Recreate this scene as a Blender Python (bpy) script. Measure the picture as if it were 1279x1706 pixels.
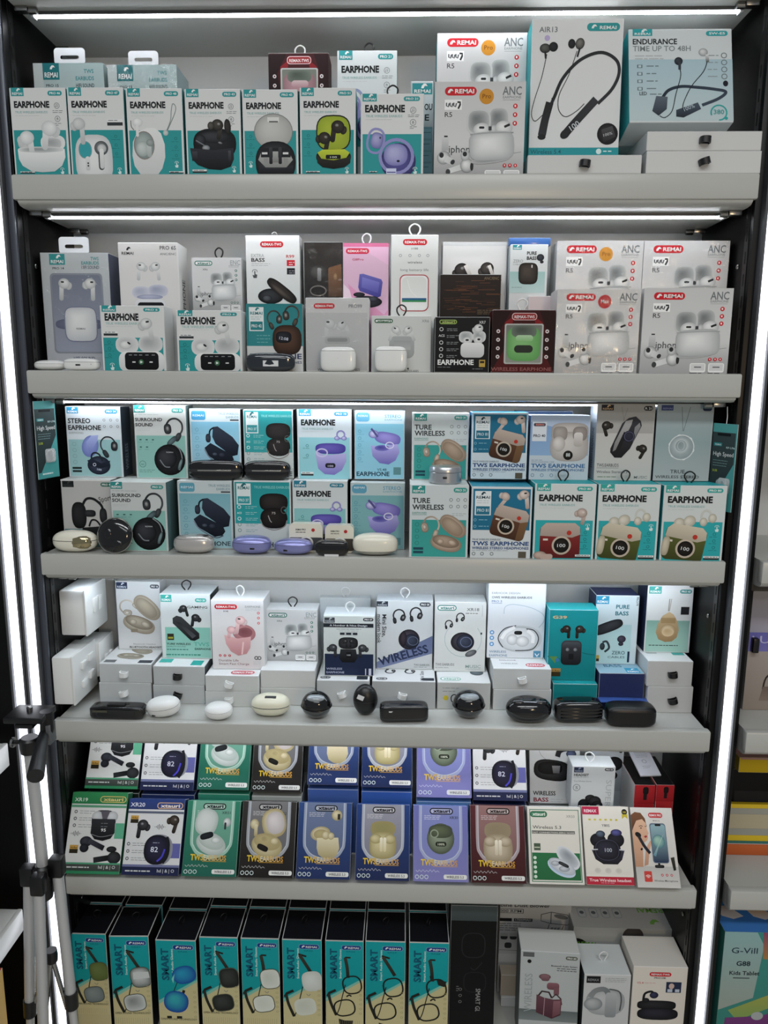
import bpy, bmesh, math, random
from mathutils import Vector, Matrix
from mathutils.geometry import tessellate_polygon

random.seed(7)
scene = bpy.context.scene
for o in list(bpy.data.objects):
    bpy.data.objects.remove(o)
C = scene.collection

# ------------------------------------------------------------------ camera
CAM = Vector((.043, -1.3179, 1.5)); YAW, PIT, ROL, FPX = .0261, .1753, .0055, 1239.0
_f = Vector((-math.sin(YAW)*math.cos(PIT), math.cos(YAW)*math.cos(PIT), -math.sin(PIT)))
_r = Vector((math.cos(YAW), math.sin(YAW), 0)); _u = _r.cross(_f)
CR = math.cos(ROL)*_r + math.sin(ROL)*_u
CU = -math.sin(ROL)*_r + math.cos(ROL)*_u
cam = bpy.data.cameras.new('camera'); co = bpy.data.objects.new('camera', cam); C.objects.link(co)
co.matrix_world = Matrix(((CR.x, CU.x, -_f.x, CAM.x), (CR.y, CU.y, -_f.y, CAM.y), (CR.z, CU.z, -_f.z, CAM.z), (0, 0, 0, 1)))
cam.sensor_fit = 'HORIZONTAL'; cam.sensor_width = 36; cam.lens = 36*FPX/1279; cam.clip_start = .02
scene.camera = co

# ------------------------------------------------------------------ light
LED_SHELF, LED_BAR, CEIL, AMB = 24.0, 3.4, 19.0, .27
w = bpy.data.worlds.new('world'); scene.world = w; w.use_nodes = True
w.node_tree.nodes['Background'].inputs[0].default_value = (.86, .93, 1, 1)
w.node_tree.nodes['Background'].inputs[1].default_value = AMB
for lx, ly, sx, sy, p in ((-.55, -1.75, 1.3, .35, 1), (.85, -1.75, 1.3, .35, 1), (.1, -3.2, 2.4, .4, 1.2)):
    l = bpy.data.lights.new('ceiling_light', 'AREA'); l.shape = 'RECTANGLE'; l.size = sx; l.size_y = sy
    l.energy = CEIL*p; l.color = (.97, .99, 1)
    lo = bpy.data.objects.new('ceiling_light', l); C.objects.link(lo); lo.location = (lx, ly, 2.95)
    lo.rotation_euler = (math.radians(0), 0, 0)
l = bpy.data.lights.new('shop_lamp', 'AREA'); l.shape = 'DISK'; l.size = .3; l.energy = 12; l.color = (1, .72, .42)      # a warm shop lamp across the aisle
lo = bpy.data.objects.new('shop_lamp', l); C.objects.link(lo); lo.location = (1.1, -3.3, 1.75); lo.rotation_euler = (math.radians(90), 0, 0)
scene.view_settings.view_transform = 'Standard'; scene.view_settings.look = 'None'
scene.view_settings.gamma = 1; scene.view_settings.use_curve_mapping = False
scene.view_settings.exposure = -0.08

# ------------------------------------------------------------------ helpers
def ray(x, y): return _f + CR*((x-639.5)/FPX) - CU*((y-853)/FPX)
def at(x, y, Y):
    d = ray(x, y); return CAM + d*((Y-CAM.y)/d.y)
def at_x(x, y, X):
    d = ray(x, y); return CAM + d*((X-CAM.x)/d.x)
def at_z(x, y, Z):
    d = ray(x, y); return CAM + d*((Z-CAM.z)/d.z)
def lin(c): return c/12.92 if c <= .04045 else ((c+.055)/1.055)**2.4
_hc = {}
def hx(s):
    if not isinstance(s, str): return s
    if s not in _hc:
        t = s.lstrip('#')
        if len(t) == 3: t = ''.join(q*2 for q in t)
        _hc[s] = tuple(lin(int(t[i:i+2], 16)/255) for i in (0, 2, 4))
    return _hc[s]
def mix(a, b, t):
    a, b = hx(a), hx(b); return tuple(a[i]+(b[i]-a[i])*t for i in range(3))

_mats = {}
def mat(name, col=None, rough=.5, metal=0, emit=0, coat=0, trans=0, bump=0, bscale=60, alpha=1, spec=.5, vcol=False, noise=0, stretch=None):
    if name in _mats: return _mats[name]
    m = bpy.data.materials.new(name); m.use_nodes = True; nt = m.node_tree; b = nt.nodes['Principled BSDF']
    if col is not None: b.inputs['Base Color'].default_value = (*hx(col), 1)
    b.inputs['Roughness'].default_value = rough; b.inputs['Metallic'].default_value = metal
    b.inputs['Specular IOR Level'].default_value = spec; b.inputs['Coat Weight'].default_value = coat; b.inputs['Coat Roughness'].default_value = .08
    b.inputs['Transmission Weight'].default_value = trans; b.inputs['Alpha'].default_value = alpha
    if emit:
        b.inputs['Emission Color'].default_value = (*hx(col), 1); b.inputs['Emission Strength'].default_value = emit
    if vcol:
        a = nt.nodes.new('ShaderNodeAttribute'); a.attribute_name = 'Col'
        nt.links.new(a.outputs['Color'], b.inputs['Base Color'])
    if bump or noise:
        tc = nt.nodes.new('ShaderNodeTexCoord'); mp = nt.nodes.new('ShaderNodeMapping')
        if stretch: mp.inputs['Scale'].default_value = stretch
        n = nt.nodes.new('ShaderNodeTexNoise'); n.inputs['Scale'].default_value = bscale; n.inputs['Detail'].default_value = 4
        nt.links.new(tc.outputs['Object'], mp.inputs[0]); nt.links.new(mp.outputs[0], n.inputs['Vector'])
        if bump:
            bp = nt.nodes.new('ShaderNodeBump'); bp.inputs['Strength'].default_value = bump; bp.inputs['Distance'].default_value = .002
            nt.links.new(n.outputs['Fac'], bp.inputs['Height']); nt.links.new(bp.outputs[0], b.inputs['Normal'])
        if noise:
            mx = nt.nodes.new('ShaderNodeMix'); mx.data_type = 'RGBA'
            c = hx(col); mx.inputs['A'].default_value = (*[q*(1-noise) for q in c], 1); mx.inputs['B'].default_value = (*[min(1, q*(1+noise)) for q in c], 1)
            nt.links.new(n.outputs['Fac'], mx.inputs['Factor']); nt.links.new(mx.outputs['Result'], b.inputs['Base Color'])
    _mats[name] = m; return m

M_PRINT = mat('printed_card', rough=.5, vcol=True, spec=.16)
M_CARD = mat('carton_card', rough=.5, vcol=True, spec=.2)
M_SHELF = mat('white_laminate', '#b7b8b3', .3, noise=.04, bscale=6, stretch=(1, 1, 14))
M_BACK = mat('back_laminate', '#cfd1d0', .4, noise=.03, bscale=5, stretch=(1, 1, 10))
M_BLACK = mat('black_panel', '#0b0b0c', .35, spec=.18, noise=.2, bscale=5, stretch=(9, 9, 1))
M_ALU = mat('aluminium', '#b9bcc0', .35, .9)
M_STEEL = mat('steel', '#9a9a98', .25, 1)
M_BPLAST = mat('black_plastic', '#0b0b0d', .35)
M_GLOSSB = mat('gloss_black', '#09090b', .12, coat=.5)
M_WPLAST = mat('white_plastic', '#e2e4e2', .3, coat=.3)
M_CREAM = mat('cream_plastic', '#e4e2d2', .28, coat=.4)
M_LILAC = mat('lilac_metallic', '#8d90c8', .3, .45, coat=.3)
M_SILVER = mat('silver_metal', '#c8cacd', .28, .85)
M_CHROME = mat('chrome', '#d0cdc4', .08, 1)
M_LOOPW = mat('white_loop', '#dfe1e0', .35)
M_LOOPB = mat('black_loop', '#0d0d0e', .4)
M_LED = mat('led_diffuser', '#f6f9ff', .5, emit=LED_SHELF)
M_LED4 = mat('led_diffuser_cool', '#e6f2ff', .5, emit=LED_SHELF*1.8)
M_BAR = mat('led_bar_diffuser', '#f3f6ff', .5, emit=LED_BAR)

def obj(name, me, m=None, parent=None):
    o = bpy.data.objects.new(name, me); C.objects.link(o)
    if m is not None: me.materials.append(m)
    if parent: o.parent = parent
    return o
def tag(o, label, cat, group=None):
    o['label'] = label; o['category'] = cat
    if group: o['group'] = group
    return o
def thing(name, label, cat, loc=(0, 0, 0), rot=(0, 0, 0), group=None):
    o = bpy.data.objects.new(name, None); C.objects.link(o); o.empty_display_size = .02
    o.location = loc; o.rotation_euler = rot
    return tag(o, label, cat, group)
def struct(o): o['kind'] = 'structure'; return o

class MB:
    def __init__(s): s.v = []; s.f = []
    def add(s, v, f):
        n = len(s.v); s.v += [tuple(q) for q in v]; s.f += [tuple(i+n for i in q) for q in f]; return s
    def box(s, x0, x1, y0, y1, z0, z1, b=0):
        bm = bmesh.new(); bmesh.ops.create_cube(bm, size=1)
        for q in bm.verts: q.co = Vector(((x0+x1)/2+q.co.x*(x1-x0), (y0+y1)/2+q.co.y*(y1-y0), (z0+z1)/2+q.co.z*(z1-z0)))
        if b: bmesh.ops.bevel(bm, geom=bm.edges[:], offset=b, segments=2, affect='EDGES', profile=.5)
        return s.bm(bm)
    def bm(s, bm):
        bm.verts.index_update(); s.add([v.co for v in bm.verts], [[v.index for v in f.verts] for f in bm.faces]); bm.free(); return s
    def tube(s, pts, r, n=8, closed=False, cap=True):
        pts = [Vector(p) for p in pts]; N = len(pts); rings = []
        rs = r if isinstance(r, (list, tuple)) else [r]*N
        up = None
        for i, p in enumerate(pts):
            a = pts[(i-1) % N] if (closed or i > 0) else p; b = pts[(i+1) % N] if (closed or i < N-1) else p
            t = (b-a).normalized()
            if up is None:
                up = t.orthogonal().normalized()
            up = (up - t*up.dot(t)).normalized(); sd = t.cross(up)
            rings.append([p + (up*math.cos(k*2*math.pi/n) + sd*math.sin(k*2*math.pi/n))*rs[i] for k in range(n)])
        v = [q for rg in rings for q in rg]; f = []
        for i in range(N if closed else N-1):
            j = (i+1) % N
            for k in range(n): f.append((i*n+k, i*n+(k+1) % n, j*n+(k+1) % n, j*n+k))
        if cap and not closed: f.append(tuple(range(n))[::-1]); f.append(tuple((N-1)*n+k for k in range(n)))
        return s.add(v, f)
    def lathe(s, prof, n=28, M=None):
        v = []; f = []
        for (r, z) in prof:
            for k in range(n):
                a = k*2*math.pi/n; v.append(Vector((r*math.cos(a), r*math.sin(a), z)))
        for i in range(len(prof)-1):
            for k in range(n): f.append((i*n+k, i*n+(k+1) % n, (i+1)*n+(k+1) % n, (i+1)*n+k))
        f.append(tuple(range(n))[::-1]); f.append(tuple((len(prof)-1)*n+k for k in range(n)))
        if M: v = [M @ q for q in v]
        return s.add(v, f)
    def sup(s, rx, ry, rz, e1=1, e2=1, c=(0, 0, 0), nu=24, nv=12, M=None):
        """superellipsoid: e<1 boxier"""
        def p(a, e): return math.copysign(abs(a)**e, a)
        v = []; f = []
        for i in range(nv+1):
            th = -math.pi/2 + math.pi*i/nv
            for k in range(nu):
                ph = 2*math.pi*k/nu
                q = Vector((rx*p(math.cos(th), e1)*p(math.cos(ph), e2)+c[0], ry*p(math.cos(th), e1)*p(math.sin(ph), e2)+c[1], rz*p(math.sin(th), e1)+c[2]))
                v.append(M @ q if M else q)
        for i in range(nv):
            for k in range(nu): f.append((i*nu+k, i*nu+(k+1) % nu, (i+1)*nu+(k+1) % nu, (i+1)*nu+k))
        return s.add(v, f)
    def prism(s, poly, d0, d1, ax='y'):
        """extrude a 2D outline (x,z) along y (or (x,y) along z)"""
        n = len(poly)
        g = (lambda p, d: (p[0], d, p[1])) if ax == 'y' else ((lambda p, d: (p[0], p[1], d)) if ax == 'z' else (lambda p, d: (d, p[0], p[1])))
        s.add([g(p, d0) for p in poly]+[g(p, d1) for p in poly], [tuple(range(n)), tuple(range(2*n-1, n-1, -1))]+[(i, n+i, n+(i+1) % n, (i+1) % n) for i in range(n)])
        return s
    def mesh(s, name, smooth=True, ang=40):
        me = bpy.data.meshes.new(name); me.from_pydata(s.v, [], s.f)
        bm = bmesh.new(); bm.from_mesh(me); bmesh.ops.remove_doubles(bm, verts=bm.verts, dist=1e-6); bmesh.ops.recalc_face_normals(bm, faces=bm.faces)
        if smooth:
            for f in bm.faces: f.smooth = True
            for e in bm.edges:
                if len(e.link_faces) == 2 and e.calc_face_angle(0) > math.radians(ang): e.smooth = False
        bm.to_mesh(me); bm.free(); return me
    def build(s, name, m, parent=None, smooth=True, ang=40): return obj(name, s.mesh(name, smooth, ang), m, parent)

def rrect(x0, y0, x1, y1, r, n=5):
    out = []
    for cx, cy, a in ((x1-r, y0+r, -90), (x1-r, y1-r, 0), (x0+r, y1-r, 90), (x0+r, y0+r, 180)):
        for k in range(n+1):
            t = math.radians(a+90*k/n); out.append((cx+r*math.cos(t), cy+r*math.sin(t)))
    return out
def smooth_path(p, n=6, closed=False):
    N = len(p); out = []
    rng = range(N if closed else N-1)
    for i in rng:
        if closed: a, b, c, d = p[i-1], p[i], p[(i+1) % N], p[(i+2) % N]
        else: a, b, c, d = p[max(i-1, 0)], p[i], p[i+1], p[min(i+2, N-1)]
        for k in range(n):
            t = k/n
            out.append(tuple(.5*((2*b[j])+(-a[j]+c[j])*t+(2*a[j]-5*b[j]+4*c[j]-d[j])*t*t+(-a[j]+3*b[j]-3*c[j]+d[j])*t**3) for j in range(len(b))))
    if not closed: out.append(tuple(p[-1]))
    return out

# ------------------------------------------------------------------ text outlines (built-in font), cached
_txt = {}
def text_mesh(s, bold):
    k = (s, bold)
    if k in _txt: return _txt[k]
    cu = bpy.data.curves.new('t', 'FONT'); cu.body = s; cu.size = 1; cu.resolution_u = 2; cu.fill_mode = 'FRONT'
    cu.offset = .018*bold
    o = bpy.data.objects.new('t', cu); me = o.to_mesh()
    v = [(p.co.x, p.co.y) for p in me.vertices]; f = [tuple(p.vertices) for p in me.polygons]
    o.to_mesh_clear(); bpy.data.objects.remove(o); bpy.data.curves.remove(cu)
    if v:
        xs = [p[0] for p in v]; ys = [p[1] for p in v]; bb = (min(xs), max(xs), min(ys), max(ys))
    else: bb = (0, 1, 0, 1)
    _txt[k] = (v, f, bb); return _txt[k]

# ------------------------------------------------------------------ flat print, drawn as thin coloured shapes on a carton face
GROUP = {'panel': 'printed_panel', 'logo': 'logo', 'text': 'lettering', 'pic': 'product_picture', 'icon': 'icon_print'}
LAY = .00009
class Art:
    def __init__(s, w, h):
        s.w, s.h = w, h; s.hc = h; s.g = {}; s.spans = {}; s.boxes = []; s.local = None; s.k = w; s.rot = 0
    # frames
    def loc(s, u, v, k, rot=0, mx=1):
        s.local = (u*s.w, v*s.h, math.cos(rot), math.sin(rot), mx); s.k = k*s.w; s.rot = rot; return s
    def end(s): s.local = None; s.k = s.w; s.rot = 0
    def tf(s, x, y):
        if s.local is None: return (x*s.w, y*s.h)
        X, Y, c, n, mx = s.local; x *= s.k*mx; y *= s.k
        return (X+c*x-n*y, Y+n*x+c*y)
    def put(s, g, pts, faces, cols):
        xs = [p[0] for p in pts]; ys = [p[1] for p in pts]
        if max(xs) < 0 or min(xs) > s.w or max(ys) < 0 or min(ys) > s.hc: return
        pts = [(min(max(p[0], 0), s.w), min(max(p[1], 0), s.hc)) for p in pts]      # print stops at the carton edge
        b = (min(xs), max(xs), min(ys), max(ys)); z = 1
        for q in s.boxes:
            if q[4] >= z and b[0] < q[1] and b[1] > q[0] and b[2] < q[3] and b[3] > q[2]: z = q[4]+1
        s.boxes.append((*b, z))
        V, F, K = s.g.setdefault(g, ([], [], []))
        n = len(V); s.spans.setdefault(g, []).append((b, n, n+len(pts), len(F), len(F)+len(faces))); V += [(p[0], p[1], z) for p in pts]; F += [tuple(i+n for i in f) for f in faces]; K += [hx(c) for c in cols]
    # shapes
    def P(s, pts, c, c2=None, g='panel', raw=False):
        q = pts if raw else [s.tf(*p) for p in pts]
        t = tessellate_polygon([[Vector((p[0], p[1], 0)) for p in q]])
        if c2 is None: cols = [c]*len(q)
        else:
            y0 = min(p[1] for p in pts); y1 = max(p[1] for p in pts); cols = [mix(c, c2, (p[1]-y0)/max(1e-9, y1-y0)) for p in pts]
        s.put(g, q, t, cols)
    def R(s, u0, v0, u1, v1, c, c2=None, r=0, g='panel'):
        if r <= 0: return s.P([(u0, v0), (u1, v0), (u1, v1), (u0, v1)], c, c2, g)
        if s.local is None:
            a = s.h/s.w
            p = [(x, y/a) for x, y in rrect(u0, v0*a, u1, v1*a, min(r, (u1-u0)/2.01, (v1-v0)*a/2.01))]
        else: p = rrect(u0, v0, u1, v1, min(r, (u1-u0)/2.01, (v1-v0)/2.01))
        s.P(p, c, c2, g)
    def E(s, u, v, rx, ry, c, c2=None, rot=0, n=2, g='pic', hl=(-.25, -.3), a0=0, a1=360, sg=26):
        X, Y = s.tf(u, v); k = s.k; R0 = s.rot+math.radians(rot); mx = s.local[4] if s.local else 1
        c2 = c2 or c; rings = 3 if c2 != c else 1
        pts = []; cols = []; fs = []
        ca, sa = math.cos(math.radians(rot)*1), math.sin(math.radians(rot))
        def tr(x, y):
            x2, y2 = ca*x-sa*y, sa*x+ca*y
            x2 *= mx
            cr, sr = math.cos(s.rot), math.sin(s.rot)
            return (X+k*(cr*x2-sr*y2), Y+k*(sr*x2+cr*y2))
        full = a1-a0 >= 360
        ks = [math.radians(a0+(a1-a0)*i/sg) for i in range(sg if full else sg+1)]
        N = len(ks); pts.append(tr(hl[0]*rx*(1 if full else 0), hl[1]*ry*(1 if full else 0))); cols.append(c)
        for j in range(1, rings+1):
            t = j/rings
            for a in ks:
                cx, cy = math.cos(a), math.sin(a)
                ex = math.copysign(abs(cx)**(2/n), cx)*rx; ey = math.copysign(abs(cy)**(2/n), cy)*ry
                pts.append(tr(ex*t+(hl[0]*rx*(1-t) if full else 0), ey*t+(hl[1]*ry*(1-t) if full else 0))); cols.append(mix(c, c2, t**1.6))
        m = N if full else N-1
        for i in range(m): fs.append((0, 1+i, 1+(i+1) % N))
        for j in range(1, rings):
            for i in range(m):
                a, b = 1+(j-1)*N+i, 1+(j-1)*N+(i+1) % N; fs.append((a, a+N, b+N, b))
        s.put(g, pts, fs, cols)
    def L(s, pts, wd, c, c2=None, g='pic', closed=False, sm=True, n=5):
        p = smooth_path(pts, n, closed) if sm and len(pts) > 2 else list(pts)
        q = [s.tf(*t) for t in p]; N = len(q); h = wd*s.k/2; out = []; cols = []
        for i in range(N):
            a = q[(i-1) % N] if (closed or i) else q[i]; b = q[(i+1) % N] if (closed or i < N-1) else q[i]
            dx, dy = b[0]-a[0], b[1]-a[1]; l = math.hypot(dx, dy) or 1
            nx, ny = -dy/l*h, dx/l*h
            out += [(q[i][0]+nx, q[i][1]+ny), (q[i][0]-nx, q[i][1]-ny)]; cc = mix(c, c2, i/(N-1)) if c2 else c; cols += [cc, cc]
        fs = [(2*i, 2*i+1, 2*((i+1) % N)+1, 2*((i+1) % N)) for i in range(N if closed else N-1)]
        s.put(g, out, fs, cols)
    def O(s, u, v, rx, ry, wd, c, g='pic', rot=0, a0=0, a1=360, n=2):
        """elliptic outline; rx, ry in picture-width units"""
        X, Y = s.tf(u, v); ca, sa = math.cos(math.radians(rot)), math.sin(math.radians(rot)); full = a1-a0 >= 360
        sv = (s.local, s.k, s.rot); mx = s.local[4] if s.local else 1
        kk = s.k; s.local = (X, Y, math.cos(s.rot), math.sin(s.rot), mx)
        pts = []
        for i in range(24 if full else 19):
            t = math.radians(a0+(a1-a0)*i/(24 if full else 18)); cx, cy = math.cos(t), math.sin(t)
            x = math.copysign(abs(cx)**(2/n), cx)*rx; y = math.copysign(abs(cy)**(2/n), cy)*ry; pts.append((ca*x-sa*y, sa*x+ca*y))
        s.k = kk
        s.L(pts, wd, c, g=g, closed=full, sm=False); s.local, s.k, s.rot = sv
    def T(s, t, u0, u1, v, hh, c, b=0, g='text', rot=0, c2=None):
        """text from u0 to u1 (frame units), baseline at v, cap height hh in width units; rot=±90 runs vertically from (u0,v) over length u1-u0 width units"""
        V, F, bb = text_mesh(t, b)
        x0, x1, y0, y1 = bb; cap = .70
        if s.local is None: L = (u1-u0)*s.w; H = hh*s.w
        else: L = (u1-u0)*s.k; H = hh*s.k
        X, Y = s.tf(u0, v); kx = L/(x1-x0); ky = H/cap; a = s.rot+math.radians(rot); ca, sa = math.cos(a), math.sin(a)
        pts = []; cols = []
        for p in V:
            x, y = (p[0]-x0)*kx, -p[1]*ky
            pts.append((X+ca*x-sa*y, Y+sa*x+ca*y)); cols.append(mix(c, c2, (p[0]-x0)/(x1-x0)) if c2 else c)
        s.put(g, pts, F, cols)
    def M(s, u0, u1, v, dv, n, c, wd=.012):
        """lines of print too small to read"""
        for i in range(n):
            x = u0; r = random.Random(int(u0*997+v*7919+i*31)); e = u1-(u1-u0)*.25*r.random()*(i == n-1)
            while x < e-.02:
                l = min(e-x, .03+.07*r.random()); s.R(x, v+i*dv, x+l, v+i*dv+wd*(s.w/s.h if s.local is None else 1), c, g='text'); x += l+.014
    def build(s, parent, face='front', dims=None, off=(0, 0)):
        """face: 'front' (x right, z down from top), 'top', 'right', 'left' of a carton w,d,h with its front-bottom centre at the origin"""
        W, D, H = dims
        for g, (V, F, K) in s.g.items():
            # pieces of print that lie apart become parts of their own
            sp = s.spans[g]; par = list(range(len(sp))); GAP = .009
            def root(i):
                while par[i] != i: i = par[i]
                return i
            for i in range(len(sp)):
                for j in range(i):
                    p, q = sp[i][0], sp[j][0]
                    if p[0] < q[1]+GAP and q[0] < p[1]+GAP and p[2] < q[3]+GAP and q[2] < p[3]+GAP: par[root(i)] = root(j)
            cl = {}
            for i in range(len(sp)): cl.setdefault(root(i), []).append(sp[i])
            for part in cl.values():
                vv = []; ff = []; kk = []
                for (_b, v0, v1, f0, f1) in part:
                    n = len(vv)-v0
                    for (x, y, z) in V[v0:v1]:
                        e = z*LAY + .00012
                        if face == 'front': vv.append((x-s.w/2+off[0], -e, H-y-off[1]))
                        elif face == 'top': vv.append((x-s.w/2+off[0], D-y-off[1], H+e))
                        elif face == 'right': vv.append((W/2+e, x+off[0], H-y-off[1]))
                        elif face == 'left': vv.append((-W/2-e, D-x-off[0], H-y-off[1]))
                    ff += [tuple(i+n for i in f) for f in F[f0:f1]]; kk += K[v0:v1]
                me = bpy.data.meshes.new(GROUP[g]); me.from_pydata(vv, [], ff)
                ca = me.color_attributes.new('Col', 'FLOAT_COLOR', 'POINT')
                ca.data.foreach_set('color', [q for c in kk for q in (*c, 1)])
                obj(GROUP[g], me, M_PRINT, parent)

# ------------------------------------------------------------------ cartons
def carton_mesh(W, D, H, front, side=None, top=None, bev=.0008, left=None, back=None):
    bm = bmesh.new(); bmesh.ops.create_cube(bm, size=1)
    for v in bm.verts: v.co = Vector((v.co.x*W, (v.co.y+.5)*D, (v.co.z+.5)*H))
    bmesh.ops.bevel(bm, geom=bm.edges[:], offset=bev, segments=1, affect='EDGES')
    side = side or front; top = top or front; left = left or side; back = back or side
    me = bpy.data.meshes.new('carton'); bm.to_mesh(me); bm.free()
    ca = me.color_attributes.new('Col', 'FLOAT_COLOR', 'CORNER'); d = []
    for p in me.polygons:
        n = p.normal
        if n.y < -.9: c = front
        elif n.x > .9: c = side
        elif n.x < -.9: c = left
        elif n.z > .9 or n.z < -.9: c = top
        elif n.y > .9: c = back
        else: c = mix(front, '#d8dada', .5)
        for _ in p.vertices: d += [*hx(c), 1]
    ca.data.foreach_set('color', d); return me

LOOPS = {}
def loop_mesh(kind):
    """hanging loop of moulded plastic: a flat band bent into a ring with a clip foot"""
    if kind in LOOPS: return LOOPS[kind]
    m = MB()
    if kind == 'ring':            # stands up on the carton's top, 24 mm high
        p = [(-.0025, 0, -.001), (-.004, 0, .003), (-.0085, 0, .010), (-.008, 0, .017), (0, 0, .0215), (.008, 0, .017), (.0085, 0, .010), (.004, 0, .003), (.0025, 0, -.001)]
        m.tube(smooth_path(p, 4), .0014, 7)
    elif kind == 'band':          # a band ring, seen end-on when the carton lies flat
        p = [(-.008, 0, -.001), (-.0085, 0, .008), (-.004, 0, .0135), (.004, 0, .0135), (.0085, 0, .008), (.008, 0, -.001)]
        q = smooth_path(p, 4); w = .005
        v = []; f = []
        for (x, y, z) in q:
            for dy, k in ((-w, 1), (w, 1), (w, .8), (-w, .8)): v.append((x*k, dy, z*k if z > 0 else z))
        for i in range(len(q)-1):
            for k in range(4): f.append((i*4+k, i*4+(k+1) % 4, (i+1)*4+(k+1) % 4, (i+1)*4+k))
        f += [(0, 1, 2, 3), tuple((len(q)-1)*4+k for k in (3, 2, 1, 0))]
        m.add(v, f); m.box(-.0085, .0085, -w*.8, w*.8, -.001, .002)
    LOOPS[kind] = m.mesh('hang_loop'); return LOOPS[kind]
def add_loop(parent, kind, white, loc, rot=(0, 0, 0), sc=1):
    me = loop_mesh(kind)
    key = kind+str(white)
    if key not in LOOPS:
        c = me.copy(); c.materials.clear(); c.materials.append(M_LOOPW if white else M_LOOPB); LOOPS[key] = c
    o = bpy.data.objects.new('hang_loop', LOOPS[key]); C.objects.link(o); o.parent = parent; o.location = loc; o.rotation_euler = rot; o.scale = (sc,)*3
    return o

class Box: pass
def B(label, x0, x1, yt, base, Y, D, art=None, name='earphone_box', cat='box', group=None, front='#d9dcdb', side=None, top=None, left=None,
      asp=None, lean=0, rz=0, loop=None, loopx=.5, gap=.0012, side_art=None, top_art=None, h=None, loopsc=1, cart='carton', left_art=None):
    """a carton whose front top edge runs from pixel x0 to x1 at height yt, standing on height `base` with its front at depth Y"""
    H = .12; lr = math.radians(lean)
    for _ in range(4):
        Yt = Y + H*math.sin(lr); a, b = at(x0, yt, Yt), at(x1, yt, Yt); zt = (a.z+b.z)/2
        H = (zt-base-D*math.sin(lr))/math.cos(lr)
    if h: H = h
    W = (b.x-a.x)/math.cos(rz) - gap
    t = thing(name, label, cat, ((a.x+b.x)/2, Y, base+D*math.sin(lr)), (-lr, 0, rz), group)
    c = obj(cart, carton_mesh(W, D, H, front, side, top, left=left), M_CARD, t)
    if art:
        A = Art(W, W*asp if asp else H); A.hc = min(A.h, H)
        art(A); A.build(c, 'front', (W, D, H))
    if side_art: A = Art(D, H); side_art(A); A.build(c, 'right', (W, D, H))
    if left_art: A = Art(D, H); left_art(A); A.build(c, 'left', (W, D, H))
    if top_art: A = Art(W, D); top_art(A); A.build(c, 'top', (W, D, H))
    if loop: add_loop(t, 'ring', loop == 'w', (W*(loopx-.5), D*.45, H-.001), (0, 0, random.uniform(-.5, .5)), loopsc)
    r = Box(); r.o = t; r.W, r.D, r.H = W, D, H; r.top = base+D*math.sin(lr)+H*math.cos(lr); r.x = (a.x+b.x)/2; r.Y = Y; r.c = c
    return r

# ================================================================== cabinet
ZS = [2.1650, 1.8395, 1.5143, 1.1821, .8537, .5220, .1350]      # shelf tops
XI = .629                                                       # inner faces of the side walls
YB = .245                                                       # back wall
fl = MB().box(-3.2, 3.2, -3.6, 1.0, -.05, 0).build('floor', mat('floor_tile', '#b5b2ab', .35, noise=.08, bscale=3)); struct(fl)
bw = MB().box(-XI-.05, XI+.05, YB, YB+.018, 0, 2.45).build('wall_back', M_BACK); struct(bw)
for sgn, nm in ((-1, 'wall_left'), (1, 'wall_right')):
    x0, x1 = sorted((sgn*XI, sgn*(XI+.055)))
    wl = MB().box(x0, x1, .02, YB, 0, 2.45, .001).build(nm, M_BLACK); struct(wl)
    # slotted metal standard let into the wall: one strip with punched slots
    ys = at_x(42, 402, -XI).y if sgn < 0 else at_x(1246, 400, XI).y
    sx0, sx1 = sorted((sgn*(XI+.002), sgn*(XI-.0012)))
    st = MB().box(sx0, sx1, ys-.004, ys+.012, .02, 2.42).build('slotted_standard', mat('standard_black', '#1a1a1c', .28, .6), wl)
    sm = MB().box(sgn*(XI-.0008)-.0008, sgn*(XI-.0008)+.0008, -.0018, .0018, -.010, .010).mesh('slot')
    sm.materials.append(mat('slot_dark', '#020202', .8))
    for k in range(62):
        q = bpy.data.objects.new('slot', sm); C.objects.link(q); q.parent = wl; q.location = (0, ys+.004, .12+k*.037)
    for z in (1.70, 1.06, .42):
        q = MB().lathe([(.004, 0), (.0045, .001), (.0035, .0022), (.0012, .0022), (.001, .0008)], 12, Matrix.Translation((sgn*(XI-.0008), ys+.03, z)) @ Matrix.Rotation(-sgn*math.pi/2, 4, 'Y')).build('screw', M_STEEL, wl)
    # bright edge strip between wall and light bar
    ex0, ex1 = sorted((sgn*(XI+.001), sgn*(XI+.0125)))
    if sgn < 0: MB().box(ex0, ex1, .013, .0199, 0, 2.45, .001).build('edge_strip', mat('edge_grey', '#4a4e58', .3, .3), wl)

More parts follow.
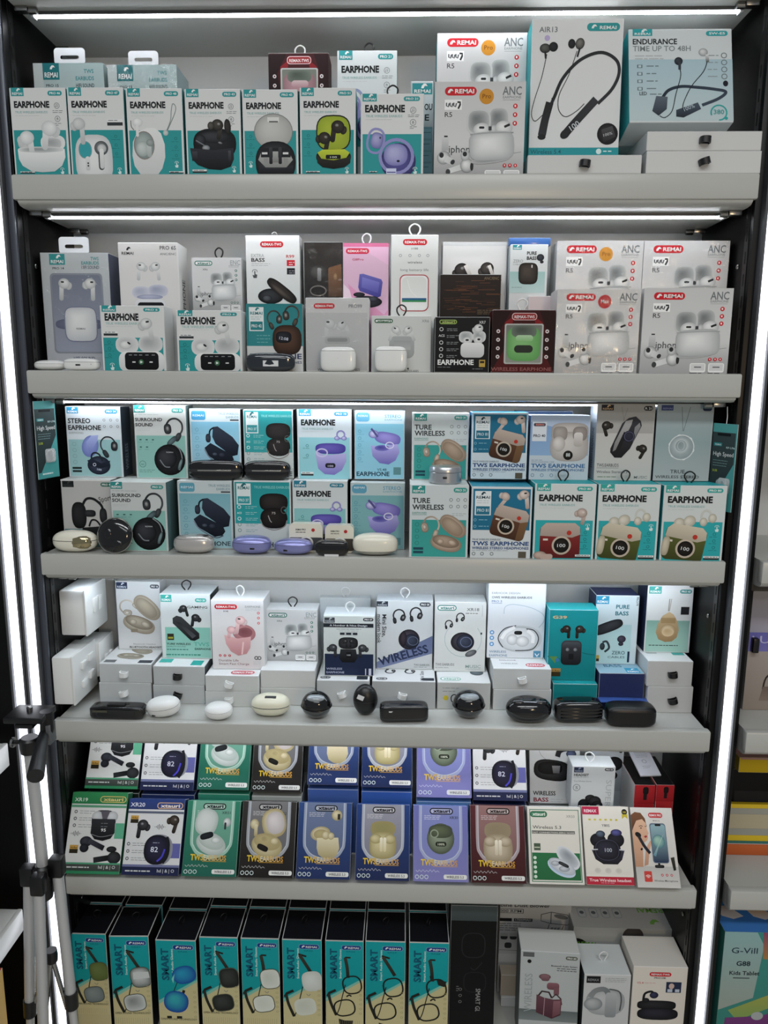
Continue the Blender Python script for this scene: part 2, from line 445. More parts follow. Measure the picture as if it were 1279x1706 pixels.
# shelves: a boxed board with a deep rounded front, resting on four pegs
prof = [(.245, -.0003), (.245, -.05), (.022, -.05), (.010, -.0485), (.0035, -.0435), (.003, -.0400), (.003, -.0003)]
sh_label = ['top white shelf board, seen from below, bounding the upper edge', 'white shelf board under the row of teal boxes and the neckband box',
            'white shelf board at eye level with its light right under the edge', 'white shelf board under the two rows holding retro camera boxes',
            'white shelf board with black and white charging cases along its front', 'white shelf board under the leaning dark gift boxes', 'lowest white shelf board under the tall glasses boxes']
for i, z in enumerate(ZS):
    t = thing('display_shelf', sh_label[i], 'shelf', (0, 0, z), group='white display shelves')
    MB().prism([(p[0], p[1]) for p in prof], -.618, .618, 'x').build('board', M_SHELF, t, ang=50)
    bmf = MB().box(-.625, .625, -.0006, .0185, -.0412, 0, .0035)
    bmf.build('front_edge', M_SHELF, t)
    for sx in (-1, 1):
        for yy in (.045, .20):
            m = MB().box(sx*.606-.011, sx*.606+.011, yy-.007, yy+.007, -.0585, -.0502, .001)
            m.lathe([(.0055, 0), (.0055, .012), (.004, .0135)], 12, Matrix.Translation((sx*.594, yy, -.056)) @ Matrix.Rotation(-sx*math.pi/2, 4, 'Y'))
            m.build('shelf_peg', M_STEEL, t)
    if i >= 5: continue
    L = thing('led_light_bar', ['slim lit light bar under the topmost shelf', 'slim lit light bar under the neckband box shelf', 'slim lit light bar half hidden below the eye-level shelf',
                                'light bar under the shelf of retro camera boxes', 'light bar under the shelf of charging cases', 'light bar above the glasses boxes'][i], 'light bar', (0, .066, z-.05), group='light bars under the shelves')
    ln = .600
    MB().prism([(-.0072, -.0002), (-.0072, -.0056), (-.0060, -.0056), (-.0060, -.0014), (.0060, -.0014), (.0060, -.0056), (.0072, -.0056), (.0072, -.0002)], -ln, ln, 'x').build('housing', mat('bar_housing', '#55575a', .4, .4), L)
    MB().prism([(.0036*math.cos(math.pi*2*k/18), -.0050+.0036*math.sin(math.pi*2*k/18)) for k in range(18)], -ln+.006, ln-.006, 'x').build('diffuser', M_LED4 if i == 3 else M_LED, L)
    for sx in (-1, 1):
        MB().box(sx*(ln-.003)-.003, sx*(ln-.003)+.003, -.0075, .0075, -.0095, -.0002, .001).build('end_cap', mat('clear_cap', '#c9ccd0', .2, coat=.5), L)

# upright light bars on the cabinet's front edges
def upright_bar(xc, label, z0=.02, z1=2.42):
    L = thing('upright_light_bar', label, 'light bar', (xc, 0, z0), group='upright light bars')
    h = z1-z0
    m = MB().prism([(-.0148, .0195), (-.0148, .003), (-.0128, .0015), (-.0102, .003), (-.0096, .012), (.0096, .012), (.0102, .003), (.0128, .0015), (.0148, .003), (.0148, .0195)], 0, h, 'z')
    m.build('housing', mat('bar_housing', '#55575a', .4, .4), L)
    MB().prism([(-.0092, .0118)]+[(-.0+.0092*math.cos(math.pi*(1+k/8)), .0085+.003*math.sin(math.pi*(1+k/8))) for k in range(9)]+[(.0092, .0118)], .002, h-.002, 'z').build('diffuser', M_BAR, L)
    return L
upright_bar(-.6565, 'lit upright light bar right beside the left cabinet wall, nearest the boxes')
upright_bar(.6545, 'lit upright light bar along the right front edge of the cabinet')
upright_bar(-.6875, 'lit upright light bar at the far left, half cut by the frame')

# ================================================================== print designs
TEAL, TEALD, DK, GR, WH, RED = '#2f9496', '#1f6f74', '#24272b', '#8d9294', '#e6e8e7', '#c4202c'
def bird(a, u, v, k, c):
    a.loc(u, v, k); a.P([(-.5, .3), (-.42, -.05), (-.1, -.38), (.25, -.36), (.5, 0), (.12, -.06), (-.05, .1), (-.1, .3)], c, g='logo'); a.end()
def badge(a, u0, v0, u1, v1, c=TEAL, tc=WH):
    a.R(u0, v0, u1, v1, c, g='logo'); w = u1-u0
    a.T('REMAI', u0+w*.1, u1-w*.1, v1-(v1-v0)*.14, (v1-v0)*a.h/a.w*.30, tc, 1, g='logo')
    bird(a, (u0+u1)/2+w*.1, v0+(v1-v0)*.27, w*.32, tc)
def pill(a, u0, v0, u1, v1, s, c=TEAL, tc=WH, b=1, ring=None):
    r = (v1-v0)*a.h/a.w/2
    if ring: a.R(u0-.012, v0-.012*a.w/a.h, u1+.012, v1+.012*a.w/a.h, ring, r=r+.012, g='logo')
    a.R(u0, v0, u1, v1, c, r=r, g='logo'); w = u1-u0
    a.T(s, u0+w*.14, u1-w*.12, v1-(v1-v0)*.27, (v1-v0)*a.h/a.w*.46, tc, b, g='logo')
def redpill(a, u0, v0, u1, v1, s='REMAI', c=RED):
    r = (v1-v0)*a.h/a.w/2; a.R(u0, v0, u1, v1, c, r=r, g='logo'); w = u1-u0
    if s == 'REMAI':
        bird(a, u0+w*.18, (v0+v1)/2, w*.18, WH); a.T(s, u0+w*.32, u1-w*.08, v1-(v1-v0)*.26, (v1-v0)*a.h/a.w*.48, WH, 1.5, g='logo')
    else: a.T(s, u0+w*.08, u1-w*.08, v1-(v1-v0)*.28, (v1-v0)*a.h/a.w*.44, WH, 1.2, g='logo')
def xta(a, u0, v0, u1, v1, c='#173f36', bg=None, tc=None):
    r = (v1-v0)*a.h/a.w/2; w = u1-u0; e = .018
    a.R(u0, v0, u1, v1, c, r=r, g='logo')
    a.R(u0+e, v0+e*a.w/a.h, u1-e, v1-e*a.w/a.h, bg or WH, r=r-e, g='logo')
    a.T('xtauri', u0+w*.14, u1-w*.12, v1-(v1-v0)*.27, (v1-v0)*a.h/a.w*.52, tc or c, 1.6, g='logo')
def hand(a, u, v, k=.07, c='#d5e6e4'):
    a.loc(u, v, k); a.O(0, -.35, .45, .3, .1, c, 'icon', a0=150, a1=390)
    a.P([(-.1, -.4), (.1, -.4), (.12, .15), (.45, .25), (.35, .85), (-.25, .85), (-.45, .3), (-.1, .35)], c, g='icon'); a.end()
def ic(a, u, v, r, c='#6d7476', s=''):
    a.O(u, v, r, r, .007, c, 'icon'); a.loc(u, v, r)
    if s == 'note': a.L([(-.3, .35), (-.3, -.4), (.35, -.5), (.35, .25)], .14, c, g='icon', sm=False); a.E(-.42, .35, .17, .14, c, g='icon'); a.E(.22, .27, .17, .14, c, g='icon')
    else: a.O(0, .05, .3, .32, .13, c, 'icon'); a.R(-.08, -.5, .08, .05, c, g='icon')
    a.end()
def tagbar(a, u0, v0, u1, v1):
    m = (v0+v1)/2; a.R(u0, v0, u1, m, '#dfe2e1', g='icon'); a.R(u0, m, u1, v1, '#33383a', g='icon'); a.M(u0+.02, u1-.02, v0+(m-v0)*.35, .1, 1, '#5a6062', .01)
def icons_r(a, u=.83, v=.205):
    ic(a, u, v, .045, s='note'); a.M(u-.08, u+.1, v+.055, .02, 2, '#7d8385', .008); ic(a, u, v+.15, .045); a.M(u-.05, u+.06, v+.2, .02, 2, '#7d8385', .008)
def side_icons(a, u, v, n=3, dv=.1, c='#1f7074'):
    for i in range(n): a.O(u+.03, v+i*dv, .022, .022, .007, c, 'icon'); a.M(u-.05, u+.11, v+.035+i*dv, .015, 1, c, .007)
def lcd(a, u0, u1, v, hh, s='100', c='#e8eeee'):
    a.T(s, u0, u1, v, hh, c, g='pic')

# ---- product pictures (local frames: x right, y down, unit = k picture widths)
def bud(a, u, v, k, rot=0, mx=1, c='#e4e6e5', c2='#b2b6b6', tip='#c9cccb', sl=.8, dot=True):
    a.loc(u, v, k, math.radians(rot), mx)
    a.R(.0, -.05, .21, sl, c, c2, r=.1, g='pic'); a.E(-.26, .08, .15, .19, tip, c2, rot=-20); a.E(-.02, -.02, .28, .25, c, c2)
    if dot: a.R(-.02, -.13, .14, -.05, '#2a2c2e', r=.04, g='pic')
    a.end()
def inear(a, u, v, k, rot=0, mx=1, c='#3a3b3d', c2='#0e0f10'):
    a.loc(u, v, k, math.radians(rot), mx)
    a.R(.06, -.1, .30, .75, c, c2, r=.12, g='pic'); a.E(-.3, .12, .16, .2, c, c2, rot=-15); a.E(0, 0, .33, .3, c, c2); a.E(.06, -.06, .1, .08, mix(c, '#ffffff', .25), c); a.end()
def hook(a, u, v, k, rot=0, mx=1, c='#3b3f44', c2='#111316', w=.16):
    a.loc(u, v, k, math.radians(rot), mx)
    a.L([(-.45, .25), (-.5, -.1), (-.3, -.5), (.1, -.62), (.45, -.4), (.55, .0), (.42, .35)], w, c2, c)
    a.E(.33, .52, .17, .30, c, c2, rot=20, n=2.6); a.E(-.38, .1, .24, .33, c, c2, rot=-12, n=2.6); a.E(-.38, .08, .12, .18, mix(c, '#ffffff', .3), c2, rot=-12); a.end()
def p_r5(a):
    g0, g1 = '#dcdedd', '#b4b7b8'
    a.E(.49, .395, .125, .125, '#74797a', '#b9bcbc', n=3); a.E(.71, .375, .105, .12, '#74797a', '#b9bcbc', n=3)
    a.O(.49, .395, .125, .125, .02, '#c6c9c9', n=3)
    a.E(.53, .475, .10, .075, '#e8eae9', g1); a.E(.66, .475, .05, .06, '#cfd2d2', '#8b8f90'); a.E(.77, .455, .095, .075, '#e8eae9', g1)
    a.R(.495, .44, .555, .463, '#26282a', r=.02, g='pic'); a.P([(.77, .435), (.83, .41), (.84, .432), (.78, .457)], '#26282a', g='pic'); a.R(.6, .44, .635, .48, '#3a3d3f', g='pic')
    a.E(.63, .775, .22, .035, '#8a8e90', '#b4b6b6', rot=-6); a.E(.64, .635, .25, .15, '#e6e8e7', '#a9adae', rot=-3, n=4.2); a.L([(.40, .52), (.62, .505), (.88, .50)], .01, '#9da1a2', g='pic')
def p_r5buds(a):
    a.R(.085, .535, .16, .68, '#cfd1d1', '#a8abac', g='pic'); a.R(.11, .53, .15, .545, '#2c2e30', g='pic')
    a.E(.11, .75, .075, .07, '#e6e8e7', '#85898a', rot=-20); a.E(.085, .725, .025, .028, '#2a2c2e'); a.L([(.13, .76), (.22, .80)], .07, '#d4d6d6', '#c0c3c3'); a.E(.21, .795, .022, .028, '#2f3133', rot=40)
    a.L([(.16, .895), (.36, .83)], .065, '#dcdedd', '#c9cccc'); a.E(.16, .895, .026, .032, '#3c3f41'); a.E(.37, .83, .075, .075, '#e8eae9', '#868a8b'); a.E(.35, .73, .05, .055, '#d6d8d8', '#9fa3a4'); a.E(.345, .715, .024, .026, '#2a2c2e'); a.E(.425, .84, .018, .045, '#2a2c2e')
def R5(tagc=None, tagt=None, enc=False, glow=None):
    def f(a):
        a.R(0, 0, 1, .62, '#c6c7c7', '#cfd0d0'); a.R(0, .62, 1, .80, '#cfd0d0', '#b4b6b6'); a.R(0, .80, 1, 1, '#b4b6b6', '#a3a5a6')
        if enc:
            xta(a, .06, .06, .42, .15, '#2c6f62'); a.T('XR6', .22, .32, .235, .035, DK); a.T('ENC', .78, .98, .135, .09, '#8f9799', .6)
            ec = '#2c6f62'
        else:
            redpill(a, .11, .05, .46, .135); a.R(.11, .175, .30, .275, '#f0f1f0', g='icon')
            for i in range(3): a.L([(.13+.04*i, .205), (.13+.04*i, .235), (.15+.04*i, .245), (.16+.04*i, .21)], .014, '#55595b', g='icon', sm=False)
            a.L([(.25, .2), (.28, .2), (.28, .225), (.26, .265)], .02, '#2e3133', g='icon', sm=False)
            a.T('R5', .113, .195, .345, .05, '#2e3133', .3); a.T('ANC', .745, .955, .13, .085, '#6d7375', .8); ec = RED
        a.T('EARPHONE', .75, .95, .165, .026, '#7d8385', .4); a.R(.75, .178, .94, .182, '#8d9294', g='text')
        if tagc: a.E(.57, .145, .08, .08, tagc, g='logo'); a.T(tagt, .525, .62, .163, .045, '#7a4a08' if tagt == 'Pro' else WH, .4, g='logo')
        for i, v in enumerate((.24, .325, .41)):
            a.E(.89, v, .025, .025, ec, g='icon'); a.R(.88, v-.012, .897, v+.010, '#f0e0e0', g='icon')
        a.L([(.86, .71), (.97, .695)], .006, '#8d9192', sm=False)
        a.T('iphon', .165, .40, .70, .075, '#4b4f51', .5); p_r5buds(a); p_r5(a)
        for u in (.79, .85, .91): a.E(u, .83, .02, .02, ec, g='icon'); a.R(u-.006, .82, u+.006, .838, '#f3d5d5', g='icon')
        for u0, u1 in ((.57, .75), (.78, .96)):
            a.R(u0, .875, u1, .985, '#eceeed', r=.02, g='icon'); a.R(u0+.012, .885, u1-.012, .965, '#d2d4d4', g='icon'); a.R(u0+.05, .915, u1-.05, .93, '#6c7072', g='icon'); a.M(u0, u1-.02, .99, .01, 1, '#4b4f51', .01)
    return f
def ear(model, pic, split=.485, icons=True, tag=None, col=TEAL, bd=TEAL, title='EARPHONE', handp=None, sic=None, t2=None, tw=.70):
    def f(a):
        a.R(.03, split, .965, 1, col)
        badge(a, .03, .0, .255, .095, bd); pill(a, .68, .035, .935, .092, model, bd)
        a.T(title, .07, tw, .225, .10, '#1d2023', 2.6)
        a.T('TRUE WIRELESS EARBUDS', .08, .66, .29, .035, '#7fb0ad', .3); a.M(.08, .5, .315, .02, 1, '#c3c8c8', .006)
        if icons: icons_r(a)
        if sic: side_icons(a, *sic)
        pic(a)
        if handp: hand(a, *handp)
        if tag: tagbar(a, *tag)
    return f
def p46(a):
    a.E(.22, .64, .13, .11, '#d8dad9', '#b0b3b3'); a.E(.72, .63, .22, .13, '#c9cccc', '#e2e4e3', n=2.6); a.E(.70, .64, .17, .09, '#9fa3a4', '#c2c5c5', n=2.6)
    a.E(.5, .715, .42, .055, '#8f9596', '#dcdfde', n=3); bud(a, .27, .58, .46, -4, 1, dot=False, sl=.62, c='#e9ebea', c2='#c3c7c7'); bud(a, .66, .47, .5, 6, -1, dot=False, sl=.72, c='#e9ebea', c2='#c3c7c7'); a.P([(.08, .71), (.13, .735), (.5, .75), (.88, .73), (.925, .70), (.93, .80), (.86, .9), (.72, .965), (.5, .975), (.3, .96), (.15, .9), (.09, .82)], '#eceeed', '#c2c8c7', 'pic')
def p47(a):
    a.E(.42, .83, .335, .42, '#e9ebea', '#c5c8c9', n=3.2); a.E(.27, .715, .115, .14, '#3a9fa6', n=2.2); a.O(.27, .715, .115, .14, .012, '#8fa0a1', n=2.2)
    a.E(.56, .695, .125, .12, '#7d8284', '#4d5153'); a.R(.50, .66, .60, .95, '#4d5153', r=.06, g='pic'); a.E(.57, .70, .08, .075, '#d4d6d6', '#a6aaab'); a.R(.525, .70, .60, .935, '#e4e6e5', '#c9cccc', r=.05, g='pic')
    a.R(.265, .79, .345, .955, '#dfe1e0', '#c4c7c8', r=.04, g='pic'); a.E(.31, .87, .015, .015, '#2a2c2e'); a.E(.31, .9, .015, .015, '#2a2c2e')
    bud(a, .19, .42, .40, -2, dot=False, sl=.85, c='#d6d8d7')
def p48(a):
    a.P([(.36, .455), (.5, .46), (.6, .52), (.66, .65), (.66, .8), (.6, .93), (.52, 1), (.2, 1), (.1, .9), (.07, .78), (.09, .62), (.18, .5)], '#e3e5e4', '#c9cbcb', 'pic')
    a.E(.29, .66, .18, .23, '#a9b5b2', '#7f8c8a'); a.O(.29, .66, .18, .23, .014, '#8b7f7a'); a.E(.26, .7, .12, .13, '#c9d1ce', '#9ba7a4'); a.R(.34, .63, .42, .80, '#c9cfcd', '#a3adab', r=.04, g='pic'); a.E(.4, .63, .07, .06, '#9fa8a6', '#7f8987')
    a.E(.19, .39, .09, .075, '#eceeed', '#c9cccc'); a.R(.155, .42, .205, .56, '#dcdedd', r=.03, g='pic'); a.L([(.07, .37), (.075, .44), (.12, .48)], .01, DK)
    a.L([(.70, .51), (.86, .29), (.88, .21), (.83, .18), (.8, .26), (.78, .37), (.69, .51)], .012, '#7b8a88'); a.E(.685, .515, .048, .048, '#c9cecc', '#a5adab')
def p43(a):
    k0, k1 = '#33353a', '#0c0d0f'
    a.E(.52, .64, .39, .26, '#26282c', k1, n=2.6); a.E(.5, .56, .3, .1, '#3a3c41', '#17181b'); inear(a, .58, .42, .32, 12, 1, '#4a4640', '#1a1917'); a.E(.76, .44, .06, .13, '#35332f', '#131313', rot=-5)
    a.E(.46, .43, .06, .07, '#59564f', '#22211f'); a.E(.26, .6, .1, .1, '#3a3d44', k1); a.E(.62, .63, .045, .02, '#8b8f92', '#2a2c2e', rot=15); a.L([(.18, .6), (.36, .67)], .02, '#70747a')
    a.E(.36, .69, .07, .05, '#a1a5a8', '#5a5e62'); a.P([(.07, .69), (.5, .715), (.86, .69), (.86, .82), (.8, .91), (.62, .95), (.4, .94), (.2, .89), (.1, .82)], '#2d2f36', '#08090a', 'pic'); a.R(.76, .72, .81, .86, '#4a4c52', '#1b1c20', g='pic'); a.R(.1, .73, .2, .84, '#3f4249', '#17181c', g='pic')
def p45(a):
    a.E(.555, .495, .345, .3, '#c5c6c2', '#a3a4a1'); a.O(.555, .495, .345, .3, .012, '#7c7e7c'); a.R(.45, .325, .66, .385, '#d9dad7', g='pic'); a.R(.48, .37, .64, .385, '#5d5f5e', g='pic')
    a.E(.585, .86, .365, .36, '#3a3d42', '#0f1013', n=2.4); a.P([(.27, .83), (.35, .7), (.8, .7), (.9, .83), (.78, .92), (.4, .92)], '#b6b8b6', '#868885', 'pic'); a.R(.32, .69, .86, .80, '#1d1f22', g='pic')
    for u in (.34, .72): a.R(u, .74, u+.1, .765, '#d6d8d8', g='pic')
    a.R(.47, .68, .53, .88, '#3d3f42', '#16171a', r=.02, g='pic'); a.R(.64, .68, .70, .88, '#3d3f42', '#16171a', r=.02, g='pic'); a.R(.535, .73, .635, .86, '#a9aba8', '#7b7d7a', g='pic')
    for u in (.37, .73): a.R(u, .81, u+.08, .89, '#8f918f', g='pic')
    a.P([(.3, .9), (.42, .935), (.76, .935), (.9, .89), (.9, 1), (.3, 1)], '#2b2e35', '#0d0e11', 'pic')
def p51(a):
    a.E(.60, .52, .30, .29, '#a9b83a', '#8ea02c', n=3); a.O(.60, .52, .30, .29, .022, '#191b12', n=3); a.L([(.57, .34), (.57, .69)], .008, '#96a632')
    inear(a, .44, .58, .34, 12, 1, '#3a3328', '#15130f'); inear(a, .68, .45, .36, 8, -1, '#3a3328', '#15130f')
    a.E(.60, .8, .315, .13, '#2a2922', '#0c0c0a', n=2.4); a.P([(.31, .75), (.4, .715), (.8, .71), (.89, .75), (.83, .81), (.6, .84), (.38, .82)], '#c2cf3f', '#98a82f', 'pic'); a.R(.46, .775, .73, .825, '#121310', r=.02, g='pic'); a.T('100', .54, .66, .813, .03, '#dfe6d8', g='pic')
    a.P([(.29, .78), (.38, .825), (.6, .845), (.83, .815), (.91, .78), (.9, .87), (.8, .92), (.6, .94), (.4, .92), (.31, .87)], '#2c2b26', '#0b0b09', 'pic')
def p21(a, dy=0):
    li, ld = '#8f8fc4', '#4c4a86'
    a.loc(.24, .585+dy, .5, math.radians(12)); a.O(0, 0, .26, .36, .07, li, n=2.4); a.E(.03, -.02, .2, .24, '#a9a9d2', '#6c6ba6', n=2.6); a.E(.12, -.12, .03, .03, '#3a3a4a'); a.end()
    a.loc(.56, .78+dy, .5); a.E(.08, .15, .56, .55, '#5e5ba0', '#2d2b5c'); a.O(.02, 0, .52, .5, .1, li); a.E(0, -.05, .38, .33, '#b1b1da', '#7b7ab4', n=2.4); a.E(.08, .14, .05, .035, '#1c1c30'); a.R(-.3, .36, .02, .62, '#cfd6f0', g='pic'); a.R(-.28, .46, .0, .49, '#4c4a86', g='pic'); a.end()
def PRO21(model='PRO 21'): return ear(model, p21, .5, True, (.14, .965, .26, .985), handp=(.87, .955))
def p_ring(a): a.loc(.28, .47, .5); a.O(0, .2, .3, .4, .09, '#8f9cc0', n=2.4); a.end()
def open_white(a, u, v, k, c='#e4e6e5', c2='#b9bcbc'):
    a.loc(u, v, k); a.E(-.28, -.25, .3, .24, '#9aa0a1', '#d2d5d5', n=2.6); a.E(.28, -.27, .28, .24, '#9aa0a1', '#d2d5d5', n=2.6); a.E(-.22, -.1, .2, .16, c, c2); a.E(.25, -.12, .2, .16, c, c2); a.R(-.3, -.17, -.16, -.09, '#2b2d2f', r=.04, g='pic'); a.R(.2, -.2, .33, -.12, '#2b2d2f', r=.04, g='pic')
    a.R(-.5, -.02, .5, .6, c, c2, r=.2, g='pic'); a.end()
def p6(a):
    a.E(.4, .60, .18, .13, '#b9bcbd', '#d7d9d9', n=2.6); a.E(.77, .585, .19, .13, '#a4a8a9', '#d2d4d4', n=2.6); a.E(.38, .6, .10, .065, '#e6e8e7', '#b9bcbc'); a.E(.43, .575, .03, .015, '#26282a', rot=35)
    a.R(.26, .70, .98, 1.02, '#e6e8e7', '#c6c9c9', r=.12, g='pic'); a.R(.355, .715, .885, .985, '#15171a', '#0c0d0f', r=.06, g='pic')
    bud(a, .72, .28, .34, -10, sl=.75); a.E(.61, .865, .042, .042, '#5d8f6a', '#2c4f3a'); a.P([(.595, .845), (.595, .885), (.635, .865)], '#e8eeea', g='pic')
    for u in (.47, .74): a.R(u, .855, u+.05, .875, '#d6d8d8', g='pic')
    for u in (.42, .5, .58, .68, .78): a.R(u, .75, u+.05, .762, '#8b8f92', g='pic')
PRO6 = ear('PRO 6', p6, .49, False, (.04, .39, .26, .46), sic=(.09, .56, 3, .1), handp=(.15, .93), tw=.60)
def p43tws(a): pass
def hifi_top(model):
    def f(a):
        a.R(0, 0, 1, 1, '#9fb3b4', '#c9d2d2'); a.R(0, 0, .14, 1, '#b9c3c3'); badge(a, .135, 0, .37, .14, '#1f6f74'); a.T(model, .17, .35, .2, .035, DK, .8)
        for i, t in enumerate(('TWS', 'EARBUDS', 'HIFI SOUND')): a.T(t, .60 if i else .72, .86, .085+.06*i, .05, '#2c8186' if i < 2 else '#3a4a4c', 1)
        a.R(.14, .30, .90, .99, '#6d8b90', '#8ea5a8', r=.05); a.R(.165, .325, .875, .97, '#55767c', '#7a959a', r=.04); a.E(.35, .55, .1, .1, '#e8eae9', '#b9bcbc'); a.E(.7, .55, .1, .1, '#e8eae9', '#b9bcbc')
    return f
def hifi(a):
    a.R(0, 0, 1, 1, '#b9bfc1', '#b4b8c0'); badge(a, .13, .01, .36, .10, '#2f8f8f'); a.T('PRO 14', .17, .34, .138, .03, DK, .8)
    for i, t in enumerate(('TWS', 'EARBUDS', 'HIFI SOUND')): a.T(t, .60 if i else .74, .86, .062+.036*i, .045, '#2c8a8c' if i < 2 else '#55606a', 1)
    a.R(.12, .17, .90, .85, '#888e98', r=.06); a.R(.145, .185, .875, .835, '#757c8c', '#9aa1b2', r=.05)
    bud(a, .32, .26, .30, 4, -1); bud(a, .72, .26, .30, 2)
    a.E(.52, .6, .36, .08, '#6d728a', '#5d627a', n=3); a.E(.54, .6, .24, .25, '#eceeed', '#c3c7cc', n=4.5); a.O(.54, .6, .24, .25, .016, '#7a7f96', n=4.5); a.T('REMAI', .47, .6, .645, .025, '#6d7278', .6)
    a.T('HIFI SOUND', .40, .72, .905, .045, '#474d6a', 1); a.R(.30, .925, .80, .95, '#4a5070', r=.02); a.M(.4, .7, .972, .02, 1, '#4b5070', .012)
def pro6s(a):
    a.T('REMAI', .06, .26, .145, .045, DK, 1, g='logo'); bird(a, .18, .075, .08, DK); a.T('PRO 6S', .70, .97, .085, .06, '#4a4e52', .8); a.T('ANC/ENC', .70, .97, .15, .035, '#5f6468', .4)
    bud(a, .37, .29, .28, 5, -1); bud(a, .62, .29, .28, -5); a.E(.36, .60, .16, .1, '#a9adc0', '#c9ccd6', n=2.4); a.E(.64, .58, .17, .1, '#9a9fb6', '#c3c6d2', n=2.4); a.E(.5, .655, .22, .04, '#b2b6cc', '#8d92ac')
    a.R(.24, .68, .76, 1.02, '#dcdee2', '#c3c6cc', r=.1, g='pic'); a.R(.29, .72, .73, .96, '#17191d', '#0b0c0e', r=.05, g='pic'); a.E(.52, .855, .035, .035, '#4f8f62', '#28513a')
    for u in (.35, .38, .45, .52, .6, .66): a.R(u, .76, u+.035, .772, '#9a9ea2', g='pic')
    for u in (.4, .63): a.R(u, .845, u+.04, .865, '#d6d8d8', g='pic')
def stereo_side(s, c='#4b5054'):
    def f(a): a.T(s, .62, .62+1.7*a.h/a.w*.4, .95, .28, c, .6, rot=-90)
    return f
def R99(a):
    redpill(a, .27, .085, .70, .17, 'REMAX-TWS'); a.T('EXTRA', .1, .34, .31, .06, '#9aa0a2', .2); a.T('BASS', .1, .35, .375, .065, DK, 1.2); a.T('R99', .75, .90, .32, .055, '#c4202c', .5)
    a.R(.76, .35, .91, .435, RED, g='icon'); a.R(.76, .465, .91, .555, '#24262c', g='icon'); a.M(.8, .9, .38, .03, 2, '#e8dada', .012); a.M(.8, .9, .5, .03, 2, '#9a9ca0', .012); a.M(.1, .45, .40, .025, 2, '#a3a8aa', .008); hand(a, .16, .54, .1, '#54585a')
    a.E(.45, .87, .24, .14, '#3a3c40', '#0c0d0f'); a.E(.66, .79, .10, .33, '#3f3733', '#141313', rot=-52, n=2.8); a.E(.64, .8, .05, .25, '#5a4f48', '#2a2624', rot=-52); a.E(.38, .9, .09, .06, '#5a5d62', '#1b1c1e')
def blackbox(a):
    a.R(.02, .02, .98, .98, '#2d2824', '#1b1918'); a.E(.36, .52, .2, .16, '#4a4846', '#2b2927', n=2.6); a.R(.34, .45, .44, .68, '#8b8c8c', '#5d5d5d', r=.03, g='pic'); a.O(.36, .85, .2, .12, .03, '#6b6864'); a.P([(.62, .45), (.95, .38), (.98, .95), (.62, .95)], '#7a5638', '#4a3422', 'pic'); a.E(.8, .6, .06, .1, '#9a7a50', '#5d432b')
def pinkbox(a):
    a.R(0, 0, 1, .05, '#d7749c'); a.P([(0, .05), (1, .05), (1, .7), (.6, .95), (0, .55)], '#d9b4cb', '#d4b0c8'); a.P([(.0, .55), (.6, .95), (.3, 1), (0, 1)], '#e4cfdc'); a.P([(.35, .05), (1, .05), (1, .3)], '#e2b7d2'); a.P([(.1, .55), (.9, .98), (1, .9), (1, .98), (.3, 1)], '#d998bb')
    redpill(a, .06, .07, .57, .145, 'REMAX-TWS', '#d02a48'); a.T('G8Pro', .2, .45, .235, .045, '#b0405a', .8)
    a.P([(.36, .42), (.44, .415), (.84, .49), (.87, .53), (.83, .72), (.76, .74), (.36, .65), (.33, .6)], '#6a68b4', '#413f8c', 'pic'); a.P([(.42, .46), (.8, .53), (.77, .68), (.4, .60)], '#7f7ec8', '#5654a4', 'pic')
    a.E(.5, .80, .36, .13, '#3c4048', '#12141a'); a.E(.35, .70, .13, .05, '#2a2d34', '#15171c'); a.E(.66, .76, .12, .06, '#4a4f5a', '#1a1c22')
def i100(a):
    redpill(a, .25, .055, .76, .13, 'REMAX-TWS'); a.T('i100', .43, .57, .185, .04, DK, .5)
    for u in (.2, .4, .6, .78): a.O(u, .26, .025, .025, .01, '#8d9294', 'icon')
    a.T('wireless', .35, .66, .36, .05, '#5b6062', .3); a.T('long battery life', .2, .80, .455, .05, '#8d9294', .4)
    a.R(.185, .50, .81, .97, '#a8343c', r=.12, g='pic'); a.R(.205, .512, .79, .958, '#e8e9e8', r=.105, g='pic'); a.R(.24, .53, .76, .94, '#d9dcd8', '#eceeed', r=.1, g='pic'); a.R(.24, .80, .76, .825, '#2d5f8c', g='pic'); a.R(.24, .825, .76, .85, '#3c8a56', g='pic'); a.L([(.35, .56), (.42, .7), (.55, .78)], .008, '#f4f5f4')
def copper_top(a):
    a.R(.0, .0, 1, .06, '#c3c5c4'); inear(a, .30, .42, .34, -14, 1, '#3f3a38', '#131212'); a.L([(.36, .35), (.5, .62)], .06, '#e6e2dc', '#8b8782'); inear(a, .70, .4, .32, -10, 1, '#4a4542', '#1a1918'); a.L([(.73, .35), (.84, .62)], .05, '#e6e2dc', '#8b8782')
def copper(a):
    a.R(.02, .02, .98, .98, '#2b2422', '#231d1a'); 
    r = random.Random(3)
    for i in range(60):
        v = .12+.75*r.random(); u = .05+.75*r.random(); a.R(u, v, u+.08+.22*r.random(), v+.012, mix('#6b4630', '#2a1f1a', r.random()), g='pic')
    a.T('ANC/ENC', .72, .96, .12, .045, '#7a6a50', .3); a.M(.62, .92, .8, .04, 3, '#6b5a44', .012)
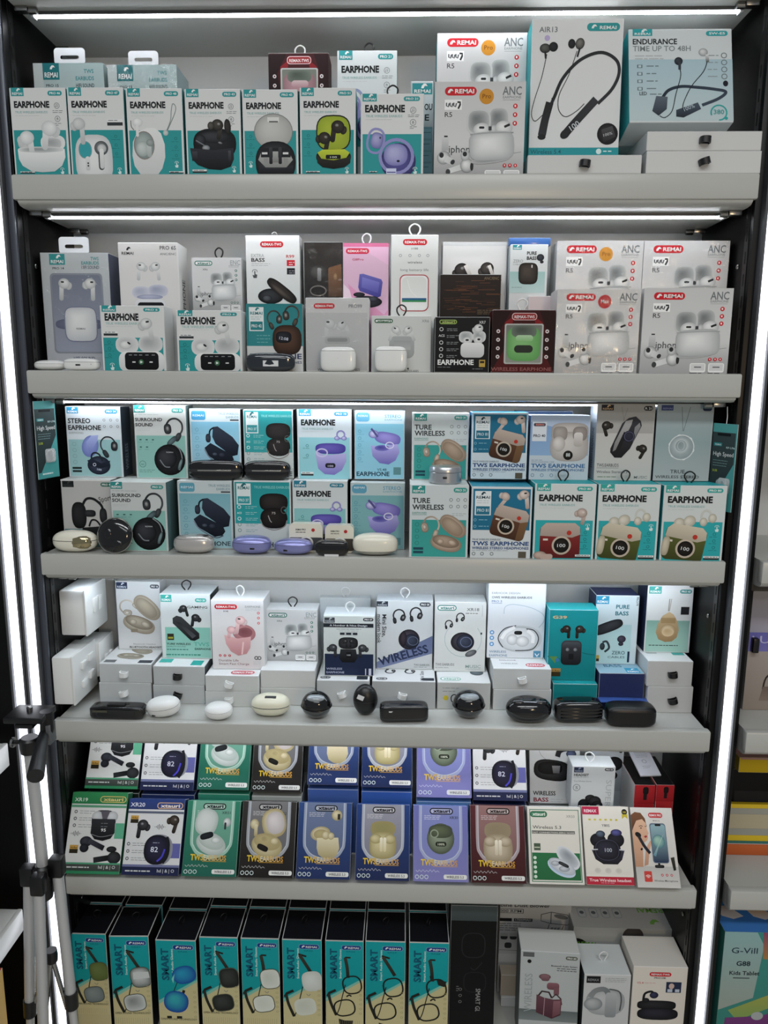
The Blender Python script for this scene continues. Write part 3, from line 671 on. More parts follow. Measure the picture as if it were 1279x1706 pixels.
def purebass(a, k=0):
    a.R(0, .56, .94, 1, '#9fc3c0', '#b9d2cf'); badge(a, .06, .01, .30, .11, '#2f8f95'); a.T('PURE', .44, .70, .215, .085, DK, 1.6); a.T('BASS', .44, .70, .315, .085, DK, 1.6); a.T('ZERO', .08, .34, .375, .08, '#8f9698', .4); a.T('CABLES', .08, .30, .425, .035, '#8f9698', .5)
    a.E(.8, .27, .1, .09, '#3a3f48', '#14161a'); a.E(.84, .36, .05, .04, '#2a2d33'); a.E(.49, .60, .26, .28, '#4a423c', '#1c1a18', n=3.6); a.R(.57, .42, .60, .48, '#d0d2d0', g='pic'); a.M(.06, .4, .88, .04, 1, '#7f9a98', .015)
def pro42(a):
    a.R(.0, .0, 1, .62, '#2f7f84', '#35878c'); a.R(0, .62, 1, 1, '#d2d5d5'); a.R(.05, .05, .31, .40, '#dfe6e6', g='logo'); a.T('REMAI', .07, .29, .16, .05, '#2f7f84', 1.2, g='logo'); bird(a, .2, .08, .08, '#2f7f84'); a.M(.08, .27, .19, .03, 2, '#9ab5b5', .01); a.R(.07, .26, .29, .385, '#2f7f84', g='logo'); a.T('PRO 42', .09, .27, .345, .05, WH, 1, g='logo')
    a.M(.18, .42, .46, .05, 3, '#74b2b4', .012); hook(a, .50, .22, .22, -8, -1, '#5a544c', '#1c1c1c', .12); hook(a, .80, .16, .24, 5, 1, '#5a544c', '#1c1c1c', .12)
    a.E(.72, .53, .26, .26, '#5e4437', '#2a1d17', n=2.8); a.E(.66, .49, .14, .10, '#2a2c34', '#121317', n=3); a.T('12:08', .58, .74, .52, .05, '#cfd6e6', .2, rot=8, g='pic'); a.T('EARPHONE', .05, .98, .81, .09, '#3a4466', 1.4); a.T('HEADPHONES', .45, .98, .88, .045, '#3a4466', .8)
def pro99(a):
    redpill(a, .13, .075, .46, .145, 'REMAX-TWS'); a.T('PRO99', .68, .89, .135, .055, '#6a6f72', .5); a.R(0, .2, .98, .98, '#bcbebe', '#b0b2b3'); bud(a, .37, .35, .32, 4, -1, c='#cdd0d0'); bud(a, .58, .36, .28, -30, c='#cdd0d0'); a.R(.3, .52, .7, .62, '#a9abab', r=.05, g='pic'); a.R(.34, .54, .66, .59, '#8f9192', r=.03, g='pic')
    a.T('WIRELESS EARPHONES', .18, .86, .985, .04, '#5a5e60', .6)
def xr6(a):
    xta(a, .05, .055, .36, .13, '#3f6a50'); a.T('XR6', .84, .96, .115, .045, '#8d9294', .4); a.R(.3, .36, .72, .75, '#a8acac', '#9ea2a2', r=.1, g='pic'); bud(a, .40, .25, .26, 22, -1); bud(a, .62, .25, .26, -22); a.R(.38, .44, .66, .6, '#9ea2a2', '#b5b8b8', g='pic')
    a.T('AURICULARES', .5, .80, 1.0, .04, '#6a6f72', .5); a.E(.62, .935, .016, .016, '#3c3f41', g='icon')
def xr7(a):
    a.R(.01, .01, .99, .99, '#17181a', '#121315'); xta(a, .08, .05, .40, .13, '#8fa85a', '#1b1c1e', '#aab86a'); a.T('XR7', .80, .92, .12, .05, '#c9cccc', .6)
    for i, t in enumerate(('', 'ACS', '', '', '')):
        v = .22+i*.12; a.O(.12, v, .03, .03, .012, '#c9cccc', 'icon') if not t else a.T(t, .07, .18, v+.015, .04, '#c9cccc', 1); a.M(.22, .44, v-.01, .03, 2, '#8d9192', .01)
    open_white(a, .69, .47, .43); bud(a, .80, .21, .3, -5, sl=.4); a.T('EARPHONE', .06, .72, .86, .09, WH, 1.6); a.R(.82, .77, .93, .9, '#b89a4a', g='icon'); a.R(.835, .79, .915, .83, '#2a261a', g='icon'); a.M(.06, .3, .9, .03, 1, '#7d8183', .01); a.M(.7, .95, .93, .03, 1, '#7d8183', .01)
def redbox(case='#83b877', case2='#5d9a56', title=True):
    def f(a):
        a.R(.01, .01, .99, .99, '#3a1114', '#4d1216'); a.P([(.0, .02), (.3, .02), (.14, .3), (.22, .6), (.0, .98)], '#1f0b0d'); a.P([(1, .02), (.75, .02), (.86, .3), (.8, .6), (1, .98)], '#240c0e')
        a.P([(.2, .2), (.34, .1), (.28, .5), (.2, .8)], '#7c1a20'); a.P([(.8, .2), (.66, .1), (.74, .5), (.8, .8)], '#7c1a20')
        a.R(.31, .05, .71, .165, '#d9bcbc', r=.05, g='logo'); a.R(.32, .06, .70, .155, '#8b2a2c', r=.045, g='logo'); a.T('REMAX-TWS', .35, .67, .135, .045, '#e8dada', 1, g='logo')
        a.R(.20, .22, .82, .86, '#b4b6b2', r=.03, g='pic'); a.R(.225, .24, .795, .84, '#70756c', '#8b8f86', r=.02, g='pic'); a.E(.51, .54, .27, .27, case, case2, n=4); a.E(.51, .34, .2, .1, '#49524a', '#6a746a', n=3); a.R(.38, .40, .66, .50, mix(case, '#ffffff', .25), case, r=.06, g='pic'); a.R(.36, .56, .66, .68, '#2a2f2a', r=.07, g='pic')
        for i in range(4):
            for u in (.1, .88): a.E(u, .34+i*.135, .03, .03, '#d6d0d0', g='icon'); a.E(u, .34+i*.135, .013, .013, '#5a2226', g='icon')
        if title: a.T('WIRELESS EARPHONE', .0, .97, .97, .055, '#8f5a58', .8)
    return f
def air13(a):
    a.T('AIR13', .08, .28, .09, .055, '#6f7477', .6); a.R(.60, .03, .96, .085, TEAL, r=.045, g='logo'); bird(a, .68, .055, .06, WH); a.T('REMAI', .74, .92, .073, .035, WH, .8, g='logo'); a.E(.17, .13, .03, .03, '#b5a9d0', g='icon')
    K = '#1d1e20'
    a.L([(.17, .80), (.22, .62), (.27, .53), (.36, .4), (.54, .28), (.76, .23), (.93, .28), (.97, .37), (.9, .48), (.75, .58)], .035, K, '#2c2d30', n=8)
    a.L([(.14, .80), (.17, .70), (.22, .57)], .085, '#2d2e31', K); a.L([(.40, .79), (.52, .70), (.73, .55)], .085, K, '#333437'); a.E(.40, .79, .06, .045, '#242528', K, rot=-40); a.E(.14, .81, .045, .03, K)
    a.T('100', .47, .585, .77, .06, '#cdd2d6', .2, rot=-35, g='pic')
    a.L([(.17, .24), (.12, .4), (.05, .55), (.02, .65), (.06, .7), (.14, .66), (.24, .6), (.24, .54)], .008, K); a.L([(.50, .22), (.42, .38), (.32, .52), (.32, .62), (.4, .67), (.52, .63), (.6, .58)], .008, K)
    a.E(.15, .2, .06, .05, '#5a5c56', '#1d1e20'); a.E(.24, .19, .05, .05, '#242528', '#0d0d0f'); a.L([(.15, .22), (.16, .27)], .02, K); a.E(.44, .17, .04, .05, '#242528', '#0d0d0f'); a.E(.53, .17, .05, .06, '#77766e', '#26262a', rot=15); a.L([(.53, .2), (.505, .26)], .02, K)
    a.E(.87, .79, .115, .115, '#2a2a2c', '#0b0b0c'); a.P([(.8, .76), (.92, .735), (.96, .81), (.83, .85)], '#4b4b4d', '#222224', 'pic'); a.T('100%', .83, .93, .81, .03, '#b9bcbf', .2, rot=-15, g='pic')
    a.R(0, .885, 1, 1.04, '#279299'); a.T('Wireless 5.4', .02, .36, .928, .045, '#1c5a66', .3); a.T('Neckband-style', .02, .56, .975, .05, '#dff0ee', .3); a.E(.78, .912, .03, .03, '#d4e8e6', g='icon'); a.M(.83, .95, .907, .02, 1, '#d4e8e6', .012); a.E(.78, .965, .03, .03, '#d4e8e6', g='icon'); a.M(.83, .95, .96, .02, 1, '#d4e8e6', .012)
def endurance(a):
    a.R(0, .33, 1, .985, '#a9c3cc', '#b9c9cc'); badge(a, .04, .0, .23, .075, '#2f9fa4'); pill(a, .75, .025, .96, .08, 'SW-E5', '#2f9fa4'); a.T('ENDURANCE', .04, .47, .165, .055, DK, 1.3); a.T('TIME UP TO 48H', .04, .60, .24, .055, '#7d8587', .4); a.M(.06, .35, .285, .03, 2, '#b5bbbc', .01)
    for i in range(4): a.R(.08, .385+i*.08, .13, .42+i*.08, '#5d6d73', g='icon'); a.R(.09, .39+i*.08, .12, .415+i*.08, '#b5c9cf', g='icon'); a.M(.17, .3, .395+i*.08, .02, 1, '#6d7d82', .01)
    a.T('LED', .1, .17, .71, .035, DK, .8); a.M(.2, .32, .695, .02, 1, '#6d7d82', .01)
    for i in range(4): a.O(.92, .29+i*.075, .025, .025, .008, '#6d7679', 'icon'); a.M(.76, .87, .285+i*.075, .02, 1, '#8d979a', .008)
    a.E(.93, .59, .025, .03, '#1c2028', g='icon')
    N = '#26303c'
    a.L([(.32, .74), (.38, .66), (.5, .62), (.66, .63), (.82, .65), (.93, .68), (.86, .75), (.70, .82)], .03, N, '#3c4654', n=8)
    a.P([(.26, .72), (.37, .73), (.36, .86), (.28, .93), (.22, .88)], '#5a646e', '#2a323c', 'pic'); a.P([(.45, .87), (.66, .79), (.69, .86), (.52, .95), (.45, .94)], '#4a5562', '#1f2730', 'pic'); a.T('100%', .53, .64, .885, .04, '#aab8c2', .3, rot=-22, g='pic')
    a.L([(.48, .4), (.5, .5), (.45, .7), (.41, .88), (.34, .95), (.29, .93)], .008, '#20262e'); a.L([(.76, .34), (.72, .46), (.6, .62), (.52, .8), (.52, .88)], .008, '#20262e'); a.E(.48, .35, .04, .04, '#3a4048', '#1c2026'); a.L([(.49, .36), (.49, .44)], .025, '#3a4048'); a.E(.72, .255, .045, .04, '#d6d9d9', '#8d9294'); a.L([(.755, .28), (.76, .36)], .03, '#dcdedd', '#55595c')
    a.O(.86, .90, .075, .075, .014, '#2f9f9a', 'icon', a0=-200, a1=90); a.T('380', .81, .91, .915, .045, '#2f8f8a', .5, g='icon'); a.E(.93, .96, .015, .015, '#2f9f9a', g='icon')
# ---- designs of the third shelf
def cam_pic(a, u, v, k, rot=0, body='#6b4a36', body2='#3d281c', top='#c9bdb4', mx=1, sidec='#7a5a3e', tilt=True, rx=-.08):
    a.loc(u, v, k, math.radians(rot), mx)
    a.R(-.5, -.4, .5, .45, body, body2, r=.14, g='pic')
    if tilt: a.P([(.28, -.1), (.5, -.16), (.5, .3), (.44, .42), (.28, .45)], sidec, mix(sidec, '#000000', .35), 'pic')
    a.P(rrect(-.5, -.45, .5, -.02, .16)[:12]+[(-.5, -.12)] if False else [(-.5, -.12), (-.48, -.33), (-.36, -.45), (.36, -.45), (.48, -.35), (.5, -.16), (.3, -.08)], top, mix(top, '#6b6058', .4), 'pic')
    a.E(rx, .12, .24, .24, '#d9cdbc', '#b9ab9a', g='pic'); a.E(rx, .12, .19, .19, '#26221f', '#0c0b0a', g='pic'); a.E(.22, -.2, .06, .06, '#b8382c', g='pic'); a.R(-.42, -.05, -.3, .0, '#d6cdc2', g='pic')
    a.T('100', rx-.1, rx+.1, .165, .085, '#e8ecec', 0, g='pic'); a.end()
def clam(a, u, v, k, c='#c9b8a6', c2='#8f7d6c', ci='#a89684', rot=0, mx=1):
    """open oval charging case, lid up to the right"""
    a.loc(u, v, k, math.radians(rot), mx)
    a.E(.14, -.26, .44, .25, c, c2, rot=38, n=2.3); a.E(.12, -.25, .36, .19, ci, c2, rot=38, n=2.3)
    a.E(-.06, .26, .46, .24, c, c2, rot=12, n=2.3); a.E(-.06, .2, .40, .18, ci, mix(c2, '#000000', .3), rot=12); a.E(-.22, .2, .1, .08, c, c2); a.E(.12, .24, .13, .08, c, c2, rot=20); a.end()
def f_stereo(a):
    a.R(.03, .465, .97, .985, '#92bcc0', '#9cc5c8'); badge(a, .03, .01, .24, .10, '#2f86b0'); pill(a, .72, .04, .95, .10, 'PRO 34', '#3a92c8'); a.T('STEREO', .04, .45, .235, .085, DK, 1.5); a.T('EAPRHONE', .04, .635, .33, .085, DK, 1.5); a.T('EARPHONES', .05, .31, .385, .035, '#7d8688', .2)
    for i in range(6): a.O(.70+.12*(i % 3), .19+.09*(i//3), .02, .02, .007, '#5d6466', 'icon')
    for i in range(4): a.O(.13, .53+.085*i, .035, .03, .008, '#7fa5aa', 'icon')
    a.R(.07, .855, .24, .885, '#22302f', g='icon'); a.R(.07, .9, .24, .93, '#22302f', g='icon')
    a.E(.42, .56, .15, .2, '#8f9cd6', '#6a78b8', rot=18); a.P([(.35, .5), (.45, .41), (.58, .40), (.56, .48), (.46, .6), (.4, .68)], '#a3b0e0', '#7380c0', 'pic')
    a.E(.56, .83, .21, .17, '#3c4458', '#141a28'); a.P([(.35, .76), (.45, .74), (.6, .8), (.77, .76), (.75, .84), (.6, .87), (.4, .84)], '#242c3c', '#141a26', 'pic'); a.O(.48, .82, .025, .025, .01, '#cfd8ea'); a.T('100', .52, .6, .9, .035, '#d6def0', .2, rot=8, g='pic')
    a.L([(.43, .75), (.44, .68), (.5, .65), (.58, .68), (.63, .77)], .03, '#20262e'); hook(a, .76, .55, .26, -10, -1, '#3c4248', '#15181c', .1)
def surround(a):
    a.R(.03, .41, .97, .985, '#86b8b0', '#8fc0b8'); badge(a, .01, .0, .22, .1, '#2f8a86'); pill(a, .73, .04, .955, .1, 'PRO 32', '#3a8f88'); a.M(.03, .5, .125, .02, 1, '#9aa5a5', .008); a.T('SURROUND', .025, .545, .215, .06, DK, 1.4); a.T('SOUND', .025, .36, .285, .06, DK, 1.4); a.M(.04, .3, .32, .02, 2, '#b5bcbc', .006)
    for i in range(5): a.R(.09+.12*(i % 3), .46+.1*(i//3), .13+.12*(i % 3), .475+.1*(i//3), '#2f5a55', g='icon'); a.M(.06+.12*(i % 3), .16+.12*(i % 3), .5+.1*(i//3), .02, 1, '#5d8a84', .006)
    a.O(.13, .80, .06, .06, .008, '#3f625e', 'icon'); a.T('NC', .1, .16, .815, .03, '#3f625e', .4, g='icon'); a.M(.06, .36, .88, .025, 2, '#4f746f', .008)
    hook(a, .76, .31, .30, 8, 1, '#4a4e52', '#141618', .12); a.E(.72, .48, .12, .05, '#5f7478', '#2a3438', rot=-42, n=2.6)
    a.E(.66, .74, .30, .30, '#2a2c30', '#08090a'); a.E(.60, .72, .2, .2, '#3a3c42', '#101114'); a.L([(.74, .52), (.86, .6), (.9, .74), (.84, .88)], .018, '#8b9196'); a.T('REMAI', .60, .73, .645, .025, '#b9bec2', .4, g='pic'); a.L([(.47, .74), (.56, .83), (.66, .84)], .02, '#7d8388'); a.E(.86, .8, .03, .12, '#7f989a', '#3c4a4c', rot=20)
def sport(a):
    a.R(0, .0, 1, .02, '#dcdedd'); badge(a, .03, .02, .26, .11, '#1d2022', '#3a3e40'); pill(a, .8, .04, 1.02, .1, 'PRO 4', '#2f6a5a'); a.M(.05, .3, .15, .025, 2, '#b5bab9', .008); a.R(.02, .72, .98, .99, '#5f8286', '#52767a')
    a.E(.33, .52, .15, .27, '#2a2b2d', '#0f1011', n=2.6); a.L([(.42, .36), (.5, .28), (.64, .28), (.78, .36), (.82, .44)], .05, '#1d1e20'); a.E(.82, .52, .075, .15, '#333538', '#141517', n=2.6); a.E(.55, .49, .12, .07, '#333538', '#141517', n=3); a.P([(.38, .7), (.75, .68), (.9, .76), (.9, .86), (.38, .86)], '#232527', '#101112', 'pic'); a.L([(.52, .68), (.58, .59), (.68, .6), (.78, .7)], .035, '#1d1e20')
    a.T('Sport', .76, 1.02, .33, .11, '#2a2c2e', 0, rot=-12)
def f_clam(c, c2, pan):
    def f(a):
        a.R(.03, .185, .97, .985, pan, mix(pan, '#d0e6ea', .35)); a.R(.04, .03, .32, .16, c, r=.04, g='logo'); a.T('REMAI', .07, .29, .11, .04, '#cfe2ea', .8, g='logo'); a.T('TRUE WIRELESS', .57, .97, .085, .045, '#7a99a4', .6); a.T('EARBUDS', .72, .97, .135, .045, '#7a99a4', .6); a.R(.80, .15, .97, .17, '#3a4248', g='icon')
        for i in range(5): a.O(.14, .30+.12*i, .03, .03, .01, mix(pan, '#3a7a90', .4), 'icon'); a.M(.08, .22, .35+.12*i, .02, 1, mix(pan, '#3a7a90', .4), .008)
        K, K2 = '#2c3442', '#131824'
        a.P([(.46, .26), (.55, .25), (.84, .40), (.96, .52), (.93, .66), (.82, .68), (.5, .5), (.44, .4)], '#323a4a', K2, 'pic'); a.P([(.28, .56), (.4, .49), (.82, .66), (.86, .74), (.8, .80), (.66, .82), (.36, .68)], '#222a38', '#0f141e', 'pic'); a.L([(.28, .58), (.38, .70), (.66, .83), (.82, .8)], .022, '#8b98a8', '#3c4656')
        a.L([(.38, .40), (.40, .31), (.47, .27)], .03, K2); a.E(.36, .42, .05, .085, '#3a4252', K2, n=2.6); a.E(.62, .66, .07, .05, '#3a4252', K2); a.E(.48, .65, .05, .03, '#55606e', '#2a3240')
        a.T('EARPHONE', .3, .95, .95, .08, '#31414a', 1.2) if c2 else None
    return f
def f_tealclam(a):
    a.R(.02, .02, .98, .62, '#2a9498', '#2f9ea0'); a.R(.02, .62, .98, .99, '#c9d3d3'); a.R(.05, .04, .30, .345, '#dbe6e6', g='logo'); a.T('REMAI', .075, .275, .125, .055, '#2a6a70', 1, g='logo'); bird(a, .18, .065, .1, '#2a6a70'); a.R(.07, .225, .28, .33, '#3a9aa0', g='logo'); a.T('PRO 37', .09, .26, .3, .05, '#cfe8e8', .8, g='logo'); a.T('TRUE WIRELESS EARBUDS', .36, .98, .11, .045, '#8fd0d0', .4)
    for i, t in enumerate(('', 'ACS', '', '', '')):
        v = .38+i*.085; c = '#d6eeee' if i < 3 else '#7d9a9a'
        (a.T(t, .05, .13, v+.015, .035, c, 1) if t else a.O(.09, v, .028, .028, .012, c, 'icon')); a.M(.2, .42, v-.01, .025, 2, mix(c, '#5ab0b2', .4), .008)
    a.E(.70, .31, .25, .16, '#332e2e', '#121010', n=2.8); a.E(.70, .54, .24, .185, '#2a2524', '#0f0d0d', n=2.4); a.L([(.46, .56), (.52, .66), (.7, .71), (.88, .66), (.93, .57)], .018, '#8b8886'); a.O(.88, .42, .05, .06, .014, '#5d5a58'); a.L([(.6, .5), (.63, .57), (.66, .6)], .014, '#a9a6a4'); a.T('75', .66, .73, .48, .04, '#b9b6b4', .2, g='pic')
    a.T('EARPHONE', .3, .97, .96, .085, '#3a4650', 1.2)
def p_purple(a):
    P0, P1 = '#a9a5dc', '#5d5aa8'
    a.O(.80, .36, .07, .07, .03, '#8e8cc4'); a.E(.73, .41, .05, .04, '#c6c4ea', P1); a.E(.86, .41, .05, .04, '#c6c4ea', P1)
    a.E(.61, .56, .28, .1, '#6a60b8', '#473f94', n=3); a.P([(.33, .64), (.36, .60), (.5, .66), (.86, .63), (.90, .62), (.9, .74), (.82, .87), (.68, .94), (.5, .93), (.38, .85)], '#bdb8e8', '#7974bc', 'pic'); a.O(.45, .62, .1, .07, .025, '#c9c6e8'); a.R(.51, .77, .70, .84, '#20202c', r=.04, g='pic'); a.T('100', .56, .66, .825, .035, '#d6d6ee', .2, g='pic')
def f_eppurple(bd, col): return ear('PRO 10', p_purple, .40, False, (.06, .90, .29, .955), col=col, bd=bd, sic=(.15, .52, 2, .14))
def f_st48(hi, lo, wd):
    def f(a):
        a.R(.02, .02, .98, .19, wd); a.R(.02, .19, .98, .985, hi, lo); a.R(.03, .03, .30, .16, mix(hi, '#3a8fc0', .5), r=.06, g='logo'); a.T('REMAI', .07, .26, .09, .035, '#dcecf2', .8, g='logo'); a.T('STEREO', .60, .92, .105, .065, '#4a94b4', .3); a.T('EARPHONE', .6, .95, .145, .035, '#7aa9bc', .3)
        for i in range(5): a.O(.10, .30+.1*i, .028, .028, .01, mix(hi, '#3a7aa0', .5), 'icon'); a.M(.05, .2, .34+.1*i, .02, 1, mix(hi, '#3a7aa0', .5), .008)
        a.E(.66, .40, .26, .12, '#9a92d8', '#6f68b8', n=2.8, rot=10); a.E(.38, .34, .1, .08, '#cfd0f0', '#6a66b0'); a.L([(.33, .26), (.38, .3), (.46, .38)], .04, '#55528e'); a.P([(.32, .5), (.5, .52), (.86, .48), (.9, .6), (.82, .72), (.68, .78), (.5, .76), (.36, .66)], '#b4b0e8', '#6f6ab8', 'pic'); a.E(.55, .54, .15, .06, '#4c489a', '#7a76c4'); a.O(.7, .5, .08, .06, .02, '#dcdcf4')
        a.T('VS.48', .45, .64, .875, .05, '#31516a', .6); a.T('EARPHONE', .04, .70, .95, .085, '#23384c', 1.3); a.R(.78, .82, .93, .93, '#5f8f96', g='icon')
    return f
def f_ture(a):
    a.R(.04, .475, .965, .985, '#3a9a94', '#3fa29a'); badge(a, .04, .01, .26, .115, '#2f8f88'); pill(a, .74, .035, .97, .10, 'PRO 31', '#3f988e'); a.T('TURE', .045, .345, .245, .085, '#2f3538', 1.3); a.T('WIRELESS', .045, .58, .335, .085, '#2f3538', 1.3); a.T('EARPHONES', .045, .29, .395, .035, '#5f9a90', .6); a.R(.045, .405, .29, .41, '#5f9a90', g='text')
    for i in range(6): a.O(.70+.12*(i % 3), .20+.09*(i//3), .025, .025, .007, '#5d6466', 'icon')
    a.M(.72, .97, .385, .025, 2, '#9aa2a2', .007)
    for i in range(4): a.O(.13, .54+.085*i, .032, .03, .009, '#2c7f78', 'icon')
    a.R(.07, .855, .24, .89, '#234a58', g='icon'); a.R(.07, .905, .24, .94, '#234a58', g='icon')
    hook(a, .36, .56, .26, 0, 1, '#cfbfae', '#7d6e60', .1); clam(a, .66, .68, .58, '#d2c0ae', '#8f7c6a', '#b3a08c')
def f_pro81(a):
    a.R(.03, .03, .97, .60, '#1f6f90', '#236a88'); a.R(.06, .06, .325, .395, '#dfe6e8', g='logo'); a.T('REMAI', .08, .305, .165, .045, '#27404c', 1, g='logo'); bird(a, .2, .095, .08, '#27404c'); a.M(.09, .3, .19, .03, 2, '#a9b8bc', .008); a.R(.08, .27, .305, .385, '#2a7088', g='logo'); a.T('PRO 81', .1, .29, .345, .05, '#cfdfe4', .6, g='logo')
    for i in range(2): a.O(.07, .46+.09*i, .02, .02, .008, '#7fb6c8', 'icon'); a.M(.13, .3, .455+.09*i, .02, 1, '#9fd0de', .008)
    bud(a, .56, .14, .27, 38, 1, '#d9c9bf', '#a9988e', dot=False); bud(a, .87, .11, .30, -6, 1, '#e2d6ce', '#a9988e'); cam_pic(a, .64, .50, .58, 14, '#6b4634', '#3f281c', '#bfaea2')
    a.T('TRUE WIRELESS EARBUDS', .03, .5, .745, .03, '#6d7a86', .3); a.T('TWS EARPHONE', .03, .97, .815, .065, '#2a4a7c', 1.8); a.T('WIRELESS STEREO HEADPHONES', .03, .97, .87, .042, '#2a4a7c', 1.4); a.M(.03, .7, .885, .02, 1, '#8d98a8', .007)
    for u in (.06, .2, .36): a.O(u, .935, .025, .025, .008, '#3c4650', 'icon')
    a.R(.8, .9, .93, .99, '#5a5448', g='icon')
def f_pro40(a):
    a.R(.0, .0, .98, .62, '#7fa0cc', '#8fb0d4'); a.R(0, .62, .98, 1, '#c3ced6'); a.P([(0, 0), (.98, 0), (.98, .3), (0, .1)], '#b4c4dc'); a.R(.03, .10, .27, .40, '#d9dfe6', g='logo'); a.R(.05, .12, .25, .17, '#4a4e5c', r=.025, g='logo'); a.T('REMAI', .09, .22, .158, .03, '#e88a7a', .8, g='logo'); a.T('PRO 40', .05, .25, .335, .045, '#2d3644', 1, g='logo')
    a.E(.66, .26, .31, .16, '#cdc6c2', '#a39c98', n=3.6); a.E(.66, .48, .32, .25, '#d6d0cc', '#aaa29e', n=3); a.E(.50, .28, .12, .12, '#b0a7a2', '#8f8782', n=3); a.E(.83, .28, .12, .12, '#a39a96', '#857d79', n=3); a.E(.48, .44, .11, .13, '#e0dad6', '#b3aba6'); a.R(.73, .26, .88, .48, '#e0dad6', '#b3aba6', r=.05, g='pic'); a.E(.645, .615, .08, .08, '#26241f', '#0e0d0b'); a.T('88', .61, .68, .635, .06, '#dfe6e6', .3, g='pic')
    a.M(.03, .25, .69, .02, 1, '#7d8ca4', .008); a.T('WITH CHARGING CASE', .03, .42, .735, .028, '#7d8ca4', .3); a.T('TWS EARPHONE', .03, .94, .81, .065, '#3a6a9c', 1.6); a.T('WIRELESS STEREO HEADPHONES', .03, .93, .865, .04, '#3a6a9c', 1.2)
    for u in (.06, .22, .38): a.O(u, .93, .025, .025, .008, '#5c7a9a', 'icon')
def f_cam(kind):
    def p(a):
        if kind == 'red':
            cam_pic(a, .44, .75, .66, 0, '#8f3230', '#54191a', '#bfada2', tilt=False, rx=.04); inear(a, .78, .38, .26, 12, 1, '#d0bfb6', '#9a897f'); a.E(.12, .95, .11, .07, '#c9b3a8', '#8f7c72'); a.R(.12, .93, .33, 1.0, '#bda89d', r=.04, g='pic')
        else:
            a.E(.28, .50, .09, .09, '#d9d4c6', '#a9a594'); a.E(.44, .47, .1, .09, '#dcd7ca', '#aca897', rot=-30); a.L([(.28, .56), (.36, .6), (.42, .52)], .06, '#cfcabb'); a.O(.70, .40, .075, .09, .035, '#c6c9c0'); a.E(.66, .48, .06, .07, '#dcd9cc', '#a9a594'); a.E(.80, .43, .065, .075, '#dcd9cc', '#a9a594')
            cam_pic(a, .38, .77, .66, 9, '#5f6632', '#3a3f1c', '#cfc6b0', tilt=False, rx=.05); a.E(.08, .8, .06, .16, '#cfc6b0', '#a39a84', n=3, rot=8)
    return ear('PRO 80', p, .48, False, (.70, .935, .95, .985), col='#2fa6ab', bd='#3aa39a', handp=(.88, .56), sic=(.82, .64, 3, .09), tw=.78)
def f_r21(a):
    a.R(0, .0, .98, .38, '#b3b1ae', '#a9a7a4'); a.R(0, .38, .98, 1, '#c3c1be', '#cbc9c6'); badge(a, .07, .01, .28, .085, '#2a2830', '#d8b48a'); pill(a, .80, .025, .955, .085, 'R 21', '#232326')
    inear(a, .17, .28, .25, -18, -1, '#3a3632', '#151311'); inear(a, .82, .58, .24, 28, 1, '#3a3632', '#151311'); a.L([(.42, .04), (.47, .22)], .006, '#8d8b88', sm=False); a.L([(.52, .05), (.46, .22)], .006, '#8d8b88', sm=False)
    a.P([(.55, .18), (.67, .16), (.76, .22), (.78, .28), (.60, .58), (.46, .70), (.34, .70), (.26, .63), (.26, .58), (.44, .25)], '#3a3b42', '#17181c', 'pic'); a.P([(.5, .22), (.62, .2), (.6, .27), (.42, .57), (.3, .62), (.33, .5)], '#a9a8a8', '#7d7c7c', 'pic'); a.P([(.66, .3), (.74, .24), (.76, .29), (.64, .5)], '#8f8e90', '#6a696c', 'pic'); a.P([(.48, .36), (.54, .38), (.42, .6), (.34, .62)], '#1d1e22', g='pic'); a.E(.57, .42, .1, .1, '#2f3040', '#16172a'); a.O(.57, .42, .08, .08, .012, '#55566e')
    a.T('TWS.EARBUDS', .04, .42, .82, .055, '#3a3c3e', .5); a.R(.04, .835, .42, .84, '#6d6f70', g='text'); a.T('Wireless Stereo 5.3', .04, .58, .905, .045, '#55585a', .4); a.M(.06, .42, .95, .02, 1, '#5f7a5f', .012); a.T('MUSIC', .70, .93, .975, .05, '#7d8082', .4)
def f_trus(a):
    a.R(0, 0, .98, .5, '#a9b3b8', '#93a7aa'); a.R(0, .5, .98, 1, '#93a7aa', '#b3b9bb'); a.R(.07, .015, .28, .085, '#3f4a78', g='logo'); a.T('REMAI', .1, .26, .07, .03, '#8f98c0', .8, g='logo'); a.R(.80, .03, .96, .09, '#22304a', r=.04, g='logo'); a.L([(.43, .04), (.475, .35)], .008, '#5d686c', sm=False); a.L([(.58, .04), (.485, .35)], .008, '#5d686c', sm=False)
    a.E(.47, .56, .23, .23, '#b9c3c6', '#8f9ca0', sg=8); a.O(.47, .56, .22, .22, .02, '#d3dadc'); a.E(.46, .54, .14, .14, '#8b999c', '#b5c0c2'); a.O(.46, .54, .11, .11, .012, '#c9d2d4'); a.O(.46, .54, .06, .08, .01, '#c3ccd0')
    for i in range(6): t = math.radians(60*i+15); a.E(.47+.225*math.cos(t), .56+.225*math.sin(t)*a.w/a.h, .03, .012, '#dfe6e8', rot=math.degrees(t)+90)
    a.T('TRUE', .30, .56, .90, .065, '#3c4244', .6); a.T('WIRELESS STEREO', .04, .82, .965, .05, '#3c4244', .6)
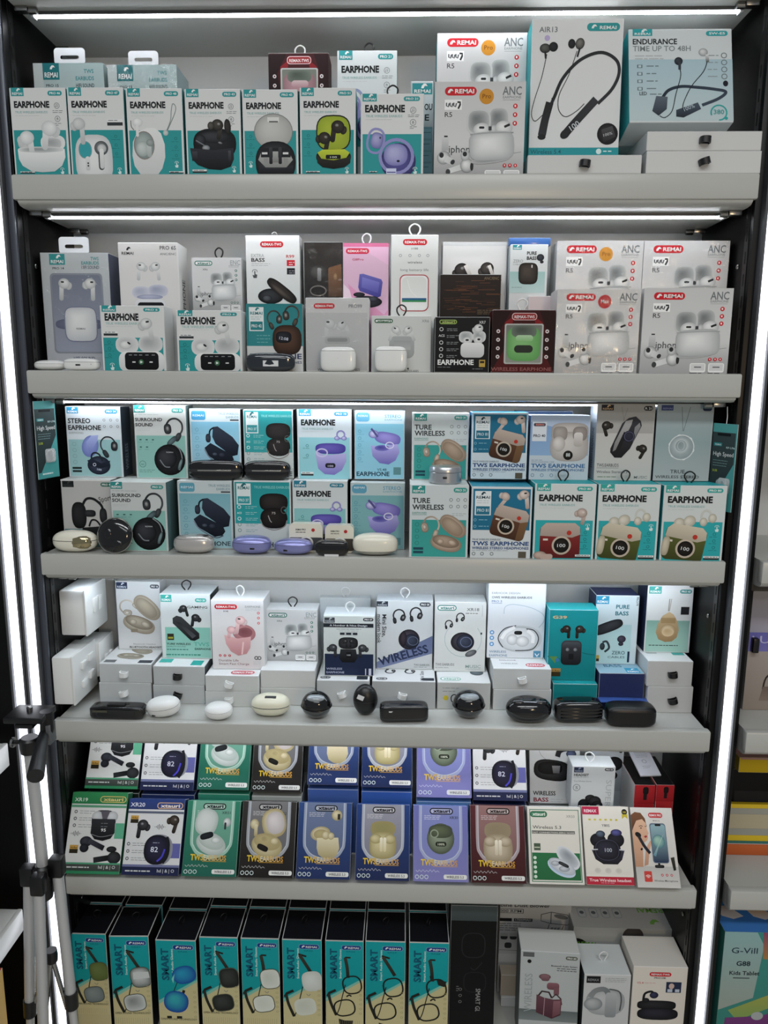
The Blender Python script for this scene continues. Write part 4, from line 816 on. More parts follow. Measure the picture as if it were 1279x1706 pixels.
def f_card(a, dy=0):
    a.R(0, 0, 1, 1, '#5aa9a9', '#4a9c9c'); a.P([(0, .1), (.95, .1), (.95, .45), (.15, .92), (0, .92)], '#3a4a4c', '#2c3638'); a.R(.2, .11, .75, .14, '#11161a', r=.02, g='icon'); a.R(.08, .22, .42, .26, '#2f8f92', r=.03, g='logo'); a.T('REMAI', .14, .38, .25, .05, WH, .6, g='logo'); a.T('High Speed', .08, .92, .37, .13, WH, .3); a.T('RP-U96', .6, .95, .28, .06, '#cfe6e6', .3); a.M(.1, .7, .42, .03, 3, '#7d9a9a', .02); a.T('2USB', .1, .3, .555, .07, '#b9c83a', .8)
    a.R(.38, .62, .85, .80, '#cfd3d3', '#a9adad', r=.08, g='pic'); a.R(.5, .66, .62, .72, '#7d8182', g='pic'); a.M(.2, .85, .93, .03, 1, '#d6eaea', .05)

# ---- designs of the fourth shelf
def f_bth(a):
    badge(a, .02, .01, .27, .105, '#23304a', '#c9d0dc'); pill(a, .78, .04, .985, .095, 'PRO 16', '#3a424e'); hook(a, .26, .38, .30, -70, 1, '#d0c9be', '#8d8478', .12); clam(a, .56, .50, .80, '#cfc7b6', '#94897a', '#b9af9c', rot=6); a.R(.3, .69, .46, .74, '#8f8674', r=.02, g='pic'); a.T('Bluetooth Headset', .34, .85, .925, .03, '#7d8284', .2); a.T('BLUETOOTH HEADSET', .25, .98, .975, .042, '#2c3034', 1.2)
def f_gaming(a):
    badge(a, .02, .01, .235, .12, '#3fa59a'); pill(a, .70, .06, .925, .12, 'PRO 20', '#3fa59a'); a.T('GAMING', .54, .94, .215, .05, '#3a3e40', .8); a.M(.54, .94, .23, .02, 1, '#9aa0a0', .006); a.R(.08, .51, .98, .985, '#7fb8aa', '#93c6ba')
    inear(a, .46, .22, .24, -14, 1); inear(a, .70, .36, .26, 10, -1); a.P([(.24, .37), (.32, .33), (.42, .35), (.76, .60), (.76, .68), (.66, .72), (.58, .71), (.24, .45)], '#3c3d40', '#0d0e10', 'pic'); a.P([(.3, .42), (.4, .44), (.7, .64), (.62, .68)], '#232427', '#4a4c50', 'pic'); a.R(.12, .61, .25, .71, '#2e2e22', g='icon'); a.R(.135, .66, .235, .69, '#9a9a3a', g='icon')
    a.T('TURE WIRELESS', .1, .58, .785, .04, '#2c3a38', 1.2); a.T('QUALITY SOUND', .1, .48, .82, .025, '#4f6a64', .4); a.T('TWS', .64, .95, .80, .08, '#5aa898', .6); a.T('EARPHONE', .66, .98, .86, .04, '#2a3432', 1.2); a.M(.1, .6, .85, .02, 1, '#3f7a6e', .02); a.M(.08, .97, .93, .03, 1, '#3f8a7a', .025)
def f_pink98(a):
    redpill(a, .07, .06, .50, .13, 'REMAX-TWS'); a.T('R98', .24, .33, .17, .03, '#4a4e50', .6); a.T('EARPHONE', .65, .94, .105, .04, '#8f9698', .4); a.M(.66, .94, .12, .02, 2, '#a9aeb0', .006)
    for v in (.18, .25, .325): a.E(.90, v, .025, .025, '#c23a4a', g='icon'); a.R(.89, v-.01, .91, v+.01, '#f0d6d8', g='icon')
    P0, P1 = '#d9a9ab', '#b07c80'
    a.E(.62, .47, .22, .17, '#c28b8e', '#a37075', rot=10); a.E(.64, .46, .14, .1, '#7a4a50', '#8f5a60'); a.P([(.24, .50), (.5, .55), (.75, .52), (.73, .68), (.66, .77), (.5, .8), (.36, .74), (.27, .63)], '#dcb0b2', '#b98488', 'pic'); a.L([(.6, .6), (.57, .78)], .03, '#e8c9ca'); bud(a, .37, .43, .30, 4, -1, '#ecc9ca', '#c49a9c', dot=False, sl=.55); bud(a, .55, .29, .34, 8, -1, '#eed2d2', '#c9a3a5', sl=.8)
    for u in (.15, .24, .33): a.E(u, .80, .025, .025, '#b8323c', g='icon'); a.R(u-.006, .79, u+.006, .81, '#f0d6d8', g='icon')
    a.T('Durable Life', .12, .50, .885, .042, '#7a5a5e', .2); a.T('Smart Fast Charge', .12, .70, .935, .042, '#7a5a5e', .2); a.O(.84, .83, .03, .03, .015, '#3a3e40', 'icon'); a.O(.9, .83, .03, .03, .015, '#3a3e40', 'icon'); a.M(.78, .95, .88, .02, 3, '#b9bebf', .008)
def f_number(a):
    badge(a, .02, .03, .22, .115, '#3c4046', '#aeb4ba'); pill(a, .77, .03, .97, .085, 'PRO 57', '#33373c'); a.R(.0, .125, .97, .19, '#20242c'); a.T('A Number & Nice Design', .12, .85, .172, .035, '#c9cfd4', .8); a.M(.25, .75, .215, .022, 1, '#8d949a', .012); a.M(.3, .7, .245, .02, 1, '#8d949a', .008); a.R(.32, .275, .66, .315, '#2a3038'); a.R(.41, .28, .44, .31, '#c3c8cc', g='icon'); a.R(.54, .28, .57, .31, '#c3c8cc', g='icon')
    a.R(.02, .63, .97, .985, '#1f2a44', '#232c48'); a.E(.48, .45, .19, .12, '#3a3c40', '#141518', n=3); inear(a, .42, .42, .15, 0, 1); inear(a, .55, .42, .15, 0, -1); a.P([(.33, .55), (.63, .55), (.66, .7), (.6, .77), (.36, .77), (.3, .7)], '#2c2e32', '#101114', 'pic'); a.R(.44, .60, .54, .69, '#121316', g='pic'); a.T('100', .455, .525, .66, .03, '#d0d6da', .3, g='pic')
    inear(a, .18, .53, .26, 0, 1, '#4a4e52', '#1a1c1f'); inear(a, .76, .53, .26, 0, -1, '#4a4e52', '#1a1c1f'); a.T('WIRELESS', .05, .36, .895, .04, '#aeb6cc', .8); a.T('EARPHONE', .05, .40, .955, .04, '#aeb6cc', .8); a.R(.81, .87, .83, .98, '#c9cede', g='icon'); a.R(.88, .87, .93, .98, '#c9cede', g='icon')
def f_mini(a):
    badge(a, .0, .01, .20, .085, '#2c333c', '#aeb4ba'); pill(a, .76, .02, .955, .08, 'PRO 58', '#3a4048'); a.P([(0, .90), (1, .50), (1, .76), (.08, .985), (0, .985)], '#5f6a8c', '#7782a4'); a.T('Mini Size,', .1, .52, .20, .075, '#33373c', .8, rot=90); a.T('modern look', .01, .55, .20, .07, '#33373c', .8, rot=90)
    hook(a, .40, .22, .19, 10, -1, '#3a3c42', '#141518', .14); hook(a, .70, .19, .19, 10, -1, '#3a3c42', '#141518', .14); a.E(.58, .56, .19, .19, '#4a4450', '#1a181e'); a.E(.62, .58, .14, .13, '#3a4254', '#141824'); a.O(.65, .58, .09, .08, .012, '#5a6478'); a.E(.48, .55, .06, .14, '#3c343c', '#1a161c')
    a.T('WIRELESS', .06, .98, .95, .15, '#2c3652', 1.6, rot=-17, g='logo'); a.T('TWS EARBUDS', .67, .95, .945, .035, '#55595c', .6); a.M(.67, .95, .96, .02, 1, '#8d9294', .01)  # slanted WIRELESS is title lettering, built with the logo group
def f_xr18(a):
    xta(a, .05, .045, .42, .125, '#2f7f72'); a.T('XR18', .62, .86, .125, .06, '#5d6264', .4); a.M(.6, .9, .155, .02, 1, '#3c4042', .012); a.R(.92, .04, .925, .2, '#8d9294'); a.O(.56, .53, .36, .36, .012, '#a9bfc0', 'pic', a0=-40, a1=235)
    hook(a, .28, .32, .13, 10, -1, '#3a3c42', '#141518', .16); hook(a, .50, .22, .14, 20, -1, '#3a3c42', '#141518', .16); a.E(.55, .57, .23, .2, '#4a4650', '#16151a'); a.E(.60, .57, .17, .16, '#3f4658', '#171b28'); a.O(.62, .57, .11, .1, .014, '#66708a'); a.E(.72, .73, .12, .06, '#7d8084', '#3c3f44', rot=-25); a.R(.90, .43, .93, .46, '#3c4042', g='icon')
    a.T('TWS EARBUDS', .03, .40, .915, .05, '#6d7274', .5); a.M(.03, .35, .94, .02, 1, '#9da2a4', .012); a.T('MUSIC', .62, .92, .945, .065, '#7f9a96', .3); a.R(.62, .96, .92, .964, '#7f9a96', g='text')
def f_earhook(a):
    a.R(.06, .0, .26, .035, '#3a7ab8', g='logo'); a.T('REMAI', .08, .24, .028, .02, '#d6e4f0', .6, g='logo'); a.T('EARHOOK DESIGN', .06, .55, .18, .035, '#6d7274', .3); a.T('OWS WIRELESS EARBUDS', .06, .76, .235, .038, '#3c4042', .8); a.T('PRO 5', .06, .24, .285, .035, '#4a6a9a', .4); a.R(.06, .295, .24, .30, '#4a6a9a', g='text')
    a.L([(.28, .43), (.3, .34), (.45, .31), (.75, .35), (.96, .43), (.98, .52), (.9, .6)], .012, '#aab9c2'); a.E(.58, .75, .38, .25, '#e2e5e7', '#c2c7ca', n=2.2); a.O(.55, .75, .36, .22, .02, '#aeb4b8', n=2.2)
    a.L([(.5, .58), (.3, .62), (.19, .74), (.28, .86)], .016, '#2e3236'); a.L([(.68, .62), (.82, .64), (.9, .75), (.8, .88), (.5, .9)], .016, '#2e3236'); a.L([(.48, .6), (.33, .66), (.25, .75)], .06, '#eceeef'); a.L([(.7, .64), (.8, .7), (.8, .8)], .06, '#eceeef'); a.E(.44, .76, .1, .1, '#eceeef', '#b4b9bc'); a.E(.62, .78, .12, .1, '#eceeef', '#b4b9bc'); a.E(.54, .67, .07, .035, '#26282a', '#101112', n=3)
    for i, v in enumerate((.67, .74, .82)): a.E(.08, v, .04, .04, '#5a94c4', g='icon'); a.E(.08, v, .02, .02, '#cfe0ee', g='icon')
    a.T('WIRELESS', .04, .34, .93, .04, '#6a8aa4', .6); a.T('EARPHONE', .04, .36, .98, .04, '#6a8aa4', .6); a.R(.82, .90, .95, .985, '#5a94b4', g='icon'); a.T('V', .84, .93, .975, .06, '#e6eef4', .8, g='icon')
def f_g39(a):
    a.R(.01, .01, .99, .99, '#17898e', '#128085'); a.T('G39', .07, .36, .125, .06, '#c9a97a', 1.4, g='logo'); inear(a, .36, .27, .27, 0, 1, '#3a2f2a', '#15100e'); inear(a, .63, .27, .27, 0, -1, '#3a3430', '#15110f'); a.R(.27, .43, .69, .78, '#3a3d42', '#17181c', r=.1, g='pic'); a.R(.29, .45, .67, .56, '#4a4e54', '#2a2c32', r=.08, g='pic'); a.E(.4, .56, .04, .04, '#8d9296', '#4a4e52'); a.E(.56, .56, .04, .04, '#8d9296', '#4a4e52'); a.R(.43, .62, .53, .70, '#16171b', g='pic')
    a.L([(.7, .60), (.82, .62), (.96, .63)], .02, '#0f6a70'); a.L([(0, .66), (.14, .68), (.26, .70)], .025, '#0f6a70'); a.P([(.03, .66), (.2, .66), (.16, .76)], '#5a8a4a', g='pic'); a.E(.2, .71, .04, .04, '#3a7ab0'); a.R(.05, .83, .28, .945, '#3a2f1a', g='icon'); a.R(.05, .83, .28, .88, '#b08a4a', g='icon'); a.T('Hi-Res', .07, .26, .872, .03, '#3a2f1a', .6, g='icon')
def f_pb2(a):
    a.R(0, .42, .86, .985, '#a9c9cc', '#b4d2d2'); badge(a, .0, .01, .30, .125, '#2f8fb4'); a.T('PURE', .47, .78, .19, .095, '#2f6f7c', 1.4); a.T('BASS', .46, .77, .285, .095, '#2f6f7c', 1.4); a.T('PRO79', .93, 1.14, .02, .05, '#3c4650', .8, rot=90)
    a.E(.30, .46, .13, .37, '#3a3d42', '#141518', rot=68, n=2.8); a.E(.64, .63, .1, .09, '#4a4656', '#1f1c28'); a.E(.63, .7, .06, .05, '#3a3644', '#1a1822'); a.L([(.2, .68), (.3, .67), (.36, .76), (.26, .82)], .05, '#2f3a40'); a.E(.2, .74, .06, .09, '#3a464c', '#151c20'); a.T('ZERO', .43, .74, .855, .085, '#3c5a66', .6); a.T('CABLES', .34, .74, .91, .05, '#3c5a66', .4); a.R(0, .87, .14, .96, '#b89a3a', g='icon'); a.R(0, .92, .14, .96, '#3a321a', g='icon'); a.R(.80, .81, .85, .97, '#24304a', g='icon')
def f_egg(a):
    a.R(.02, .52, .96, .985, '#86b0a4', '#9cc2b6'); badge(a, .03, .02, .30, .125, '#4aa29a'); pill(a, .70, .06, .96, .12, 'PRO 43', '#3f8f8a'); a.L([(.49, .20), (.48, .38)], .02, '#8d8a80', sm=False); a.L([(.53, .20), (.5, .38)], .02, '#a9a69c', sm=False); a.R(.75, .315, .93, .43, '#1f2024', g='icon')
    a.P([(.5, .39), (.6, .43), (.7, .54), (.735, .66), (.70, .77), (.6, .83), (.45, .84), (.3, .80), (.235, .70), (.26, .58), (.36, .45)], '#cdb48e', '#8f7450', 'pic'); a.E(.5, .67, .17, .15, '#d6c3a2', '#a58a64'); a.E(.5, .69, .13, .1, '#b99f78', '#d0bc98'); a.R(.33, .48, .65, .56, '#a68c64', g='pic'); a.M(.1, .9, .885, .03, 1, '#2c3a34', .018)
# ---- designs of the fifth shelf
def scrib(a, u, v, L, c, h=.02):
    r = random.Random(int(u*100+v*1000)); p = []
    n = 14
    for i in range(n): p.append((u+L*i/(n-1), v+(h if i % 2 else -h*r.random())*a.w/a.h))
    a.L(p, .008, c, g='text', n=3)
def case_open(a, u, v, k, c='#d8cfae', c2='#a3966c', lid='round', ci='#b3a679'):
    a.loc(u, v, k)
    if lid == 'mirror':        # round lid up with mirror, oval base, side view
        a.E(.16, -.32, .36, .40, c, c2, rot=-12, n=2.4); a.E(.2, -.33, .27, .31, '#d6d0d0', '#b4aeae', rot=-12, n=2.4); a.E(-.02, .30, .46, .33, c, c2, rot=12); a.E(-.02, .2, .40, .22, ci, c2, rot=12); a.E(-.1, .12, .12, .1, c2, ci); a.E(.2, .18, .13, .1, c, c2); a.E(-.14, .36, .17, .08, '#1f1d18', '#0c0b09', rot=22, n=3)
        a.E(-.42, -.28, .13, .14, c, c2); a.R(-.42, -.28, -.32, .06, c, c2, r=.05, g='pic')
    elif lid == 'ring':
        a.E(-.12, -.30, .34, .38, c, c2, rot=12, n=2.4); a.E(-.14, -.3, .25, .29, mix(ci, c, .5), ci, rot=12, n=2.4); a.E(.06, .30, .46, .30, c, c2, rot=18); a.E(.06, .22, .40, .22, ci, c2, rot=18); a.E(-.08, .08, .2, .09, '#20262a', '#101416', rot=-15, n=3); a.E(.2, .2, .14, .09, c, c2); a.E(.5, -.3, .12, .13, '#d6dcda', '#8d9896'); a.R(.42, -.3, .48, -.1, '#2a3236', r=.03, g='pic')
    elif lid == 'cup':
        a.E(-.12, -.10, .3, .2, mix(c, '#ffffff', .1), c2, rot=-8); a.E(-.1, -.08, .22, .14, ci, c2); a.P([(-.22, .02), (.42, .0), (.46, .3), (.38, .5), (.2, .6), (0, .58), (-.16, .48), (-.22, .3)], c, c2, 'pic'); a.E(.04, -.06, .12, .12, c, c2); a.E(.2, -.04, .1, .1, c, c2); a.E(.36, -.62, .16, .15, c, c2); a.R(.38, -.66, .46, -.5, '#2a2820', g='pic')
    elif lid == 'stems':
        a.E(0, -.32, .42, .24, ci, c2, n=2.8); a.E(0, .2, .46, .42, c, c2, n=2.8); a.E(-.24, .0, .2, .15, c, c2); a.E(.24, .0, .2, .15, c, c2); a.R(-.1, -.05, .0, .4, '#efe9d6', c, r=.05, g='pic'); a.R(.02, -.05, .12, .4, '#efe9d6', c, r=.05, g='pic')
    elif lid == 'window':
        a.E(0, 0, .48, .5, c, c2); a.E(0, -.24, .42, .22, ci, mix(c2, '#000000', .3), n=2.6); a.O(-.22, -.16, .13, .12, .04, c); a.R(-.18, .10, .2, .25, '#1c2216', r=.07, g='pic'); a.T('100%', -.1, .14, .215, .07, '#dfe8d0', .3, g='pic')
    a.end()
def tws(c, c2, arch, model, lid, cc=('#d8cfae', '#a3966c', '#b3a679'), ring='#c9d2dc', pu=.50, pv=.44, k=.52, tc='#d8a83a'):
    def f(a):
        a.R(.005, .002, .995, .998, c, c2)
        U = [(.13, .0), (.13, .5), (.17, .62), (.28, .71), (.5, .75), (.72, .71), (.83, .62), (.87, .5), (.87, .0)]
        a.P(U, arch, mix(arch, c2, .35)); a.L([(.13, .0), (.13, .5), (.17, .62), (.28, .71), (.5, .75), (.72, .71), (.83, .62), (.87, .5), (.87, .0)], .055, mix(ring, arch, .65), mix(ring, arch, .65), g='panel'); a.L([(.145, .0), (.145, .5), (.185, .61), (.29, .69), (.5, .73), (.71, .69), (.815, .61), (.855, .5), (.855, .0)], .014, mix(ring, arch, .25), g='panel')
        a.R(.30, .033, .73, .118, '#0d0e10', r=.06, g='logo'); a.R(.32, .047, .71, .104, mix(arch, '#ffffff', .3), r=.045, g='logo'); a.T('xtauri', .36, .68, .094, .058, '#0d0e10', 2.2, g='logo')
        a.M(.2, .5, .135, .022, 3, mix(arch, '#ffffff', .5), .009)
        if model: a.T(model, .66, .82, .175, .045, '#2c3238', .3)
        case_open(a, pu, pv, k, *cc[:2], lid, cc[2])
        a.T('TWS', .14, .38, .79, .10, '#e8c83c', 1.6, c2='#d0a83c'); a.T('EARBUDS', .385, .80, .79, .088, '#e0cf9a', 1, c2='#d09a3a'); a.R(.36, .80, .80, .806, tc, g='text')
        scrib(a, .05, .86, .42, mix(c2, '#ffffff', .4)); a.R(.55, .905, .97, .965, '#dfe1de', r=.03, g='icon'); a.T('WIRELESS 5.3', .60, .91, .951, .04, '#3c4046', 1, g='icon')
        for u in (.07, .155, .24): a.O(u, .94, .03, .03, .012, '#c9d6d6', 'icon')
    return f
def hires(a, u0, v0, u1, v1): m = v0+(v1-v0)*.5; a.R(u0, v0, u1, m, '#c49a4a', g='icon'); a.R(u0, m, u1, v1, '#2c261a', g='icon'); a.T('Hi-Res', u0+.015, u1-.015, m-.008, .03, '#3a2f1a', .8, g='icon')
def wave(a, u, v, c='#3c4042'):
    for i, h in enumerate((.01, .025, .06, .09, .05, .08, .03, .01)): a.R(u+.026*i, v-h/2*a.w/a.h, u+.026*i+.01, v+h/2*a.w/a.h, c, g='icon')
def rows(a, u, v, dv, c='#6d7274'):
    for i in range(3): a.O(u, v+i*dv, .022, .022, .012, '#3c4246', 'icon'); a.M(u+.07, u+.34, v+i*dv-.012, .028, 2, c, .007)
def band(a, u=.62, v=.94, c='#c9cdcc'):
    a.M(.06, .56, v, .03, 1, c, .02); a.T('hd | & | O', u, .92, v+.02, .05, c, .6)
def xr19(a):
    a.R(0, 0, 1, .145, '#2f8450', '#2a7a4a'); a.R(0, .16, 1, .19, '#5a9a78'); a.T('XR19', .05, .285, .115, .06, '#d6e2d6', .8); a.R(.51, .045, .985, .125, '#c9b86a', r=.06, g='logo'); a.R(.525, .055, .97, .115, '#3a7a4a', r=.05, g='logo'); a.T('xtauri', .57, .93, .105, .055, '#d2c27a', 1.6, g='logo')
    rows(a, .1, .245, .085); wave(a, .05, .515); a.R(.84, .38, 1, .57, '#5aa886'); hires(a, .07, .655, .22, .755)
    a.E(.62, .34, .22, .16, '#3a3c40', '#17181a', n=2.8); a.E(.5, .30, .10, .09, '#cfd2d4', '#a9acae'); a.E(.77, .30, .1, .09, '#cfd2d4', '#a9acae'); a.P([(.55, .23), (.72, .23), (.67, .34), (.6, .34)], '#5a5660', g='pic'); a.P([(.41, .33), (.83, .33), (.84, .5), (.78, .57), (.64, .60), (.49, .58), (.41, .51)], '#2c2e32', '#0f1012', 'pic'); a.L([(.43, .52), (.6, .55), (.82, .52)], .008, '#8d9094'); a.T('95', .59, .68, .485, .05, '#e8eaea', .6, g='pic'); a.M(.58, .7, .38, .04, 2, '#6d7074', .012)
    a.E(.35, .61, .11, .085, '#3a3c46', '#15161c'); a.E(.33, .69, .08, .07, '#2a2c34', '#101116'); a.L([(.40, .6), (.68, .69)], .085, '#3a3c46', '#17181e'); a.L([(.52, .835), (.8, .80)], .09, '#26282a', '#101112'); a.E(.88, .80, .12, .1, '#34363a', '#121315'); a.E(.82, .70, .09, .05, '#2a2c2e', '#0f1011')
    a.R(0, .865, 1, .885, '#4f9a76'); a.R(0, .885, 1, .965, '#4a4c4a', '#33403a'); a.R(0, .965, 1, 1, '#2f8058'); band(a, .62, .915)
def xr20(a):
    a.R(0, 0, 1, .14, '#2a3f7c', '#2c3a6a'); a.R(0, .165, 1, .195, '#5a6274'); a.T('XR20', .03, .29, .105, .065, '#d6dae6', .8); a.R(.51, .045, .975, .13, '#d8b48a', r=.06, g='logo'); a.R(.525, .055, .96, .12, '#2f4484', r=.05, g='logo'); a.T('xtauri', .57, .92, .11, .055, '#e8dccc', 1.6, g='logo')
    hires(a, .06, .225, .2, .325); wave(a, .5, .37); inear(a, .29, .35, .30, 4, -1, '#3a3c40', '#0f1012'); inear(a, .84, .28, .28, 14, 1, '#4a4038', '#1c1612'); rows(a, .07, .60, .095); a.R(.80, .585, .99, .775, '#5f62a0')
    a.E(.61, .67, .25, .25, '#4a4c58', '#8d9098', n=2.4); a.E(.58, .67, .23, .24, '#2a2a44', '#0d0d16', n=2.3); a.L([(.74, .5), (.78, .6), (.77, .75), (.7, .84)], .05, '#17181e'); a.T('82', .47, .60, .70, .085, '#d6dcea', .4, g='pic'); a.M(.5, .62, .575, .02, 1, '#8d90a4', .012); a.L([(.6, .82), (.68, .76), (.72, .66)], .03, '#4a44c0')
    a.R(0, .865, 1, .895, '#6a7096'); a.R(0, .895, 1, 1, '#1d2444', '#20264a'); band(a, .62, .94)
def wbass(a):
    a.L([(.48, .1), (.2, .18), (.22, .35), (.4, .45)], .008, '#8d9294'); a.E(.44, .56, .36, .20, '#3a3a3c', '#121213', n=2.8, rot=6); a.E(.40, .53, .24, .12, '#1c1c1e', '#0b0b0c', n=2.6); a.P([(.44, .5), (.6, .5), (.58, .6), (.46, .6)], '#8d8d8e', '#5a5a5c', 'pic'); a.L([(.55, .38), (.6, .3), (.75, .27), (.9, .3)], .1, '#2a2a2e'); a.E(.82, .34, .1, .07, '#5a6484', '#1f2334'); a.T('WIRELESS', .06, .5, .89, .075, '#2f3234', 1.4); a.T('BASS', .07, .36, .975, .075, '#8f2a3c', 1.4); a.M(.4, .65, .94, .03, 2, '#a9adae', .008)
def headset(a):
    badge(a, .04, .02, .26, .135, '#232c44', '#8f98b0'); pill(a, .75, .03, .96, .095, 'PRO 50', '#3a4046'); a.T('HEADSET', .045, .39, .215, .06, '#2c3034', 1.4); a.M(.045, .42, .24, .03, 1, '#9aa0a2', .01); a.T('True Wireless Stereo', .045, .46, .34, .03, '#6d7274', .2); a.O(.12, .47, .08, .08, .012, '#5d6264', 'icon'); a.T('S', .09, .15, .5, .07, '#5d6264', .4, g='icon'); a.T('SUPER BASS', .80, 2.1, .29, .13, '#a9aeb0', .2, rot=90)
    a.E(.45, .70, .12, .09, '#2c2c2f', '#101012'); a.E(.30, .84, .13, .14, '#26262a', '#0e0e10'); a.E(.56, .78, .15, .15, '#303034', '#111113'); a.E(.62, .86, .13, .12, '#26262a', '#0e0e10'); a.E(.64, .88, .05, .05, '#c9cccc', '#8d9192'); a.P([(.2, .9), (.7, .9), (.7, .99), (.2, .99)], '#1c1c1f', '#101012', 'pic')
def greybox(a):
    a.R(.02, .02, .98, .98, '#b4bcc2', '#a3abb2'); a.E(.72, .32, .26, .24, '#26262a', '#0c0c0e'); a.E(.62, .6, .22, .16, '#221a1e', '#0c090b'); a.E(.90, .03, .05, .04, '#2a2c2e')
def redmic(a):
    a.R(0, 0, 1, 1, '#a8242a', '#8f1c22'); a.E(.55, .3, .14, .2, '#1a1416', '#0c0a0b', n=3); a.R(.45, .45, .62, .8, '#1a1416', g='pic')
def green53(a):
    e = '#2f6a4c'
    a.R(.04, .035, .96, .97, '#4f7f66'); a.R(.055, .045, .945, .96, '#d9d6cc', '#dedcd4'); xta(a, .05, .06, .37, .14, '#2f6a4c', '#3f8060', '#dfe6dc'); a.T('XR50', .72, .88, .14, .045, '#8d8f8a', .3); a.T('Wireless 5.3', .09, .62, .29, .055, '#4a4c46', .5); a.R(.07, .315, .87, .355, '#5a5c56'); a.T('FAST CONNECTION-ZERO NOISE', .08, .86, .348, .025, '#d9d6cc', .8); a.R(.10, .48, .22, .57, '#4a5a48', g='icon'); a.R(.11, .525, .21, .54, '#b9c2a9', g='icon')
    a.R(.06, .60, .94, .945, '#2a7046', '#23663e')
    for i in range(5): a.E(.11, .665+.06*i, .03, .028, '#cfe0d2', g='icon')
    a.E(.72, .66, .25, .13, '#aeb4bc', '#d6dade', rot=42, n=2.4); a.E(.73, .66, .2, .1, '#8f969e', '#bcc2c8', rot=42, n=2.4); a.E(.59, .79, .27, .13, '#5a9ad0', '#c9d6e6', rot=24); a.E(.60, .77, .26, .11, '#dfe3e8', '#aeb6c0', rot=24); a.E(.48, .73, .08, .045, '#c9ced6', '#8d949e'); a.E(.64, .80, .1, .05, '#c9ced6', '#8d949e'); a.E(.63, .745, .1, .03, '#3c4046', '#1d2024', rot=24, n=3)
def y80s(a):
    a.R(0, 0, 1, .87, '#e2dfd6', '#dad7ce'); a.R(0, .005, .36, .11, '#b8264c', g='logo'); a.T('REMAX', .04, .31, .082, .06, '#f0dce2', 1.4, g='logo'); a.E(.91, .07, .06, .06, '#1d1c1a', g='icon'); a.P([(.85, .1), (.97, .1), (.97, .16), (.91, .13), (.85, .16)], '#c9b83a', g='icon'); a.T('100', .875, .945, .085, .04, '#c9b83a', .8, g='icon')
    for i in range(6): a.E(.15+.115*i, .175, .028, .02, '#c9bf4a', g='icon')
    a.T('Y80S', .40, .57, .265, .05, '#3a3a3c', .6)
    K = '#22222c'
    a.E(.30, .44, .17, .14, K, '#0b0b10'); a.E(.68, .43, .18, .15, K, '#0b0b10'); a.P([(.15, .56), (.85, .56), (.78, .68), (.68, .74), (.38, .74), (.22, .68)], '#2f3042', '#101018', 'pic'); a.E(.48, .56, .29, .21, '#2b2c3c', '#0c0c12', n=2.4); a.O(.48, .56, .25, .20, .012, '#3f4258', n=2.4); a.E(.36, .36, .1, .07, '#5a6a80', '#16181f'); a.E(.70, .34, .12, .07, '#5a5a9a', '#1a1a30'); a.T('100', .43, .58, .585, .075, '#b9c2cc', .2, g='pic'); a.L([(.16, .56), (.28, .555)], .02, '#c9ccd0'); a.L([(.74, .555), (.85, .56)], .02, '#c9ccd0')
    for i in range(3): a.E(.25+.22*i, .82, .07, .055, '#c3c0b8', '#d0cdc4', g='icon')
    a.R(0, .895, 1, .995, '#b5283c'); a.T('True Wireless headset', .06, .94, .955, .055, '#f0dadc', 1); a.M(.3, .7, .968, .02, 1, '#d89aa4', .01)
